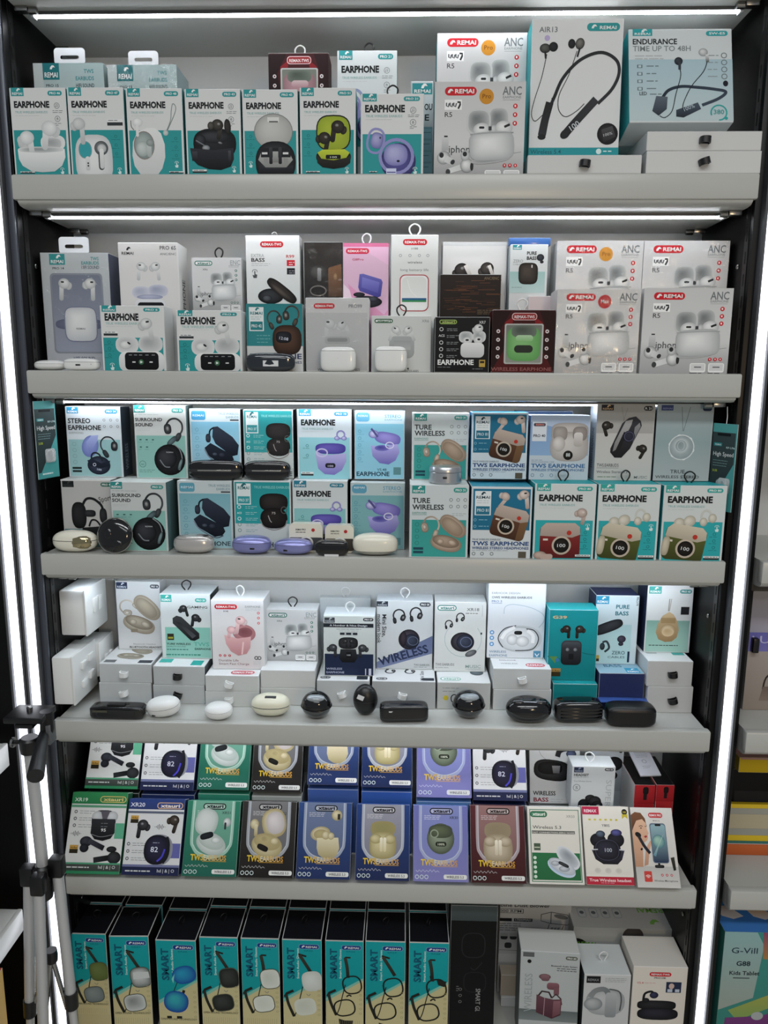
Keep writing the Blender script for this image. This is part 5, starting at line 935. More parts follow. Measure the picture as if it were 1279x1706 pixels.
def micbox(a):
    a.R(0, 0, 1, .74, '#d9d7d2', '#cfccc6'); a.R(0, .74, 1, 1, '#b9b8b4', '#c9c8c4')
    S, H = '#d2a88c', '#6a4632'
    a.P([(.0, .1), (.1, .06), (.24, .07), (.33, .14), (.36, .25), (.3, .22), (.1, .25), (.04, .33), (0, .34)], '#7a5238', '#54372a', 'pic'); a.P([(.0, .3), (.05, .24), (.12, .17), (.26, .15), (.34, .2), (.355, .28), (.385, .33), (.36, .35), (.36, .385), (.33, .42), (.22, .46), (.18, .75), (.0, .75)], '#dcb498', '#b98c70', 'pic')
    a.L([(.17, .245), (.22, .235), (.26, .245)], .014, '#3a2a22'); a.L([(.31, .24), (.34, .245)], .014, '#3a2a22'); a.E(.215, .265, .022, .012, '#3a2a22'); a.P([(.26, .37), (.32, .355), (.345, .37), (.3, .39)], '#a8343c', g='pic'); a.P([(.28, .52), (.4, .42), (.44, .44), (.36, .55), (.3, .72), (.2, .74)], '#d2a88c', '#b58a70', 'pic')
    a.E(.13, .35, .075, .055, '#1c1c1f', '#0a0a0b', rot=30); a.L([(.14, .37), (.25, .49), (.37, .58)], .07, '#2a2a30', '#141a2c'); a.L([(.2, .52), (.16, .54)], .04, '#141416')
    a.R(.42, .20, .80, .70, '#5a6a7c', r=.06, g='pic'); a.R(.44, .215, .785, .69, '#8fb0b8', '#22304c', r=.05, g='pic'); a.E(.60, .43, .15, .15, '#9fc6b4', '#4a7a84'); a.P([(.44, .6), (.74, .33), (.58, .5), (.5, .62)], '#c9dccc', '#5a8a9a', 'pic'); a.R(.55, .21, .69, .235, '#101418', r=.02, g='pic'); a.E(.56, .74, .11, .035, '#2a2b2e', '#101112', n=4); a.R(.53, .70, .58, .73, '#17181a', g='pic'); a.P([(.84, .63), (.93, .62), (.94, .78), (.88, .79)], '#33332a', '#1a1a14', 'pic')
    redpill(a, .42, .065, .76, .13, 'REMAX PRO', '#c23036'); a.T('MODEL: P16', .52, .68, .175, .025, '#3c3e40', .8); a.R(.18, .80, .36, .93, '#c8433c', r=.02, g='icon')
    for i in range(3): a.O(.27, .89, .025+.025*i, .025+.025*i, .012, '#f0e0dc', 'icon', a0=-140, a1=-40)
    for i in range(3): a.E(.60+.11*i, .845, .028, .028, '#b83a44', g='icon'); a.E(.60+.11*i, .845, .012, .012, '#f0dcdc', g='icon')
    a.T('Wireless Microphone', .40, .95, .925, .04, '#3f4142', .4)
# ---- designs of the lowest shelf
def glasses(kind):
    def f(a):
        a.R(.01, .003, .99, .997, '#12a0a6', '#0f9498'); a.P([(.01, .66), (.99, .42), (.99, .46), (.01, .72)], '#7fbfae'); a.P([(.01, .70), (.99, .445), (.99, .997), (.01, .997)], '#c6bd8f', '#cfc596')
        a.R(.42, .045, .94, .10, '#6aa0b8', r=.05, g='logo'); a.R(.435, .05, .925, .095, '#1c3c84', r=.05, g='logo'); bird(a, .54, .072, .09, WH); a.T('REMAI', .60, .88, .085, .055, WH, 1, g='logo'); a.T('SA%02d' % (20+kind), .55, .78, .125, .04, '#0d6e78', .6)
        a.T('SMART', .30, 1.20, .435, .175, '#115a72', 2, rot=-90); a.T('Smart Audio Glasses', .42, 1.29, .43, .055, '#dff0ea', .6, rot=-90)
        K = '#22231f'
        def lens(u, v, rx, ry, c, c2, rot=0, rim=None, n=3):
            a.E(u, v, rx, ry, c, c2, rot=rot, n=n)
            if rim: a.O(u, v, rx, ry, .022, rim, rot=rot, n=n)
        if kind == 2:        # blue mirrored aviators
            a.L([(.5, .45), (.38, .58), (.3, .7)], .02, K); a.L([(.66, .54), (.56, .66)], .07, K); lens(.68, .37, .30, .25, '#2a9ac0', '#1c4a9c', -18, n=2.3); lens(.45, .67, .31, .31, '#3ab0b8', '#1a3f9c', 8, n=2.3); a.P([(.36, .42), (.44, .36), (.40, .47)], '#7fd0c8', g='pic'); a.R(.2, .83, .32, .86, K, g='pic'); a.R(.45, .83, .58, .86, K, g='pic')
        else:
            cl = {0: ('#6f7f4a', '#5a6a34', '#8d9a9a', '#6f7d80'), 1: ('#d6dcdc', '#6a7270', '#8d9290', '#cfd6d4'), 3: ('#3c403e', '#1d201e', '#3c403e', '#1d201e'), 4: ('#c9d0c6', '#dde2d8', '#d2d8cc', '#dfe4da'), 5: ('#dce2de', '#c6ccc4', '#c9cec0', '#d6dace')}.get(kind)
            arm = 5 if kind in (4, 6, 8) else -25
            x0 = .52 if kind in (4, 6, 8) else .44
            a.L([(x0-.02, .20), (x0+.02, .185), (x0+.14, .187)] if kind in (4, 6, 8) else [(x0-.03, .155), (x0+.05, .165), (x0+.17, .18)], .05, K, sm=False)
            a.L([(x0, .19), (x0+.05, .3), (x0+.07, .42)] if kind in (4, 6, 8) else [(x0, .165), (x0+.17, .28), (x0+.3, .37)], .085, '#3c3d33', K)
            a.L([(.05, .64), (.10, .60), (.27, .565)], .075, K, sm=False); a.L([(.08, .61), (.14, .72), (.28, .86)], .075, '#2c2d27', K); a.L([(.28, .86), (.36, .78), (.44, .64), (.52, .5)], .025, K)
            if cl:
                lens(.75, .455, .26, .29, cl[0], cl[1], -8, '#55584a' if kind != 5 else None); lens(.57, .745, .28, .25, cl[2], cl[3], -10, '#55584a' if kind != 5 else None); a.L([(.6, .6), (.66, .62), (.7, .6)], .02, '#8d8f80')
                if kind == 1: a.P([(.56, .40), (.95, .39), (.98, .46), (.56, .48)], '#d0d6d6', g='pic')
            else:
                rim = '#1d1e1b'
                a.O(.70, .50, .24, .26, .04, rim, rot=-10, n=2.6); a.O(.50, .77, .27, .24, .04, rim, rot=-12, n=2.6); a.L([(.55, .64), (.62, .62), (.68, .635)], .04, rim)
                if kind == 7: pass
                if kind == 8: a.P([(.52, .36), (.62, .37), (.64, .42), (.55, .42)], K, g='pic'); a.P([(.7, .4), (.95, .42), (.9, .48), (.74, .46)], K, g='pic')
                else: a.P([(.34, .9), (.5, .92), (.72, .92), (.7, .985), (.58, .97), (.44, .985), (.36, .96)], '#2c2a24', g='pic')
        for i in range(6): a.O(.92, .56+.055*i, .03, .025, .01, '#a59c72', 'icon')
        if kind < 4: a.T('OPEN SOUND TECHNOLOGY', .04, .96, .875, .055, '#5f5c48', .8)
        for i in range(16): a.R(.05+.056*i, .92, .055+.056*i, .99, '#8f8a6c', g='text')
    return f
def sg_black(a):
    a.R(.01, .002, .99, .14, '#4a5454', '#3c4646'); a.R(.01, .14, .99, .998, '#0d0d0e', '#101012'); a.O(.5, .37, .25, .3, .02, '#26282a', n=3); a.L([(.7, .53), (.55, .6), (.45, .58)], .02, '#26282a'); a.O(.55, .72, .24, .25, .018, '#222426', n=3); a.T('SMART GLASSES', .58, 1.5, .78, .10, '#9a9a9a', .4, rot=90); a.M(.15, .22, .76, .02, 3, '#6a6a6a', .02)
    for i in range(3): a.O(.24, .79+.06*i, .03, .03, .01, '#7d7d7d', 'icon')
def blower(a):
    a.T('MULTIFUNCTIONAL', -.05, .5, .03, .04, '#4a4c4a', .6); a.T('Turbine Dust Blower', -.14, .70, .11, .055, '#3f4140', .8); a.R(-.02, .14, .33, .21, '#4a4c4a', g='icon'); a.R(-.01, .147, .32, .203, '#cfcecb', g='icon'); a.T('130000 RPM', -.12, .30, .195, .04, '#4a4c4a', .6, g='icon'); a.R(0, .29, .17, .34, '#1d1e1e', g='icon'); a.R(.2, .29, .46, .34, '#3a3c3c', g='icon'); a.T('17000MAH', .22, .44, .33, .035, '#cfcecb', .6, g='icon'); a.M(.0, .3, .37, .035, 4, '#7d7e7c', .012)
    for i in range(3): a.R(.02+.13*i, .53, .12+.13*i, .63, '#3a3c3c', r=.03, g='icon'); a.R(.02+.13*i, .53, .12+.13*i, .58, '#bfbebb', g='icon')
    a.R(.08, .68, .18, .77, '#3a3c3c', r=.03, g='icon'); a.L([(0, .8), (.4, .81)], .008, '#8d8e8c', sm=False); a.R(0, .86, .4, 1, '#dddcd9')
    a.L([(.58, .22), (.72, .18), (.95, .22), (1.0, .3), (.96, .38), (.72, .36), (.58, .32), (.58, .22)], .01, '#55575a', sm=False); a.L([(.72, .18), (.72, .36)], .01, '#55575a', sm=False); a.E(.86, .25, .1, .035, '#7d7f80', rot=12); a.L([(.70, .37), (.66, .55)], .01, '#55575a', sm=False); a.L([(.9, .39), (.84, .6)], .01, '#55575a', sm=False)
    for i in range(3): a.P([(.73+.045*i, .42), (.76+.045*i, .42), (.72+.045*i, .56), (.69+.045*i, .56)], '#8d8f90', g='pic')
def greentop(a):
    for i in range(4): a.R(.08+.115*i, .35, .165+.115*i, .68, '#bfc6cc', r=.03, g='icon'); a.R(.09+.115*i, .375, .155+.115*i, .655, '#d9dcde', r=.02, g='icon'); a.E(.122+.115*i, .51, .022, .022, '#6d7478', g='icon')
    a.P([(.75, 0), (.99, 0), (.99, .14), (.9, .2)], '#8ac84a'); a.T('REMAI', -.92, -.64, .0, .09, '#8ac85a', 1.4, g='logo') if False else None
    t = a; t.loc(.93, .33, 1, math.pi); t.T('REMAI', 0, .25, 0, .06, '#8cc860', 1.6, g='logo'); t.end(); bird(a, .80, .78, .1, '#8cc860')
def greenfront(a):
    a.R(.0, .0, 1, .2, '#b4b5b0'); a.E(.03, .7, .16, .2, '#2a2c26', '#1a1c18'); a.E(.98, .9, .2, .1, '#5a7a3a', '#8d9a80'); a.T('REMAI', .04, .22, .42, .035, '#6aa83a', 1.2, g='logo'); a.E(.57, .18, .1, .1, '#55504c', '#454040'); a.T('YJ11', .88, .97, .32, .04, '#6d7070', .6); a.L([(.36, 1.0), (.4, .8), (.5, .72), (.62, .78)], .03, '#2a2825'); a.P([(.55, .7), (.75, .74), (.95, .8), (.95, 1), (.58, 1)], '#33312c', '#22211d', 'pic')
def reless(a):
    a.R(.0, .84, 1, 1, '#5f6a6a', '#7d8686'); a.R(.04, .02, .23, .085, '#5d6262', g='logo'); pill(a, .76, .05, .96, .10, 'PRO 60', '#5a6054'); a.E(.15, .15, .035, .035, '#151617', g='icon'); a.T('Bluetooth Audio System', .52, .96, .205, .028, '#3c4042', .8); a.M(.62, .96, .225, .03, 2, '#3c4042', .012); a.T('WIRELESS', .21, .93, .88, .13, '#9aa2a4', .1, rot=-90)
    a.E(.42, .36, .1, .055, '#8d6a72', '#5f444c'); a.R(.36, .33, .5, .42, '#8d6a72', '#6a4c54', r=.04, g='pic'); a.R(.46, .44, .67, .54, '#8d6068', '#6a444c', r=.05, g='pic'); a.R(.58, .5, .67, .62, '#7a545c', r=.03, g='pic'); a.L([(.32, .64), (.38, .57), (.5, .58), (.55, .66)], .03, '#3a2a2e', sm=False); a.L([(.55, .66), (.62, .60), (.7, .66), (.72, .75)], .025, '#4a3a3e', sm=False); a.P([(.29, .62), (.42, .66), (.58, .68), (.72, .67), (.71, .9), (.56, .96), (.29, .88)], '#6a4650', '#4a2c36', 'pic'); a.L([(.43, .66), (.42, .92)], .012, '#a98a92', sm=False); a.P([(.58, .7), (.7, .69), (.7, .88), (.57, .94)], '#8d646c', '#6a444c', 'pic')
def neck(a):
    a.R(.05, .03, .35, .155, '#17181a', g='logo'); a.T('REMAX', .08, .32, .12, .06, '#8d9192', .8, g='logo'); a.M(.45, .9, .06, .03, 3, '#9aa0a2', .012); a.E(.48, .5, .42, .33, '#c3c6c8', '#9da2a4', n=2.6); a.L([(.15, .42), (.25, .3), (.45, .27), (.55, .4), (.56, .72)], .12, '#8d9294', '#6a6f72'); a.R(.48, .32, .72, .78, '#b4b9bb', '#8a8f92', r=.06, g='pic'); a.E(.22, .54, .2, .16, '#b9bec0', '#84898c'); a.L([(.55, .26), (.76, .3), (.82, .45), (.8, .65)], .03, '#55595c')
def pro108(a):
    redpill(a, .30, .09, .70, .16, 'REMAX-TWS'); a.T('PRO108', .39, .60, .20, .035, '#4a4e50', .8); a.T('V5.4', .08, .2, .29, .04, '#c9606a', .4); a.M(.22, .5, .27, .03, 1, '#d9a9ac', .012); a.R(.62, .25, .9, .43, '#26304a', g='icon'); a.E(.72, .32, .05, .06, '#c9b0a8', g='icon'); a.R(.65, .37, .74, .42, '#b9c2d0', g='icon'); a.R(.79, .37, .87, .42, '#b9c2d0', g='icon')
    a.L([(.22, .58), (.24, .46), (.36, .42), (.42, .48)], .045, '#17181c'); a.E(.41, .48, .08, .07, '#3a3c5c', '#131420'); a.E(.47, .65, .36, .10, '#2a2b2f', '#101114', n=3.4); a.E(.5, .80, .38, .13, '#2c2d38', '#0f1015', n=2.8); a.E(.27, .57, .06, .05, '#26272b', '#101114')

# ================================================================== first shelf
def hang_tab(b, wd=.054, hh=.027, x=0, label=None):
    """white hanging tab with a sombrero slot, standing on the carton's top"""
    o = [(p[0], p[1]) for p in rrect(-wd/2, 0, wd/2, hh, .006)]
    sl = rrect(-wd*.3, hh*.32, wd*.3, hh*.55, .003, 3)
    bm = bmesh.new(); vo = [bm.verts.new((p[0], 0, p[1])) for p in o]; vi = [bm.verts.new((p[0], 0, p[1]+(.004 if abs(p[0]) < .004 and p[1] > hh*.4 else 0))) for p in sl]
    eo = [bm.edges.new((vo[i], vo[(i+1) % len(vo)])) for i in range(len(vo))]; ei = [bm.edges.new((vi[i], vi[(i+1) % len(vi)])) for i in range(len(vi))]
    bmesh.ops.triangle_fill(bm, use_beauty=True, edges=eo+ei)
    for f in [f for f in bm.faces if all(v in vi for v in f.verts)]: bm.faces.remove(f)
    g = bmesh.ops.extrude_face_region(bm, geom=bm.faces[:])
    for v in g['geom']:
        if isinstance(v, bmesh.types.BMVert): v.co.y += .0006
    bmesh.ops.recalc_face_normals(bm, faces=bm.faces)
    me = bpy.data.meshes.new('hang_tab'); bm.to_mesh(me); bm.free()
    t = obj('hang_tab', me, mat('tab_plastic', '#d6dade', .35), b.o); t.location = (x, .004, b.H-.001)
Z1, Z2, Z3, Z4, Z5, Z6 = ZS[1:]
FR = .004; G1 = 'boxes along the first shelf'
WC = '#d6d8d7'
for lab, x0, x1, yt, art in (
    ('white and teal earphone box picturing a round white case, leftmost on its shelf', 14, 109, 146, ear('PRO 46', p46, handp=(.86, .955), tag=(.1, .965, .36, .99))),
    ('white and teal earphone box picturing an upright white case with keyhole slots', 110, 205, 145.5, ear('PRO 47', p47, icons=False, tag=(.69, .36, .965, .435), sic=(.8, .56, 3, .1), handp=(.87, .955))),
    ('white and teal earphone box picturing an egg-shaped white case with wrist strap', 208, 303, 147, ear('PRO 48', p48, icons=False, tag=(.72, .965, .98, .99), sic=(.83, .58, 3, .1), handp=(.86, .88))),
    ('white and teal earphone box picturing a black open case with brown earbuds', 306, 400, 148, ear('PRO 43', p43, handp=(.86, .94), tag=(.1, .945, .36, .985))),
    ('white and teal earphone box picturing a case with round beige lid', 402, 496, 149, ear('PRO 45', p45, icons=False, sic=(.11, .55, 3, .1), handp=(.13, .88))),
    ('white and teal earphone box picturing a lime green open case', 498, 593, 146, ear('PRO 51', p51, icons=False, sic=(.12, .55, 3, .1), handp=(.84, .955), tag=(.1, .965, .35, .99)))):
    B(lab, x0, x1, yt, Z1, FR, .05, art, group=G1, side='#2a8085', top='#d6d8d7', front=WC)
B('white and teal earphone box picturing purple clip-on earbuds, black loop on top', 600, 707, 156, Z1, FR, .05, PRO21(), group=G1, side='#2a8085', front=WC, loop='b', loopx=.5)
B('tall bluish earphone box with a half-hidden purple ring, behind the purple clip-on box', 561, 662, 84, Z1, .09, .05, ear('PRO 21', lambda a: (p_ring(a), p21(a)), .62, True), group=G1, asp=1.5, side='#2a8085', front='#d3dadb', loop='b', loopx=.52)
def f(a): 
    badge(a, .06, .02, .97, .125, '#2f8f95'); a.T('OU', .62, .98, .27, .26, DK, 1.4); a.T('E', .64, .84, .37, .26, DK, 1.4); a.R(.0, .43, 1, 1, '#7fa9b5')
    for i in range(5): a.R(.4, .45+.11*i, .97, .54+.11*i, '#8fbac6', g='icon'); a.M(.5, .95, .48+.11*i, .03, 1, '#3d6f7c', .03)
B('pale blue box squeezed between the purple clip-on box and the white noise-cancelling box', 684, 722, 135, Z1, .085, .05, f, group=G1, side='#2a8085', front='#c9d3d5')
B('white noise-cancelling earphone box with orange round badge, lower one by the neckband box', 724, 877, 136, Z1, FR, .06, R5('#c98a2b', 'Pro'), group=G1, asp=1.045, side='#33888c', front='#d3d4d4')
B('white noise-cancelling earphone box with orange round badge, upper one touching the light', 728, 879, 55, Z1, .09, .06, R5('#c98a2b', 'Pro'), group=G1, asp=1.045, side='#33888c', front='#d3d4d4')
# lying cartons with loops and the two big boxes on them
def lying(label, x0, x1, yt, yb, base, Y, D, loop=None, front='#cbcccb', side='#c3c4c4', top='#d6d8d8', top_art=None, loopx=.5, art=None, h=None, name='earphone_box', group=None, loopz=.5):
    a, b, c = at(x0, yt, Y), at(x1, yt, Y), at(x0, yb, Y); H = h or (a.z-c.z-.0008); W = b.x-a.x-.0015
    t = thing(name, label, 'box', ((a.x+b.x)/2, Y, base), group=group)
    ca = obj('carton', carton_mesh(W, D, H, front, side, top), M_CARD, t)
    if top_art: A = Art(W, D); top_art(A); A.build(ca, 'top', (W, D, H))
    if art: A = Art(W, H); art(A); A.build(ca, 'front', (W, D, H))
    if loop: add_loop(t, 'band', loop == 'w', (W*(loopx-.5), .0008, H*loopz), (math.pi/2, random.uniform(-.35, .35), 0))
    r = Box(); r.o = t; r.W, r.D, r.H = W, D, H; r.top = base+H+.0004; r.Y = Y; r.x = (a.x+b.x)/2; return r
GL = 'white cartons lying under the neckband boxes'
l0 = lying('flat white carton with black loop lying in front of the neckband box', 878, 1070, 262, 289, Z1, FR, .15, 'b', group=GL, h=.029)
l1 = lying('flat white carton with black loop, lower of the two in the shelf corner', 1076, 1269, 262, 290, Z1, FR, .17, 'b', group=GL, h=.035)
l2 = lying('flat white carton with black loop, upper of the two in the shelf corner', 1077, 1270, 229, 262, l1.top, FR, .17, 'b', group=GL)
b = B('tall white neckband earphone box with a black neckband curve, below the light', 886, 1040, 31, l0.top, FR+.03, .06, air13, name='neckband_box', side='#2f9fa4', front='#d8dada', left='#2f9fa4', lean=3, asp=1.52)
b = B('broad neckband earphone box leaning back on two flat cartons', 1046, 1219, 48, l2.top, FR+.012, .07, endurance, name='neckband_box', side='#2f9fa4', left='#2f9fa4', front='#cfd6d8', lean=14)
b = B('dark red earphone box with a white loop, standing behind the teal rows', 446, 548, 88, Z1, .10, .05, redbox('#b08a90', '#8b6a70', False), asp=1.05, group=G1, side='#4d1216', front='#3a1114', top='#5a1a1e', loop='w')
b = B('silvery earphone box with white hanging tab, behind the leftmost teal box', 54, 172, 105, Z1, .085, .055, hifi_top('PRO 15'), asp=1.55, group=G1, side='#9fb3b4', front='#9fb3b4', top='#8ba0a2'); hang_tab(b, .055, .027, .002)
b = B('silvery earphone box with white hanging tab and glossy wrap, behind two teal boxes', 178, 294, 108, Z1, .085, .075, hifi_top('PRO 15'), asp=1.55, group=G1, side='#8fa3a6', front='#9fb3b4', top='#8ba0a2'); hang_tab(b, .053, .025, .002)

# ================================================================== second shelf
FR = .012
G2 = 'boxes along the second shelf'
b = B('grey earphone box with window, white earbuds and hanging tab, at the left wall', 66, 180, 421, Z2, .075, .06, hifi, name='earphone_box', group=G2, front='#c3c6cc', side='#50566a', top='#c9ccd0'); hang_tab(b, .055, .029, -.001)
b = B('white earphone box with screen case, turned to show its vertical side print', 195, 296, 404, Z2, .075, .06, pro6s, group=G2, asp=1.33, front='#d6d5d4', side='#dcdcda', side_art=stereo_side('STEREO HEADPHONE'))
b = B('white ENC earphone box with black loop, standing behind the screen-case boxes', 318, 402, 429, Z2, .09, .05, R5(enc=True), group=G2, asp=1.05, front='#d6d8d7', side='#d0d2d2', loop='b')
b = B('white earphone box picturing a long black open case, tallest left of centre', 408, 499, 392, Z2, .09, .05, R99, group=G2, asp=1.25, front='#d9dbda', side='#d0d2d2', loop='w', loopsc=.5)
b = B('black glossy earphone box with copper picture, behind the foil-wrapped box', 505, 572, 403, Z2, .095, .05, blackbox, group=G2, asp=1.4, front='#26221f', side='#1d1b1a', top='#3a3532')
b = B('pink earphone box with a purple open case and white loop', 571, 648, 405, Z2, .085, .05, pinkbox, group=G2, asp=1.56, front='#dcb2d0', side='#d9c2d2', loop='w')
b = B('tall white earphone box with red-framed window and white loop', 651, 731, 391, Z2, .08, .05, i100, group=G2, asp=1.62, front='#d9dcd9', side='#c9cccb', loop='w', loopsc=1.1)
b = B('white earphone box with chrome stem earbuds, behind the dark copper box', 737, 845, 403, Z2, .11, .05, copper_top, group=G2, asp=1.0, front='#d6d6d4', side='#cfd0d0')
b = B('dark brown earphone box with streaked copper print in the middle of the shelf', 732, 836, 457, Z2, .085, .02, copper, group=G2, asp=.70, front='#26201d', side='#1d1917', top='#3a322d')
b = B('small white and pale green earphone box with bright blue top flap', 850, 914, 407, Z2, .085, .04, purebass, group=G2, asp=1.25, front='#d3d8d8', side='#aeb9bb', top='#3f78b8')
q = obj('blue_flap', MB().box(-b.W/2-.002, b.W/2+.006, .012, .022, 0, .014, .001).mesh('blue_flap'), mat('flap_blue', '#2f5f9e', .3, coat=.4), b.o); q.location = (0, 0, b.H-.0005)
b = B('white noise-cancelling earphone box with orange round badge, behind the red-badged one', 928, 1073, 401, Z2, .085, .06, R5('#c98a2b', 'Pro'), group=G2, asp=1.04, front='#d3d3d2', side='#c9caca')
b = B('white noise-cancelling earphone box without badge, in the back row at the right', 1073, 1217, 401, Z2, .085, .06, R5(), group=G2, asp=1.04, front='#d3d3d2', side='#c9caca')
b = B('plain pinkish white carton peeking over the red window box', 880, 926, 493, Z2, .07, .012, None, group=G2, front='#d9cfd0', side='#cfc6c7')
for lab, x0, x1, yt in (('teal and white earphone box with a black-screen case, left of the pair', 165, 273, 509), ('teal and white earphone box with a black-screen case, right of the pair', 292, 402, 517)):
    b = B(lab, x0, x1, yt, Z2, FR, .05, PRO6, group=G2, front=WC, side='#d3d6d6')
b = B('teal earphone box with ear hooks and brown watch-like case', 409, 504, 506, Z2, FR+.022, .045, pro42, group=G2, front='#d2d5d5', side='#c9cccc', top='#35878c')
b = B('grey earphone box in crinkled clear wrap with a white case before it', 508, 615, 496, Z2, FR+.022, .05, pro99, group=G2, front='#c9caca', side='#c6c7c7')
b = B('pale grey earphone box with black loop and a white case before it', 618, 719, 526, Z2, FR+.022, .05, xr6, group=G2, front='#cdd0ce', side='#bfc2c0', loop='b')
b = B('black earphone box with white open case printed on it', 724, 817, 528, Z2, FR, .05, xr7, group=G2, front='#141517', side='#1d1e20', top='#2a2b2d')
b = B('dark red earphone box with green case in a window and white loops', 820, 926, 516, Z2, FR, .05, redbox(), group=G2, front='#3a1114', side='#4d1216', top='#6a2226', loop='w')
b = B('white noise-cancelling earphone box with red round badge', 928, 1069, 482, Z2, FR, .06, R5('#b8242c', 'Max'), group=G2, front='#d3d3d2', side='#c9caca')
b = B('white noise-cancelling earphone box without badge, front row at the right end', 1073, 1223, 480, Z2, FR, .06, R5(), group=G2, front='#d3d3d2', side='#c9caca')

# ================================================================== third shelf
G3 = 'boxes stacked in two rows on the third shelf'
SC = '#c9d2d3'
def low(lab, x0, x1, yt, Y, art, D=.085, **k): return B(lab, x0, x1, yt, Z3, Y, D, art, group=G3, **k)
q = {}
q[1] = low('grey earphone box with black ear-hook picture and Sport script, behind the cream case', 100, 184, 799, .052, sport, front='#b9bab8', side='#8d9294', top='#c9cccb')
q[2] = low('surround sound box on the shelf with a dark side, lower of the two', 182, 276, 803, .028, surround, front='#c3c9c8', side='#4f6a6c', top='#c3cac9')
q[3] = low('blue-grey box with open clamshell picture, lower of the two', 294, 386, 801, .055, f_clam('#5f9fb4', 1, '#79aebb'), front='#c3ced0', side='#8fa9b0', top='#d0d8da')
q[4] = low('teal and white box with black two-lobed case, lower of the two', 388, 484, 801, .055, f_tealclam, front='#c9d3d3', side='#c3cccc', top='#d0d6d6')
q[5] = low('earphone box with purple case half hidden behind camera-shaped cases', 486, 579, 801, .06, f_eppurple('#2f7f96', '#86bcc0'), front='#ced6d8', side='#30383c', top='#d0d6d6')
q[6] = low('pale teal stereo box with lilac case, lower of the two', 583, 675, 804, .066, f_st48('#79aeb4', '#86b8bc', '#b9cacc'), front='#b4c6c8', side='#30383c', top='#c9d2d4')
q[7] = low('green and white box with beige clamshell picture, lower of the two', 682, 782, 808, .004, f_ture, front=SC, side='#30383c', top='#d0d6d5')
q[8] = low('blue box picturing a brown retro camera case, lower of the two', 785, 888, 811, .004, f_pro81, front='#cfd6d9', side='#1f4a66', top='#3a9ab4', left='#1f4a66')
q[9] = low('bright teal box picturing a red retro camera case, black loop on top', 891, 995, 806, .004, f_cam('red'), front='#cfd5d4', side='#1f7f86', top='#2fb0b6', left='#2aa0a6', loop='b', loopx=.52)
q[10] = low('bright teal box picturing a green retro camera case, left of the pair', 997, 1102, 807, .004, f_cam('green'), front='#cfd5d4', side='#1f7f86', top='#2fb0b6', left='#2aa0a6', loop='b', loopx=.52)
q[11] = low('bright teal box picturing a green retro camera case, at the shelf end', 1106, 1213, 809, .004, f_cam('green'), front='#cfd5d4', side='#1f7f86', top='#2fb0b6', left='#2aa0a6', loop='b', loopx=.52)
def up(lab, x0, x1, yt, Y, art, on, D=.05, **k):
    return B(lab, x0, x1, yt, max(q[i].top for i in on)+.0004, Y, D, art, group=G3, **k)
up('stereo earphone box with blue badge and dark side, leftmost of the upper row', 107, 200, 677, .085, f_stereo, (1, 2), front='#ccd6dc', side='#2f3a46', top='#d3dadd', side_art=lambda a: a.T('WIRELESS', .6, .6+1.0, .9, .3, '#8d98a8', .4, rot=-90))
up('surround sound box with ear hook and black disc, upper of the two', 221, 309, 675, .075, surround, (2, 3), front='#c6cbca', side='#55686a', top='#ced3d2')
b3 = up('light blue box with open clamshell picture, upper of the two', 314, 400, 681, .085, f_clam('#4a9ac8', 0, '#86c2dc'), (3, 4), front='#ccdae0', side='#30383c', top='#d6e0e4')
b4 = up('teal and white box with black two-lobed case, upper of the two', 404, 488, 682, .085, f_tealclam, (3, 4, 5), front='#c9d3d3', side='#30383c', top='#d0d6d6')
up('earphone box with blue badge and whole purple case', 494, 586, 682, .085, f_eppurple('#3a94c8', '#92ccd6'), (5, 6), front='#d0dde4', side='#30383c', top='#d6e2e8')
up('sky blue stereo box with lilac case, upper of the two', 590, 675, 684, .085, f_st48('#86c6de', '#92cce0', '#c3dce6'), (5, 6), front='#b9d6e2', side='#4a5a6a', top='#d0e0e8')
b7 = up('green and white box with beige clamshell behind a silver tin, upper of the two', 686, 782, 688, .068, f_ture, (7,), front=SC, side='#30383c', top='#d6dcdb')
up('bright blue box picturing a brown retro camera case, upper of the two', 786, 881, 687, .055, f_pro81, (8, 9), front='#cfdbe2', side='#2a7ab0', top='#3a9ad0')
up('pale blue box picturing a white open case with black dial', 884, 985, 692, .055, f_pro40, (8, 9, 10), front='#c3cfda', side='#7d90a8', top='#c3d0dc')
up('grey box picturing a mechanical pendant case with two black earbuds', 995, 1093, 673, .055, f_r21, (9, 10), front='#b9b8b6', side='#9a9998', top='#d0d6d8', left='#c3ced8', left_art=lambda a: a.T('STEREO HEADPHONE', .7, 2.2, .85, .3, '#5d6a78', .4, rot=-90))
up('blue-grey box picturing a silver pendant on a chain', 1095, 1191, 673, .055, f_trus, (10, 11), front='#a9b6ba', side='#3c4650', top='#c9d0d4')
b = B('navy carton peeking out behind the pale blue box in the upper row', 862, 955, 685, max(q[8].top, q[9].top)+.0004, .125, .05, None, front='#35507a', side='#26324a', top='#5f86b0', group=G3)

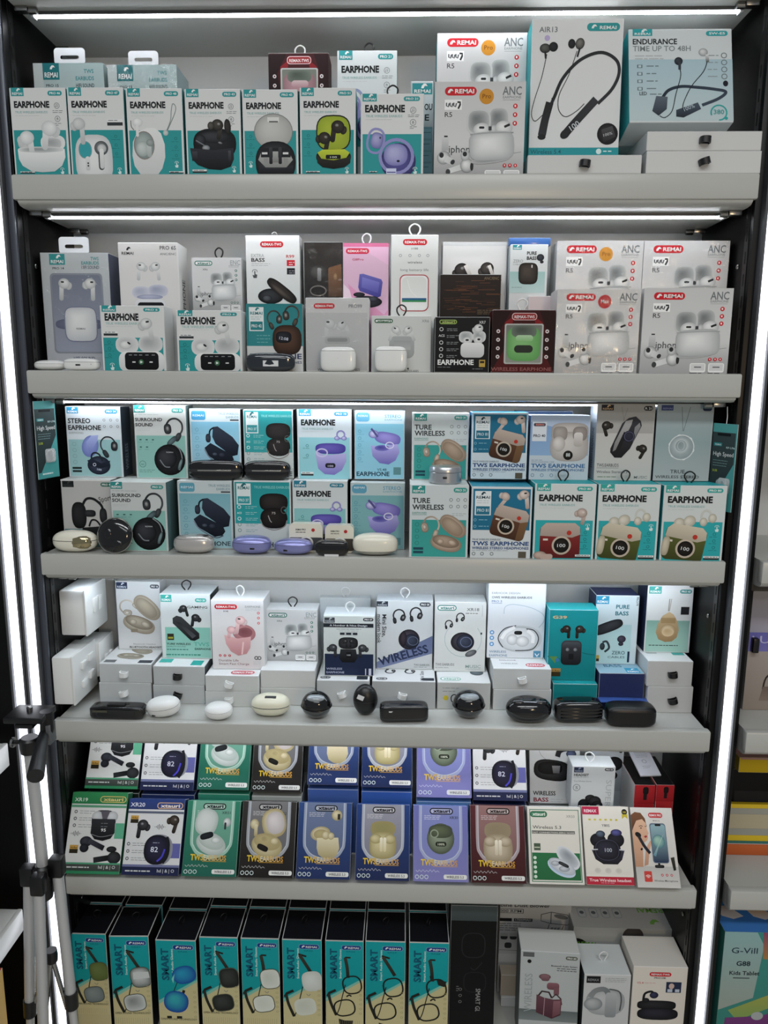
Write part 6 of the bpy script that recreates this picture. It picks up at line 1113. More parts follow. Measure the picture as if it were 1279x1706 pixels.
# ================================================================== fourth shelf
G4 = 'boxes on the fourth shelf'; GF = 'flat cartons stacked on the fourth shelf'
def st(name_, x0, x1, ys, Y, D=.13, loop='w', lx=.5, **k):
    z = Z4; out = None; ys = list(ys)[::-1]
    for i in range(len(ys)-1):
        lab = name_+(', bottom of its stack' if i == 0 and len(ys) > 2 else (', on top of its stack' if len(ys) > 2 else ''))
        kk = dict(k)
        if i < len(ys)-2: kk.pop('top_art', None)
        out = lying(lab, x0, x1, ys[i+1], ys[i], z, Y, D, loop, loopx=lx, group=GF, **kk); z = out.top
    return out
def ta_clam(a): clam(a, .5, .55, .6, '#b9b3a4', '#8d8678', '#a39c8c'); a.R(.06, .84, .28, .95, '#6d7274', g='icon'); a.R(.72, .84, .98, .96, '#3c4046', g='icon')
def ta_gam(a): inear(a, .4, .3, .2, 60); inear(a, .6, .5, .2, -60); a.P([(.6, .1), (.95, .1), (.85, .3), (.7, .3)], DK, g='pic'); a.R(.05, .7, .3, .85, '#3fa59a', g='icon'); a.R(.7, .75, .92, .95, '#2f9a92', g='icon'); a.T('GAMING', .1, .45, .6, .06, '#8d9294', .4)
def ta_rem(a): redpill(a, .45, .8, .9, .95, 'REMAX-TWS', '#b85a64'); a.E(.5, .4, .15, .1, '#c9a9ac', '#a37c80'); a.M(.1, .3, .4, .1, 4, '#8d9294', .02)
def ta_num(a): pill(a, .05, .84, .25, .93, 'PRO 57', '#33373c'); a.R(.75, .8, .96, .95, '#2c333c', g='icon'); a.R(.1, .1, .9, .4, '#c3c9cc')
def ta_mini(a): a.E(.4, .1, .2, .12, '#33333c', '#17171c'); hook(a, .28, .6, .14, 180, 1, '#3a3c42', '#141518', .2); hook(a, .6, .6, .14, 180, 1, '#3a3c42', '#141518', .2); a.T('Mini Size', .82, 1.2, .95, .06, '#33373c', .6, rot=-90); a.R(.8, .86, .98, .96, '#2c333c', g='icon'); pill(a, .06, .86, .24, .95, 'PRO 58', '#3a4048')
def ta_xr(a): xta(a, .06, .8, .45, .93, '#4f9a86'); a.E(.78, .6, .13, .14, '#6d7a80', '#3c464c'); a.M(.1, .5, .3, .09, 4, '#b9c0c2', .012)
def ta_hook(a): a.E(.35, .15, .22, .18, '#5f6a8c', '#3c4666'); redpill(a, .58, .78, .92, .92, 'REMAX', '#c25a64'); a.T('EARHOOK', .15, .45, .68, .05, '#6d5a5e', .6); a.T('WIRELESS', .15, .45, .82, .05, '#6d7274', .4)
def ta_pb(a): badge(a, .62, .78, .92, .98, '#2f8fb4'); a.T('BASS', .2, .6, .75, .15, '#3f6a80', 1); a.R(0, .0, .3, .4, '#3c4a5a')
def ta_egg(a): a.R(.1, .5, .35, .7, '#a9b0b0', r=.04, g='logo'); a.R(.68, .4, .95, .75, '#4aa29a', g='logo')
s1 = st('silver-grey flat carton with white loop, leftmost stack', 164, 252, (1106, 1138, 1171), .086, top_art=ta_clam, lx=.48, front='#b9bdbe')
s2 = st('grey flat carton with black loop, second stack from the left', 254, 341, (1110, 1142, 1173), .084, loop='b', top_art=ta_gam, lx=.48, front='#b4b8b9', side='#4a5054')
s3 = st('whitish flat carton with white loop, third stack from left', 341, 431, (1126, 1153, 1179), .073, top_art=ta_rem, lx=.45, front='#c6c9c8')
s4 = st('white wrapped flat carton without loop, behind the cream case', 433, 525, (1117, 1147, 1176), .085, loop=None, front='#c9cbca')
s5 = st('grey flat carton with white loop under the dark number box', 527, 616, (1134, 1178), .083, top_art=ta_num, lx=.48, front='#bcc0c1')
s6 = st('grey flat carton with white loop under the mini size box', 619, 726, (1137, 1183), .078, top_art=ta_mini, lx=.48, front='#b4b8ba')
def fr_xr(a): a.E(.16, .58, .05, .05, '#c9b83a', g='icon'); a.O(.32, .6, .06, .08, .02, '#2c2f33', 'icon'); a.M(.1, .4, .2, .12, 2, '#8d9294', .012)
s7 = st('flat carton with yellow sticker, behind the glossy round case', 728, 818, (1138, 1183), .08, loop=None, top_art=ta_xr, art=fr_xr, front='#c0c4c3')
s8 = st('white flat carton with white loop under the ear-hook design box', 821, 919, (1117, 1152, 1187), .08, top_art=ta_hook, front='#c6cacb')
s9 = st('plain teal flat carton under the teal box', 921, 996, (1139, 1182), .088, loop=None, front='#17858a', side='#12777c', top='#1c9196')
def fr_nv(a): a.M(.5, .95, .2, .12, 2, '#6a7ab0', .012)
s10 = st('navy flat carton with a folded hanging flap', 998, 1075, (1121, 1183), .088, loop=None, top_art=ta_pb, front='#26305a', side='#1d2444', top='#8fb0c0')
q10 = MB().box(-s10.W/2-.002, s10.W/2+.004, -.022, .0005, -.001, .0012, .0005).build('hang_flap', mat('flap_navy', '#3c5aa0', .25, coat=.4), s10.o); q10.location = (0, 0, .026)
s11 = st('white flat carton with black loop, rightmost stack', 1079, 1156, (1098, 1141, 1185), .08, loop='b', lx=.55, top_art=ta_egg, front='#bfc1c1')
def sb(lab, x0, x1, yt, on, Y, art, D=.045, **k): return B(lab, x0, x1, yt, on.top+.0002, Y, D, art, group=G4, **k)
sb('white box picturing a beige clamshell headset, leftmost upright on its stack', 191, 266, 969, s1, .165, f_bth, front='#ced1d2', side='#c3c6c8', top='#d6d9da')
sb('gaming earphone box with green lower half and black loop', 265, 350, 990, s2, .125, f_gaming, D=.07, front='#ccd2d1', side='#2f3538', top='#d6dbdc', loop='b', loopx=.45)
sb('white box picturing a pink open charging case with white loop', 350, 439, 1000, s3, .105, f_pink98, D=.075, front='#d6d5d5', side='#c9caca', top='#dcdddd', loop='w', loopx=.5)
sb('white ENC earphone box with black loop, standing on wrapped cartons', 441, 529, 1016, s4, .135, R5(enc=True), D=.05, front='#cbcdcd', side='#c3c5c5', loop='b', loopx=.5, top='#d6d8d8')
sb('white and navy box with black open case and a dark title bar', 538, 625, 1026, s5, .105, f_number, D=.06, front='#c3cac8', side='#a9b0b2', top='#ced4d6', loop='w')
sb('mini size wireless box with slanted grey-blue band', 627, 722, 1001, s6, .14, f_mini, D=.05, front='#c6cbcd', side='#bfc4c6', top='#ced4d8', loop='w', loopx=.5)
sb('white earphone box picturing a round black case within a circle line', 724, 811, 1003, s7, .135, f_xr18, D=.055, front='#d0d3d1', side='#c3c7c6', top='#d3d6d5')
sb('tall white box picturing clear ear-hook earbuds', 814, 911, 966, s8, .135, f_earhook, D=.05, front='#d6dade', side='#aeb4b8', left='#c9ced2')
sb('glossy teal earphone box picturing a dark case', 915, 998, 1016, s9, .105, f_g39, D=.05, front='#17898e', side='#1590a0', top='#2aa6aa')
b = sb('pure bass earphone box with navy sides and top', 993, 1066, 992, s10, .135, f_pb2, D=.06, front='#c3d2d6', side='#22284a', top='#26305a', left='#22284a')
sb('white box picturing a golden egg-shaped case, at the right end of its shelf', 1079, 1157, 975, s11, .125, f_egg, D=.06, front='#d3d6d5', side='#bfc2c2', left='#232c44', top='#dcdfde')
B('white carton standing behind the white and navy box', 532, 618, 996, Z4, .22, .02, None, front='#cdd3d5', side='#c3c8ca', group=G4, loop='w')

# ================================================================== fifth shelf
G5 = 'boxes leaning on the fifth shelf'; G5b = 'boxes in the upper row of the fifth shelf'
GREEN = ('#2f7f66', '#1f5f50', '#6fa893'); BLK = ('#33302e', '#1c1a19', '#77777a'); BLU = ('#2f4a80', '#1f2f5c', '#6a7898'); NAV = ('#24407c', '#1a2750', '#9596a2'); LIL = ('#6a6fb0', '#7d7cb4', '#7f88c0'); MAR = ('#54242a', '#3a1518', '#94706f')
WHT = ('#dfe3e1', '#a9b5b0', '#c3ccc8')
def fr(lab, x0, x1, yt, art, D=.030, lean=28, **k): return B(lab, x0, x1, yt, Z5+.0005, -.012, D, art, group=G5, lean=lean, **k)
f1 = fr('green and white box with black case showing 95, leftmost leaning in front', 122, 214, 1320, xr19, front='#d6d8d6', side='#2a6a48', top='#2f8450')
f2 = fr('blue and white box with round dial case, second leaning in front', 216, 309, 1331, xr20, front='#d3d5d6', side='#22305c', top='#2a3f7c')
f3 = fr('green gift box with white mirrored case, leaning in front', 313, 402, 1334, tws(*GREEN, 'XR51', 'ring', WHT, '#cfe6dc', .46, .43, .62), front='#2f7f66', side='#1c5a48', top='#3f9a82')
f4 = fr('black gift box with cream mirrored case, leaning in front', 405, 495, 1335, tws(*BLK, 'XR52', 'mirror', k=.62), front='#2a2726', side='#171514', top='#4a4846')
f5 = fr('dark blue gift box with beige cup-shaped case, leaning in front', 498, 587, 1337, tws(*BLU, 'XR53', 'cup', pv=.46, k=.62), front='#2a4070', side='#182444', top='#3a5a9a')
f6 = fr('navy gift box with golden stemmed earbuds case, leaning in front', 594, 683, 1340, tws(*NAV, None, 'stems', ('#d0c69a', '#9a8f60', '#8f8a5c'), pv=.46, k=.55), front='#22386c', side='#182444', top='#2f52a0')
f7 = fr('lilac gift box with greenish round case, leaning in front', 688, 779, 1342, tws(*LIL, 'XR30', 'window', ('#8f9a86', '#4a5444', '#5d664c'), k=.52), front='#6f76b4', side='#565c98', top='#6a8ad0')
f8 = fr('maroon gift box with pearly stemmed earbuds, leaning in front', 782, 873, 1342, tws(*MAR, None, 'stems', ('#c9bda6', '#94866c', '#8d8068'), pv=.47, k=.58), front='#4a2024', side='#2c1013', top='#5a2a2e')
f9 = fr('white box with green lower half and open oval case, leaning in front', 877, 967, 1344, green53, front='#dcdad2', side='#c9c7c0', top='#d6d9d8')
f10 = fr('cream box with red bottom band and black case, leaning in front', 968, 1046, 1343, y80s, front='#dfdcd3', side='#cfccc4', top='#d9d6ce', lean=30)
f11 = fr('white microphone box with a face and a phone, leaning at the right end', 1048, 1118, 1345, micbox, D=.022, front='#cfcdc8', side='#bfbdb8', top='#d0ceca', lean=33)
# second row: cartons standing behind carry the upper row
def u5(lab, xb0, xb1, yb, art, c, side, Y=.085, asp=1.43, D=.030, lean=28):
    """upper-row carton known by the foot of its front; it leans back like the row below"""
    a, b_ = at(xb0, yb, Y), at(xb1, yb, Y); zf = (a.z+b_.z)/2; W = b_.x-a.x-.0015; lr = math.radians(lean)
    H = min(W*asp, (Z4-.054-zf)/math.cos(lr))
    t = thing('earphone_box', lab, 'box', ((a.x+b_.x)/2, Y, zf), (-lr, 0, 0), group=G5b)
    ca = obj('carton', carton_mesh(W, D, H, c, side, c), M_CARD, t)
    A = Art(W, W*asp); art(A); cut = A.h-H
    if cut > 0:                                    # print is anchored at the foot, the top of the design is folded over
        for g in A.g: A.g[g] = ([(x, max(y, cut), zz) for (x, y, zz) in A.g[g][0]], A.g[g][1], A.g[g][2])
    A.build(ca, 'front', (W, D, H), (0, -max(cut, 0)))
    r = Box(); r.o = t; r.W, r.D, r.H = W, D, H; r.z = zf-D*math.sin(lr); r.Yb = Y+D*math.cos(lr); return r
UP = [('green and white box with black case, leftmost of the upper row', 140, 229, 1314, xr19, '#d6d8d6', '#26303a'),
      ('blue and white box with round dial, second of the upper row', 232, 322, 1317, xr20, '#d3d5d6', '#22305c'),
      ('green gift box with white case in the upper row', 327, 414, 1316, tws(*GREEN, 'XR51', 'ring', WHT, '#cfe6dc', .46, .43, .62), '#2f7f66', '#1c5a48'),
      ('black gift box with cream case in the upper row', 417, 502, 1320, tws(*BLK, 'XR52', 'mirror', k=.62), '#2a2726', '#171514'),
      ('dark blue gift box with beige case in the upper row', 511, 597, 1308, tws(*BLU, 'XR53', 'cup', pv=.46, k=.62), '#2a4070', '#182444'),
      ('navy gift box with golden earbuds in the upper row', 601, 687, 1312, tws(*NAV, 'XR36', 'stems', ('#d0c69a', '#9a8f60', '#8f8a5c'), pv=.46, k=.55), '#22386c', '#182444'),
      ('lilac gift box with greenish case in the upper row', 693, 786, 1329, tws(*LIL, None, 'window', ('#8f9a86', '#4a5444', '#5d664c'), k=.52), '#6f76b4', '#4a4f8c'),
      ('white and blue box with round dial, right of the lilac box in the upper row', 788, 879, 1334, xr20, '#d3d5d6', '#22305c'),
      ('white wireless bass box with black open case in the upper row', 882, 969, 1339, wbass, '#cfd1d0', '#bfc1c0')]
SUPC = ['#1d2a24', '#2a3a70', '#3f9a82', '#c3c9c4', '#4a6ab0', '#3f6ac0', '#6a9ad8', '#26305a', '#c9cccb']
def barcode(a):
    a.M(.1, .5, .2, .1, 6, '#b9c6ea', .02)
    for i in range(18): a.R(.62+.018*i, .35, .628+.018*i, .75, '#1c2a5c', g='icon')
for i, (lab, x0, x1, yb, art, c, sd) in enumerate(UP):
    r = u5(lab, x0, x1, yb, art, c, sd, Y=.142 if i == 8 else .085, lean=18 if i == 8 else 28)
    SY = .14 if i == 8 else .093
    t = thing('earphone_box', ['dark', 'blue', 'green', 'white', 'blue barcode-printed', 'bright blue', 'sky blue', 'navy', 'white wrapped'][i]+' carton under the '+['leftmost upper box', 'second upper box', 'green upper gift box', 'black upper gift box', 'dark blue upper gift box', 'navy upper gift box', 'lilac upper gift box', 'upper dial box by the lilac one', 'wireless bass box'][i], 'box',
              (r.o.location.x, SY, Z5+.0005), group='cartons carrying the upper row of the fifth shelf')
    h = r.z-Z5-.0007
    ca = obj('carton', carton_mesh(r.W, .1, h, SUPC[i], SUPC[i], SUPC[i]), M_CARD, t)
    if i in (4, 5): A = Art(r.W, .1); barcode(A); A.build(ca, 'top', (r.W, .1, h))
hb = B('white carton under the small headset box', 955, 1024, 1348, Z5+.0005, .092, .045, None, group='cartons carrying the upper row of the fifth shelf', front='#c9cccb')
b = B('small white headset box with white loop, before the wireless bass box', 953, 1026, 1277, hb.top+.0004, .092, .045, headset, group=G5b, asp=1.15, front='#c6cbcd', side='#b4babd', top='#d6dde0', loop='w', loopx=.45)
b = B('grey box with black earbuds behind the small headset box', 985, 1040, 1250, Z5+.0005, .19, .045, greybox, group=G5b, asp=1.4, front='#b4bcc2', side='#8d959c', top='#c3cace')
b = B('black and red carton with microphone print, left of the pair in the corner', 1057, 1092, 1308, Z5+.0005, .10, .12, redmic, group=G5b, asp=1.0, front='#a8242a', side='#d6d6d6', top='#0d0d0f')
b2 = B('black and red carton with microphone print, right of the pair in the corner', 1093, 1124, 1308, Z5+.0005, .10, .12, redmic, group=G5b, asp=1.0, front='#a8242a', side='#8d1c22', top='#0d0d0f')
z = max(b.top, b2.top)+.001
t = thing('leaflet_card', 'white printed card lying tilted on the black and red cartons', 'card', ((b.x+b2.x)/2, .13, z), (math.radians(18), 0, math.radians(6)))
ca = obj('card', carton_mesh(.045, .085, .004, '#c3c6d0', '#b9bcc6', '#c9ccd6'), M_CARD, t); A = Art(.045, .085)
A.M(.2, .8, .25, .05, 4, '#6d7080', .02); A.O(.5, .55, .1, .1, .02, '#6d7080', 'icon'); A.M(.3, .7, .7, .05, 2, '#6d7080', .02); A.build(ca, 'top', (.045, .085, .004))

# ================================================================== lowest shelf
G6 = 'tall glasses boxes on the lowest shelf'
GD = ['green and grey lenses', 'half-silvered lenses', 'blue mirrored aviators', 'dark grey lenses', 'clear thin lenses', 'rimless clear lenses', 'black rimmed round frames', 'heavy black frames', 'black frames with clip-on lenses']
def g_top(a): a.R(.0, .0, 1, 1, '#cfd2d2'); a.R(.02, .025, .98, .975, '#14151a', '#17181e')
FRONT = []
for i, (x0, x1, yt) in enumerate(((116, 176, 1556), (181, 247, 1560), (258, 326, 1567), (331, 396, 1562), (400, 465, 1564), (469, 536, 1566), (541, 606, 1568), (608, 676, 1569), (681, 749, 1571))):
    b = B('tall teal and sand glasses box picturing %s' % GD[i], x0, x1, yt, Z6+.0005, .02, .088, glasses(i), name='glasses_box', group=G6, asp=2.58, front='#c9bf92', side='#0f1013', left='#0f1013', top='#14151a', top_art=g_top, rz=(0, .03, 0, 0, 0, 0, 0, 0, 0)[i])
    FRONT.append(b)
    add_loop(b.o, 'ring', False, (0, b.D*.55, b.H), (0, 0, random.uniform(.3, 1.2)), .8)
for i, g in enumerate(FRONT):
    t = thing('glasses_box', 'black-topped glasses box in the back row, behind the one with %s' % GD[i], 'box', (g.x, .111, Z6+.0005), group='black-topped glasses boxes in the back row')
    ca = obj('carton', carton_mesh(g.W, .088, g.H+.001, '#12a0a6', '#0f1013', '#14151a'), M_CARD, t); A = Art(g.W, .088); g_top(A); A.build(ca, 'top', (g.W, .088, g.H+.001))
b = B('tall black smart glasses box with faint outline of frames', 751, 830, 1509, Z6+.0005, .03, .06, sg_black, name='glasses_box', front='#0d0d0e', side='#151517', top='#4a5454', asp=2.6)
b = B('large pale dust blower box standing at the back', 833, 953, 1500, Z6+.0005, .16, .06, blower, name='dust_blower_box', asp=1.0, front='#cfcecb', side='#c3c2bf')
wb = B('plain white carton under the small kraft carton', 834, 903, 1662, Z6+.0005, .12, .036, None, name='plain_carton', front='#d3d3d0')
kb = B('kraft cardboard carton lying below the dust blower print', 834, 900, 1625, wb.top+.0003, .124, .03, lambda a: (a.O(.72, .3, .04, .04, .012, '#8f8270', 'icon'), a.M(.62, .85, .55, .1, 1, '#8f8270', .02)), name='kraft_carton', front='#b9ab98', side='#a99b88', top='#c3b6a4', asp=.6)
gb = B('wide white glasses carton with green logo printed upside down on top', 955, 1131, 1547, Z6+.0005, .115, .095, greenfront, name='glasses_box', asp=.45, front='#aeb0ac', side='#b9bab6', top='#d9dad9', top_art=greentop)
b = B('grey earphone box with pink earbuds, front one with a white lid', 867, 966, 1586, Z6+.0005, .02, .07, reless, asp=1.30, front='#b4baba', side='#6a7272', top='#d6d9d6', lean=3, rz=-.05)
b = B('white earphone box with grey neck clip picture and white loop', 973, 1052, 1624, Z6+.0005, .015, .085, neck, asp=1.35, front='#c9cccc', side='#3c4042', top='#d3d9da', loop='w', loopx=.5)
b = B('cream earphone box with black case, rightmost on the lowest shelf', 1055, 1147, 1611, Z6+.0005, .015, .085, pro108, asp=1.25, front='#dcd6cc', side='#c9c4bb', top='#dedad2', left='#cfc9c0')

# ================================================================== charging cases set out on the shelves
def part_sup(rx, ry, rz, e1, e2, t0, t1, nu=28, nv=8, M=None, cap0=True, cap1=True):
    """latitude band of a superellipsoid (t in degrees), closed at both ends"""
    def p(a, e): return math.copysign(abs(a)**e, a)
    m = MB(); v = []; f = []
    for i in range(nv+1):
        th = math.radians(t0+(t1-t0)*i/nv)
        for k in range(nu):
            ph = 2*math.pi*k/nu
            q = Vector((rx*p(math.cos(th), e1)*p(math.cos(ph), e2), ry*p(math.cos(th), e1)*p(math.sin(ph), e2), rz*p(math.sin(th), e1))); v.append(M @ q if M else q)
    for i in range(nv):
        for k in range(nu): f.append((i*nu+k, i*nu+(k+1) % nu, (i+1)*nu+(k+1) % nu, (i+1)*nu+k))
    f.append(tuple(range(nu))[::-1]); f.append(tuple(nv*nu+k for k in range(nu)))
    return m.add(v, f)
def case(lab, x0, x1, yt, yb, Z, m, ry=.018, e1=.7, e2=.8, seam=10, port=None, Y=None, rz_=0, tilt=0, extra=None, base_m=None, group=None, name='charging_case', up=False, roll=0):
    xm = (x0+x1)/2
    if Y is None: Y = max(.003, at_z(xm, yb, Z).y)+ry
    a, b = at(x0, (yt+yb)/2, Y), at(x1, (yt+yb)/2, Y); rx = (b.x-a.x)/2
    zt = at(xm, yt, Y).z; rz = max(.006, (zt-Z)/2)
    t = thing(name, lab, 'charging case', ((a.x+b.x)/2, Y, Z), (0, 0, rz_), group or 'charging cases set out on the shelves')
    M = Matrix.Translation((0, 0, rz)) @ Matrix.Rotation(math.radians(tilt), 4, 'X') @ Matrix.Rotation(math.radians(roll), 4, 'Y')
    if tilt or roll:       # keep the tilted body resting on the shelf
        zs = [(M @ Vector(v)).z for v in part_sup(rx, ry, rz, e1, e2, -90, 90).v]; M = Matrix.Translation((0, 0, -min(zs))) @ M
    part_sup(rx, ry, rz, e1, e2, -90, seam-1.2, M=M).build('base_shell', base_m or m, t, ang=60)
    part_sup(rx, ry, rz, e1, e2, seam+1.2, 90, M=M).build('lid', m, t, ang=60)
    part_sup(rx*.985, ry*.985, rz*.97, e1, e2, seam-3, seam+3, nv=2, M=M).build('seam', mat('seam_dark', '#2a2b2d', .5), t)
    if port:
        px, pz, w, h = port; y = -ry*(max(0, 1-abs(px)**(2/e2))**(e2/2))*(max(0, 1-abs(pz)**(2/e1))**(e1/2))
        MB().box(px*rx-w/2, px*rx+w/2, y-.0006, y+.003, pz*rz-h/2, pz*rz+h/2, min(w, h)*.3).build('charging_port', mat('port_dark', '#0b0b0c', .4), t).matrix_local = M
    if extra: extra(t, rx, ry, rz, M)
    r = Box(); r.o = t; r.rx, r.ry, r.rz = rx, ry, rz; return r
def dots(t, rx, ry, rz, M):
    for i in range(3): MB().box(rx*.45+i*.003-.0006, rx*.45+i*.003+.0006, -ry*.97, -ry*.9, -.0005, .0006).build('light_dot', mat('dot_grey', '#5a5c5e', .5), t).matrix_local = M
def sticker(w, h, px, pz, rot=0):
    def f(t, rx, ry, rz, M): MB().box(-w/2, w/2, -.0004, .0004, -h/2, h/2).build('sticker', mat('sticker_white', '#d9dbdc', .5), t).matrix_local = M @ Matrix.Translation((px*rx, -ry*.965, pz*rz)) @ Matrix.Rotation(rot, 4, 'Y')
    return f
def slot_top(w, h, px=0, py=-.35, k=.82, m=None):
    def f(t, rx, ry, rz, M): MB().box(-w/2, w/2, -h/2, h/2, 0, .0022, .0009).build('light_slot', m or mat('port_dark', '#0b0b0c', .4), t).matrix_local = M @ Matrix.Translation((px*rx, py*ry, rz*k)) @ Matrix.Rotation(math.radians(20), 4, 'X')
    return f
def both(*fs):
    def f(*a):
        for g in fs: g(*a)
    return f
# second shelf
case('plain white oval case at the far left end of its shelf', 60, 111, 600, 617, Z2, M_WPLAST, .02, .75, .7, Y=.024)
case('white case with black charging port showing, left end of its shelf', 108, 166, 597, 618, Z2, M_WPLAST, .011, .55, .45, Y=.0145, port=(-.1, -.1, .009, .003), extra=dots)
case('dark glossy case with white sticker before the ear-hook box', 410, 492, 588, 619, Z2, mat('smoked_plastic', '#1d242c', .08, coat=.8), .015, .55, .6, Y=.018, extra=sticker(.027, .010, .05, -.15))
case('white squarish case standing before the foil-wrapped box', 534, 593, 578, 621, Z2, M_WPLAST, .012, .45, .45, Y=.016, seam=25, extra=sticker(.003, .0015, 0, .1))
case('white squarish case standing before the pale grey box', 624, 678, 577, 621, Z2, M_WPLAST, .012, .45, .45, Y=.016, seam=25)
# third shelf, on top of the lower boxes
def trim(t, rx, ry, rz, M): MB().box(-rx*.62, rx*.62, -ry*1.0, -ry*.93, -.0012, .0012, .0004).build('silver_trim', M_CHROME, t).matrix_local = M
case('matt black oblong case before the light blue clamshell box', 315, 404, 766, 796, q[3].top+.0003, M_GLOSSB, .0135, .5, .55, Y=.0695, seam=0, extra=trim)
case('matt black oblong case before the upper teal box', 407, 484, 767, 798, q[4].top+.0003, M_GLOSSB, .0135, .55, .6, Y=.0695, seam=0, extra=trim)
a, b = at(711, 790, .034), at(772, 790, .034); r_ = min(.0295, (b.x-a.x)/2); zq = q[7].top+.0003
t = thing('charging_case', 'round brushed silver tin-like case on the beige clamshell box', 'charging case', ((a.x+b.x)/2, .034, zq), group='charging cases set out on the shelves')
MB().lathe([(r_*.9, 0), (r_, .003), (r_, .020), (r_*.985, .0205)], 36).build('base_shell', M_SILVER, t); MB().lathe([(r_*.985, .021), (r_, .0215), (r_, .027), (r_*.93, .0305), (r_*.5, .0315)], 36).build('lid', M_SILVER, t)
MB().box(-.006, .002, -r_-.0005, -r_+.003, .010, .015, .0015).build('charging_port', mat('port_dark', '#0b0b0c', .4), t)
# third shelf, along its front
def gold_face(t, rx, ry, rz, M): part_sup(rx*.62, ry*1.02, rz*.74, .7, .8, -88, 88, M=M @ Matrix.Translation((rx*.30, -.0006, 0))).build('mirror_panel', mat('gold_mirror', '#b8ab86', .06, 1), t, ang=60)
case('cream case with golden mirror face, leftmost on its shelf', 89, 162, 883, 922, Z3, M_CREAM, .019, .8, .85, Y=.0225, extra=gold_face, seam=4)
def disc(lab, cx, cy, r_px, Y, th, m, tilt=-12):
    P = at(cx, cy, Y); R = (at(cx+r_px, cy, Y).x-P.x); t = thing('charging_case', lab, 'charging case', (P.x, Y, Z3), group='charging cases set out on the shelves')
    M = Matrix.Translation((0, 0, R*1.0)) @ Matrix.Rotation(math.radians(90+tilt), 4, 'X')
    zs = [(M @ Vector(v)).z for v in MB().lathe([(R*.7, -th/2), (R, -th*.2), (R, th*.2), (R*.75, th/2)], 36).v]; M = Matrix.Translation((0, 0, -min(zs))) @ M
    MB().lathe([(R*.6, -th/2), (R*.86, -th*.42), (R*.97, -th*.18), (R*.97, th*.18), (R*.86, th*.42), (R*.55, th*.55), (.0005, th*.58)], 40, M).build('body', m, t, ang=60)
    MB().tube([M @ Vector((R*.975*math.cos(k*math.pi/20), R*.975*math.sin(k*math.pi/20), th*.1)) for k in range(40)], .0011, 6, True).build('rim', M_CHROME, t)
    MB().sup(R*.28, R*.2, th*.12, 1, 1, (R*.2, -R*.45, th*.5), M=M).build('earbud', M_GLOSSB, t); MB().sup(R*.2, R*.3, th*.12, 1, 1, (-R*.3, R*.1, th*.52), M=M).build('earbud', M_GLOSSB, t)
    return t
disc('round glossy black case propped upright beside the cream case', 192, 893, 29.5, .0135, .017, M_GLOSSB)
def vents(t, rx, ry, rz, M):
    for dx in (-.35, .15, .55): MB().prism([(-.008, 0), (.002, .0035), (.008, .002), (-.001, -.003)], 0, .0012, 'z').build('vent', M_BPLAST, t).matrix_local = M @ Matrix.Translation((dx*rx, -.35*ry, rz*.86)) @ Matrix.Rotation(math.radians(24), 4, 'X')
case('pearly silver case with black vents on its lid, before the blue-grey box', 290, 357, 890, 924, Z3, mat('pearl_silver', '#c9c6c2', .22, .5, coat=.5), .02, .7, .8, Y=.026, extra=vents, seam=30)
case('lilac metallic case with top slot, left one of the pair', 387, 452, 892, 925, Z3, M_LILAC, .021, .75, .8, Y=.026, port=(.12, -.25, .009, .0035), extra=slot_top(.024, .0035, -.05), seam=12)
case('lilac metallic case without top slot, right one of the pair', 457, 521, 897, 927, Z3, M_LILAC, .019, .8, .85, Y=.0225, port=(-.35, -.3, .008, .0035), seam=12)
case('glossy black arched case between the lilac and the cream case', 525, 581, 899, 928, Z3, M_GLOSSB, .011, .6, .65, Y=.0145, seam=15, extra=sticker(.026, .004, 0, -.85))
case('cream case with chrome band at its foot, right of the black arched case', 587, 663, 888, 928, Z3, M_CREAM, .02, .75, .8, Y=.0235, seam=-28, base_m=M_CHROME)
def camcase(lab, x0, x1, yt, Y, band):
    a, b = at(x0, yt, Y), at(x1, yt, Y); W = b.x-a.x; H = a.z-Z3; D = .020
    t = thing('charging_case', lab, 'charging case', ((a.x+b.x)/2, Y, Z3), group='charging cases set out on the shelves')
    MB().prism(rrect(-W/2, 0, W/2, H, .009), 0, D).build('body', M_CREAM, t)
    MB().prism(rrect(-W/2-.0003, .004, W/2+.0003, H*.52, .004), -.0004, D+.0004).build('leather_band', mat('band_'+band, band, .6), t)
    MB().lathe([(.0125, 0), (.013, .002), (.0105, .004), (.0095, .0025), (.0005, .0022)], 28, Matrix.Translation((W*.02, -.0003, H*.33)) @ Matrix.Rotation(math.pi/2, 4, 'X')).build('lens_ring', mat('lens_ring', '#c9c9c6', .3), t)
    MB().lathe([(.009, 0), (.009, .0032), (.0005, .0034)], 24, Matrix.Translation((W*.02, -.0003, H*.33)) @ Matrix.Rotation(math.pi/2, 4, 'X')).build('display', M_GLOSSB, t)
    MB().lathe([(.0032, 0), (.0032, .0008), (.0005, .001)], 16, Matrix.Translation((W*.22, 0, H*.78)) @ Matrix.Rotation(math.pi/2, 4, 'X')).build('red_dot', mat('dot_red', '#b8262c', .4), t)
    A = Art(W, H); A.T('REMAI PRO', .2, .5, .24, .055, DK, 1); A.M(.2, .5, .29, .05, 1, '#3c3f41', .02); A.build(t, 'front', (W, D, H))
camcase('cream camera-shaped case with dark grey band, behind the right lilac case', 481, 537, 872, .036, '#3c3e42')
camcase('cream camera-shaped case, right one behind the black arched case', 541, 589, 875, .033, '#3a332c')
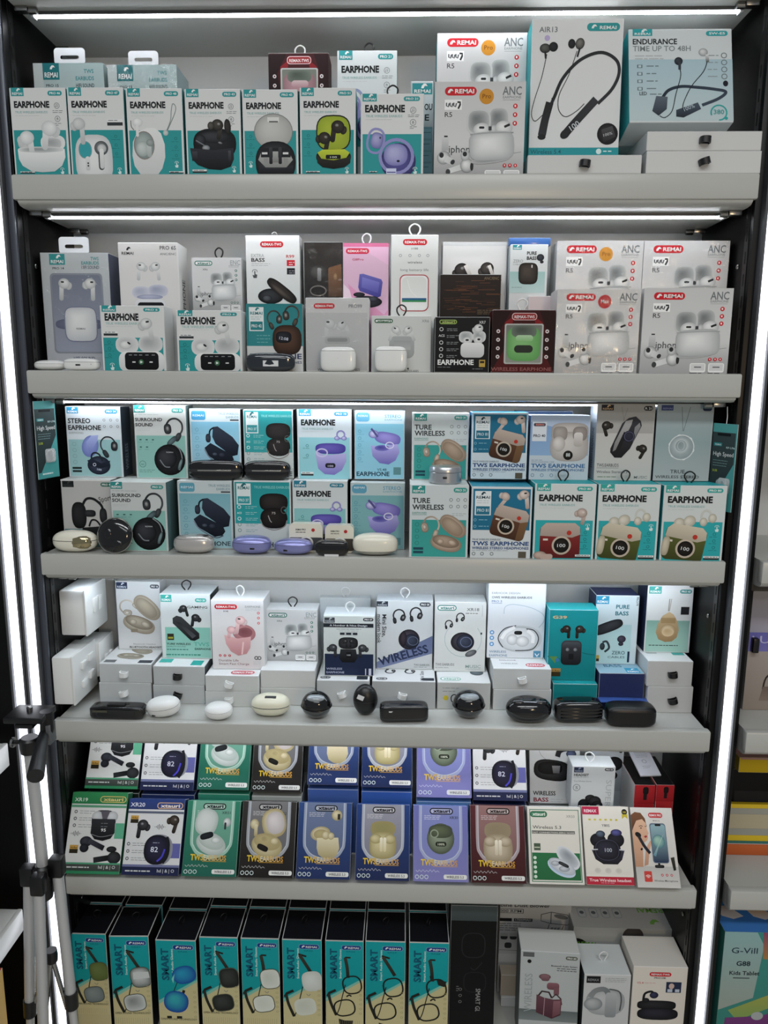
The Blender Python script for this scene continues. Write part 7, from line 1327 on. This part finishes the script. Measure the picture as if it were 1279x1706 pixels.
# fourth shelf, along its front
def ridge(t, rx, ry, rz, M):
    MB().box(-rx*.35, rx*.3, -ry*.6, ry*.2, 0, .004, .0012).build('hinge_block', M_BPLAST, t).matrix_local = M @ Matrix.Translation((0, 0, rz*.93))
    MB().box(-rx*.85, -rx*.3, -.0006, .0006, -.002, .002).build('badge', mat('badge_olive', '#4a4a3c', .4), t).matrix_local = M @ Matrix.Translation((0, -ry*.98, rz*.35))
case('long black boxy case at the left end of the open shelf', 153, 242, 1173, 1200, Z4, M_GLOSSB, .016, .35, .3, seam=10, extra=ridge)
case('white pebble case turned to show its port, beside the long black case', 244, 301, 1164, 1200, Z4, M_WPLAST, .021, .75, .9, tilt=14, roll=-8, port=(-.45, -.35, .008, .0032), seam=10)
case('small glossy white egg case before the third stack', 341, 388, 1172, 1205, Z4, M_WPLAST, .021, .9, .95, tilt=12, seam=20)
case('cream oval case with a black slot on its lid', 419, 483, 1156, 1199, Z4, mat('ivory_plastic', '#dedcc6', .32, coat=.3), .024, .85, .9, extra=slot_top(.022, .006, .05, -.45, .86), seam=0)
def swirl(t, rx, ry, rz, M):
    MB().sup(rx*.62, ry*.5, rz*.3, 1, 1, (0, -ry*.35, rz*.62), M=M).build('window', mat('clear_dome', '#8f979c', .04, 0, coat=1), t)
    MB().tube([M @ Vector((rx*1.0*math.cos(a_), ry*1.0*math.sin(a_), rz*(-.05+.12*math.sin(a_*1)))) for a_ in [k*math.pi/16 for k in range(32)]], .0014, 6, True).build('ring', M_GLOSSB, t)
BALL = mat('smoke_ball', '#2a2d30', .06, coat=1)
case('round black swirled case, left one of the two balls', 502, 552, 1152, 1204, Z4, M_GLOSSB, .024, 1, 1, extra=swirl, base_m=BALL, seam=-6)
case('upright matt black egg case with a small white sticker', 588, 629, 1140, 1197, Z4, M_BPLAST, .018, 1, 1, extra=sticker(.013, .009, -.35, .35, .4), seam=0)
case('long black angular case with white marks before the mini size carton', 632, 713, 1171, 1205, Z4, M_GLOSSB, .016, .35, .3, rz_=.06, seam=25, extra=sticker(.012, .0025, -.5, .35))
case('round black swirled case, right one of the two balls', 754, 807, 1150, 1204, Z4, M_GLOSSB, .025, 1, 1, extra=swirl, base_m=BALL, seam=-6)
def buds_in(t, rx, ry, rz, M):
    for s_ in (-1, 1): MB().sup(rx*.34, ry*.4, rz*.22, .9, .9, (s_*rx*.45, -ry*.15, rz*.78), M=M).build('earbud', M_GLOSSB, t)
case('large glossy black oval case with earbud humps', 842, 918, 1161, 1210, Z4, M_GLOSSB, .026, .85, .9, extra=buds_in, seam=5, tilt=8)
def ribs(t, rx, ry, rz, M):
    for i in range(4): MB().box(-rx*.8, rx*.92, -.0008, .0008, -.0012, .0012, .0004).build('rib', M_GLOSSB, t).matrix_local = M @ Matrix.Translation((0, -ry*1.0, rz*(.45-.3*i)))
case('long glossy black ribbed case before the teal cartons', 921, 1002, 1164, 1207, Z4, M_GLOSSB, .02, .45, .45, seam=35, extra=ribs, rz_=.04)
case('matt black rounded case at the right end of the open shelf', 1008, 1090, 1172, 1214, Z4, M_BPLAST, .022, .45, .45, seam=15)

# wall-mounted white boxes with raised buttons, at the left end of the fourth shelf
def wallbox(lab, x0, x1, yt, yb, dpt, btn):
    P = at_x(x0, (yt+yb)/2, -XI); Y = P.y; z1 = at_x(x0, yt, -XI).z; z0 = at_x(x0, yb, -XI).z; W = at(x1, yb, Y).x+XI; H = z1-z0
    t = thing('wall_box', lab, 'wall box', (-XI+W/2+.0006, Y, z0), group='white boxes on the left cabinet wall')
    MB().box(-W/2, W/2-.004, 0, dpt, 0, H, .004).build('housing', M_WPLAST, t); MB().box(W/2-.0045, W/2, -.001, dpt+.001, -.001, H+.001, .0015).build('face_plate', M_WPLAST, t)
    for (fy, fz, sy, sz) in btn: MB().box(W/2-.0005, W/2+.005, fy*dpt, (fy+sy)*dpt, fz*H, (fz+sz)*H, .001).build('button', M_WPLAST, t)
    return Y+dpt, z0, z1
wallbox('upper white wall box with a double raised button', 99, 146, 982, 1061, .10, [(.30, .42, .18, .32), (.50, .42, .18, .32)])
Yn, z0, z1 = wallbox('lower white wall box with four raised buttons', 87, 126, 1093, 1177, .105, [(.30, .62, .2, .15), (.62, .66, .2, .15), (.30, .22, .2, .15), (.62, .28, .2, .15)])
W2 = .05; t = thing('wall_box', 'rear white wall box right behind the lower one', 'wall box', (-XI+W2/2+.0006, Yn+.004, z0+.012), group='white boxes on the left cabinet wall')
MB().box(-W2/2, W2/2-.004, 0, .07, 0, .075, .004).build('housing', M_WPLAST, t); MB().box(W2/2-.0045, W2/2, -.001, .071, -.001, .076, .0015).build('face_plate', M_WPLAST, t)
for fy in (.02, .042): MB().box(W2/2-.0005, W2/2+.005, fy, fy+.014, .03, .042, .001).build('button', M_WPLAST, t)

# hanging accessory cards either side of the third shelf
def hcard(lab, cx, yt, yb, Y, ang, side):
    T, Bm = at(cx, yt, Y), at(cx, yb, Y); H = T.z-Bm.z; W = .056
    t = thing('accessory_card', lab, 'card', (T.x, Y, Bm.z), (0, 0, ang), group='accessory cards hanging beside the third shelf')
    ca = obj('card', carton_mesh(W, .0012, H, '#5aa9a9', '#cfd6d6', '#cfd6d6', .0003), M_CARD, t); A = Art(W, H); f_card(A); A.build(ca, 'front', (W, .0012, H))
    MB().sup(.012, .004, .012, .5, .5, (.004, -.003, H*.29)).build('blister', mat('clear_blister', '#d9dde0', .08, alpha=.35, coat=.6), t)
    pk = (Vector((0, .001, H-.006)), Vector((side*.004, .006, H+.012)), Vector((side*.004, .004, H+.03)))
    MB().tube([tuple(p) for p in pk], .0008, 6).build('string', M_LOOPW, t)
hcard('teal hanging accessory card at the left wall below the eye-level shelf', 73, 668, 796, .02, math.radians(77), 1)
hcard('teal hanging accessory card at the right wall, hung on a white string', 1209, 706, 850, .03, math.radians(-68), -1)

# ================================================================== tripod before the left front edge
TY = -.115
def tp(x, y, dy=0): return at(x, y, TY+dy)
base = tp(84, 1706); foot = Vector((tp(70, 1440).x, TY, 0))
t = thing('tripod', 'folded silver tripod with black pan head before the left light bars', 'tripod', foot)
def loc(p): return tuple(Vector(p)-foot)
c0, c1 = tp(50, 1252), tp(72, 1450)
MB().tube([loc(c0), loc(c1)], .0105, 18).build('centre_column', mat('tripod_silver', '#c6c7c8', .35, .45), t)
h = tp(50, 1190)
m = MB().box(-.034, .034, -.028, .028, -.006, .006, .003); m.build('top_plate', M_BPLAST, t).location = loc(h)
MB().lathe([(.005, 0), (.005, .007), (.003, .0085)], 14).build('camera_screw', M_STEEL, t).location = loc(h+Vector((0, 0, .006)))
MB().box(-.017, .015, -.02, .02, -.008, .0, .002).build('plate_clamp', M_BPLAST, t).location = loc(tp(49, 1199))
p = tp(50, 1240); MB().lathe([(.016, -.014), (.0175, -.004), (.0175, .010), (.014, .014)], 24).build('pan_block', M_BPLAST, t).location = loc(p)
MB().tube([loc(tp(35, 1236)), loc(tp(22, 1236))], .004, 10).build('lock_pin', M_BPLAST, t)
MB().lathe([(.0045, -.003), (.009, -.002), (.009, .002), (.0045, .003)], 16, Matrix.Rotation(math.pi/2, 4, 'Y')).build('lock_knob', M_STEEL, t).location = loc(tp(22, 1237))
b0, b1 = tp(77, 1185), tp(75, 1240)
MB().tube([loc(b0), loc((b0+b1)/2+Vector((.003, 0, 0))), loc(b1)], [.011, .012, .009], 14).build('tilt_joint', M_BPLAST, t)
MB().box(-.003, .004, -.012, .012, -.024, .012, .001).build('joint_plate', mat('dull_steel', '#6d6f72', .45, .6), t).location = loc(tp(84, 1215))
e0, e1 = tp(73, 1222, -.005), tp(59, 1293, -.11)
MB().tube([loc(e0), loc(e0.lerp(e1, .35)), loc(e1)], [.008, .011, .0135], 18).build('pan_handle', mat('handle_rubber', '#17181a', .45), t)
s = tp(72, 1458)
MB().lathe([(.014, -.045), (.0165, -.03), (.0175, 0), (.0165, .018), (.0125, .022)], 22).build('shoulder', M_BPLAST, t).location = loc(s)
legs = ((47, 1455, 50, 1668, .012), (64, 1470, 74, 1760, -.028), (95, 1440, 118, 1655, .0))
for i, (xa, ya, xb, yb, dy) in enumerate(legs):
    a, b = tp(xa, ya, dy), tp(xb, yb, dy); d = (b-a).normalized()
    MB().box(-.0125, .0125, -.011, .011, -.022, .016, .004).build('leg_hinge', M_BPLAST, t).location = loc(a)
    lg = MB().tube([loc(a-Vector((0, 0, .012))), loc(b)], .0098, 16).build('leg', mat('tripod_silver', '#c6c7c8', .35, .45), t)
    MB().tube([loc(b-d*.004), loc(b+d*.03)], [.0125, .0115], 14).build('leg_lock', M_BPLAST, lg)
    en = b+d*((b.z-.016)/-d.z); MB().tube([loc(b+d*.03), loc(en)], .0075, 12).build('inner_tube', mat('tripod_silver', '#c6c7c8', .35, .45), lg)
    MB().tube([loc(en), loc(en+d*.0158)], [.010, .011], 14).build('rubber_foot', M_BPLAST, lg)
hub = tp(86, 1592, .004); MB().lathe([(.010, -.012), (.011, 0), (.010, .012)], 16).build('brace_hub', M_BPLAST, t).location = loc(hub)
for (x, y, dy) in ((53, 1680, .012), (76, 1690, -.018), (112, 1680, .0)):
    MB().tube([loc(hub), loc(tp(x, y, dy))], .0042, 8).build('brace', M_STEEL, t)

# ================================================================== neighbouring cabinets
RX = .690
wr = MB().box(RX, 1.55, YB, YB+.018, 0, 2.45).build('wall_back_right', M_BACK); struct(wr)
for i, (z, lab) in enumerate(((ZS[1], 'white shelf of the right neighbour cabinet, topmost beside the bar'), (ZS[2], 'white shelf of the right neighbour cabinet at eye level'), (ZS[3], 'white shelf of the right neighbour cabinet above the lilac-banded carton'), (ZS[4], 'white shelf of the right neighbour cabinet under the lilac-banded carton'), (ZS[5], 'white shelf of the right neighbour cabinet above the kids tablet box'), (ZS[6], 'lowest white shelf of the right neighbour cabinet'))):
    t = thing('display_shelf', lab, 'shelf', (1.12, 0, z), group='white shelves of the right neighbour cabinet')
    MB().prism(prof, -.428, .428, 'x').build('board', M_SHELF, t, ang=50); MB().box(-.43, .43, -.0006, .0185, -.0412, 0, .0035).build('front_edge', M_SHELF, t)
def nb(lab, x0, Wd, yt, base, Y, D, art, name, front, side=None, top=None, top_art=None, cat='box', asp=None):
    a = at(x0, yt, Y); H = a.z-base
    t = thing(name, lab, cat, (max(a.x, RX+.006)+Wd/2, Y, base)); ca = obj('carton', carton_mesh(Wd, D, H, front, side, top), M_CARD, t); A = Art(Wd, Wd*asp if asp else H); A.hc = min(A.h, H); art(A); A.build(ca, 'front', (Wd, D, H))
    if top_art: A = Art(Wd, D); top_art(A); A.build(ca, 'top', (Wd, D, H))
    r = Box(); r.o = t; r.top = base+H; r.W, r.H, r.D = Wd, H, D; return r
def n_lilac(a):
    a.R(0, 0, 1, .34, '#a9a6a8', '#a3a0b0'); a.R(0, .34, 1, .50, '#6a68b0', '#7876b8'); a.T('LUNNIOX', .02, .5, .43, .05, '#b9b8dc', .4); a.R(0, .5, 1, 1, '#a89f98', '#94897f'); a.L([(.12, .82), (.15, .7), (.3, .66), (.5, .72)], .012, '#3a2e2a'); a.P([(.12, .8), (.6, .76), (.6, .92), (.1, .92)], '#6a5a52', '#8a7a70', 'pic')
n1 = nb('grey carton with lilac band and printed handle, beyond the right light bar', 1255, .3, 985, ZS[4]+.0004, .10, .12, n_lilac, 'appliance_box', '#a9a4a0', '#8d8884', '#b4b0ae')
MB().box(-.15+.004, -.15+.016, -.012, .001, n1.H*.50, n1.H*.62, .002).build('clip', M_BPLAST, n1.o)
def n_yel(a): a.R(0, 0, 1, .9, '#26262a', '#4a4a50'); a.R(0, .0, 1, .06, '#b58a8a')
n2 = nb('orange toy box under the yellow tablets of the neighbour cabinet', 1206, .34, 1405, ZS[5]+.0004, .115, .048, lambda a: (a.R(0, .1, 1, 1, '#c96a3a', '#b55a30'), a.O(.32, .5, .02, .02, .008, '#e6e0d8', 'icon'), a.T('toy', .36, .44, .6, .03, '#3c5a9a', 1)), 'toy_box', '#b8603a', '#a85430', '#3a7a7c')
def tablet(lab, zb, Y, hh, tilt, screen):
    t = thing('kids_tablet', lab, 'tablet', (RX+.02+.14, Y, zb), (math.radians(tilt), 0, 0), group='yellow framed kids tablets')
    W = .28; MB().prism(rrect(-W/2, 0, W/2, hh, .014), 0, .016).build('frame', mat('toy_yellow', '#d9b81e', .4), t)
    MB().prism(rrect(-W/2+.008, .012, W/2-.008, hh-.008, .006), -.0012, .002).build('bezel', mat('bezel_'+screen, '#9a9a90' if screen == 'l' else '#2a2a2c', .4), t)
    MB().box(-W/2+.024, W/2-.02, -.0022, -.001, .026, hh-.02).build('screen', mat('screen_'+screen, '#b4a98c' if screen == 'l' else '#1a1a1d', .25), t)
    return t
tablet('yellow framed kids tablet with pale screen in the neighbour cabinet', n2.top+.0004, .125, .075, -14, 'l')
n3 = nb('black carton behind the pale kids tablet in the neighbour cabinet', 1222, .3, 1281, ZS[5]+.0004, .165, .07, lambda a: a.R(.02, .3, .98, .98, '#2a2a2e', '#3c3c42'), 'toy_box', '#141416', '#141416', '#1a1a1c')  # added block: its black front is the shade of an empty gap, no toy box
nb('flat yellow box lying on the black carton of the neighbour cabinet', 1232, .3, 1262, n3.top+.0004, .150, .085, lambda a: a.R(.01, .02, .99, .12, '#b58a8a'), 'toy_box', '#d6b61e', '#c2a418', '#b58a8a')
def n_kid(a):
    a.R(0, 0, 1, 1, '#3f8f86', '#3a7f74'); a.P([(0, 0), (.16, 0), (.2, .1), (.17, .5), (0, .6)], '#8fb4b4', '#9aa49a'); a.P([(.19, .0), (1, 0), (1, .25), (.2, .2)], '#8f4a6a', '#b0893a'); a.P([(.05, .6), (.6, .25), (.7, .28), (.1, .68)], '#b9a84a', '#7fa05a'); a.T('G-Vill', .04, .17, .16, .032, '#2c3c4a', .4); a.T('G88', .07, .14, .255, .026, '#22303c', 1.4); a.T('Kids Tablet', .04, .19, .325, .022, '#2c3438', 1.2); a.M(.06, .16, .345, .02, 1, '#4a5458', .006)
    a.P([(.04, .66), (.22, .64), (.32, .58), (.44, .6), (.44, .9), (.03, .9)], '#7a3f7c', '#5f2f66', 'pic'); a.E(.2, .64, .03, .024, '#a9b0b0'); a.E(.17, .82, .03, .02, '#9aa09a'); a.R(0, .92, 1, 1, '#2a4a34')
def n_kidtop(a):
    a.R(0, 0, 1, 1, '#4a86c8', '#3f78c0')
    for u, c in ((.06, '#d9c9c0'), (.22, '#e0a85a')): a.P([(u-.05, .2), (u+.03, .15), (u+.08, .5), (u+.02, .6), (u-.03, .5)], c, '#e6dcd6', 'icon')
nb('colourful kids tablet box on the lowest neighbour shelf', 1207, .4, 1552, ZS[6]+.0004, .02, .09, n_kid, 'kids_tablet_box', '#3f8f86', '#3a7f74', '#4a86c8', n_kidtop, asp=.75)
# left: shelves of a cabinet standing at a right angle
wc = MB().box(-1.3, -.703, .03, .05, 0, 2.45).build('wall_corner', M_BLACK); struct(wc)
for z, lab in ((.816, 'end of a white shelf at the far left edge, upper one'), (.462, 'white shelf running out of the frame at the far left, lower one')):
    t = thing('display_shelf', lab, 'shelf', (-.705-.16, -.02, z), group='white shelves of the corner cabinet')
    MB().box(-.16, .16, -.9, 0, -.042, 0, .003).build('board', M_SHELF, t)
    MB().box(.150, .1605, -.9002, .0002, -.046, .0004, .002).build('front_edge', M_SHELF, t)
t = thing('toy_box', 'yellow and red box in the lower left corner', 'box', (-.80, -.17, .0), (0, 0, .1)); ca = obj('carton', carton_mesh(.16, .1, at(5, 1690, -.17).z, '#c9a23a', '#b5902e', '#b8483a'), M_CARD, t)
A = Art(.16, .3); A.P([(0, 0), (1, 0), (1, .1), (0, .14)], '#b8483a'); A.P([(.1, .3), (.8, .2), (.9, .7), (.2, .8)], '#d8b84a'); A.hc = .3; A.build(ca, 'front', (.16, .1, at(5, 1690, -.17).z))

# ================================================================== clear shrink wrap on some cartons
def film_mat(name, fac, scale, strength):
    m = bpy.data.materials.new(name); m.use_nodes = True; nt = m.node_tree; nt.nodes.clear()
    o = nt.nodes.new('ShaderNodeOutputMaterial'); mx = nt.nodes.new('ShaderNodeMixShader'); tr = nt.nodes.new('ShaderNodeBsdfTransparent'); gl = nt.nodes.new('ShaderNodeBsdfGlossy')
    gl.inputs['Roughness'].default_value = .06; tc = nt.nodes.new('ShaderNodeTexCoord'); v = nt.nodes.new('ShaderNodeTexNoise'); v.inputs['Scale'].default_value = scale; v.inputs['Detail'].default_value = 8; v.inputs['Distortion'].default_value = 1.2
    b = nt.nodes.new('ShaderNodeBump'); b.inputs['Strength'].default_value = strength; b.inputs['Distance'].default_value = .004
    nt.links.new(tc.outputs['Object'], v.inputs['Vector']); nt.links.new(v.outputs['Fac'], b.inputs['Height']); nt.links.new(b.outputs[0], gl.inputs['Normal'])
    mx.inputs[0].default_value = fac; nt.links.new(tr.outputs[0], mx.inputs[1]); nt.links.new(gl.outputs[0], mx.inputs[2]); nt.links.new(mx.outputs[0], o.inputs[0]); return m
FILM = film_mat('clear_film', .04, 34, .9)
for o in list(C.objects):
    lb = o.get('label', '')
    if o.parent is None and any(k in lb for k in ('red round badge', 'behind the red-badged one', 'back row at the right', 'crinkled clear wrap', 'glossy wrap', 'hanging tab, at the left wall', 'black two-lobed case, upper', 'black glossy earphone box')):
        ca = [c for c in o.children if c.name.startswith('carton')][0]
        xs = [v.co for v in ca.data.vertices]; W = max(v.x for v in xs)+.0004; D = max(v.y for v in xs)+.0006; H = max(v.z for v in xs)+.0006
        n = 8; V = []; F = []
        for j in range(n+1):
            for i in range(n+1): V.append((-W+2*W*i/n, -.0028+.0005*math.sin(i*2.1+j*1.3), H*j/n))
        for j in range(n):
            for i in range(n): a = j*(n+1)+i; F.append((a, a+1, a+n+2, a+n+1))
        me = bpy.data.meshes.new('shrink_wrap'); me.from_pydata(V, [], F)
        for p in me.polygons: p.use_smooth = True
        obj('shrink_wrap', me, FILM, o)
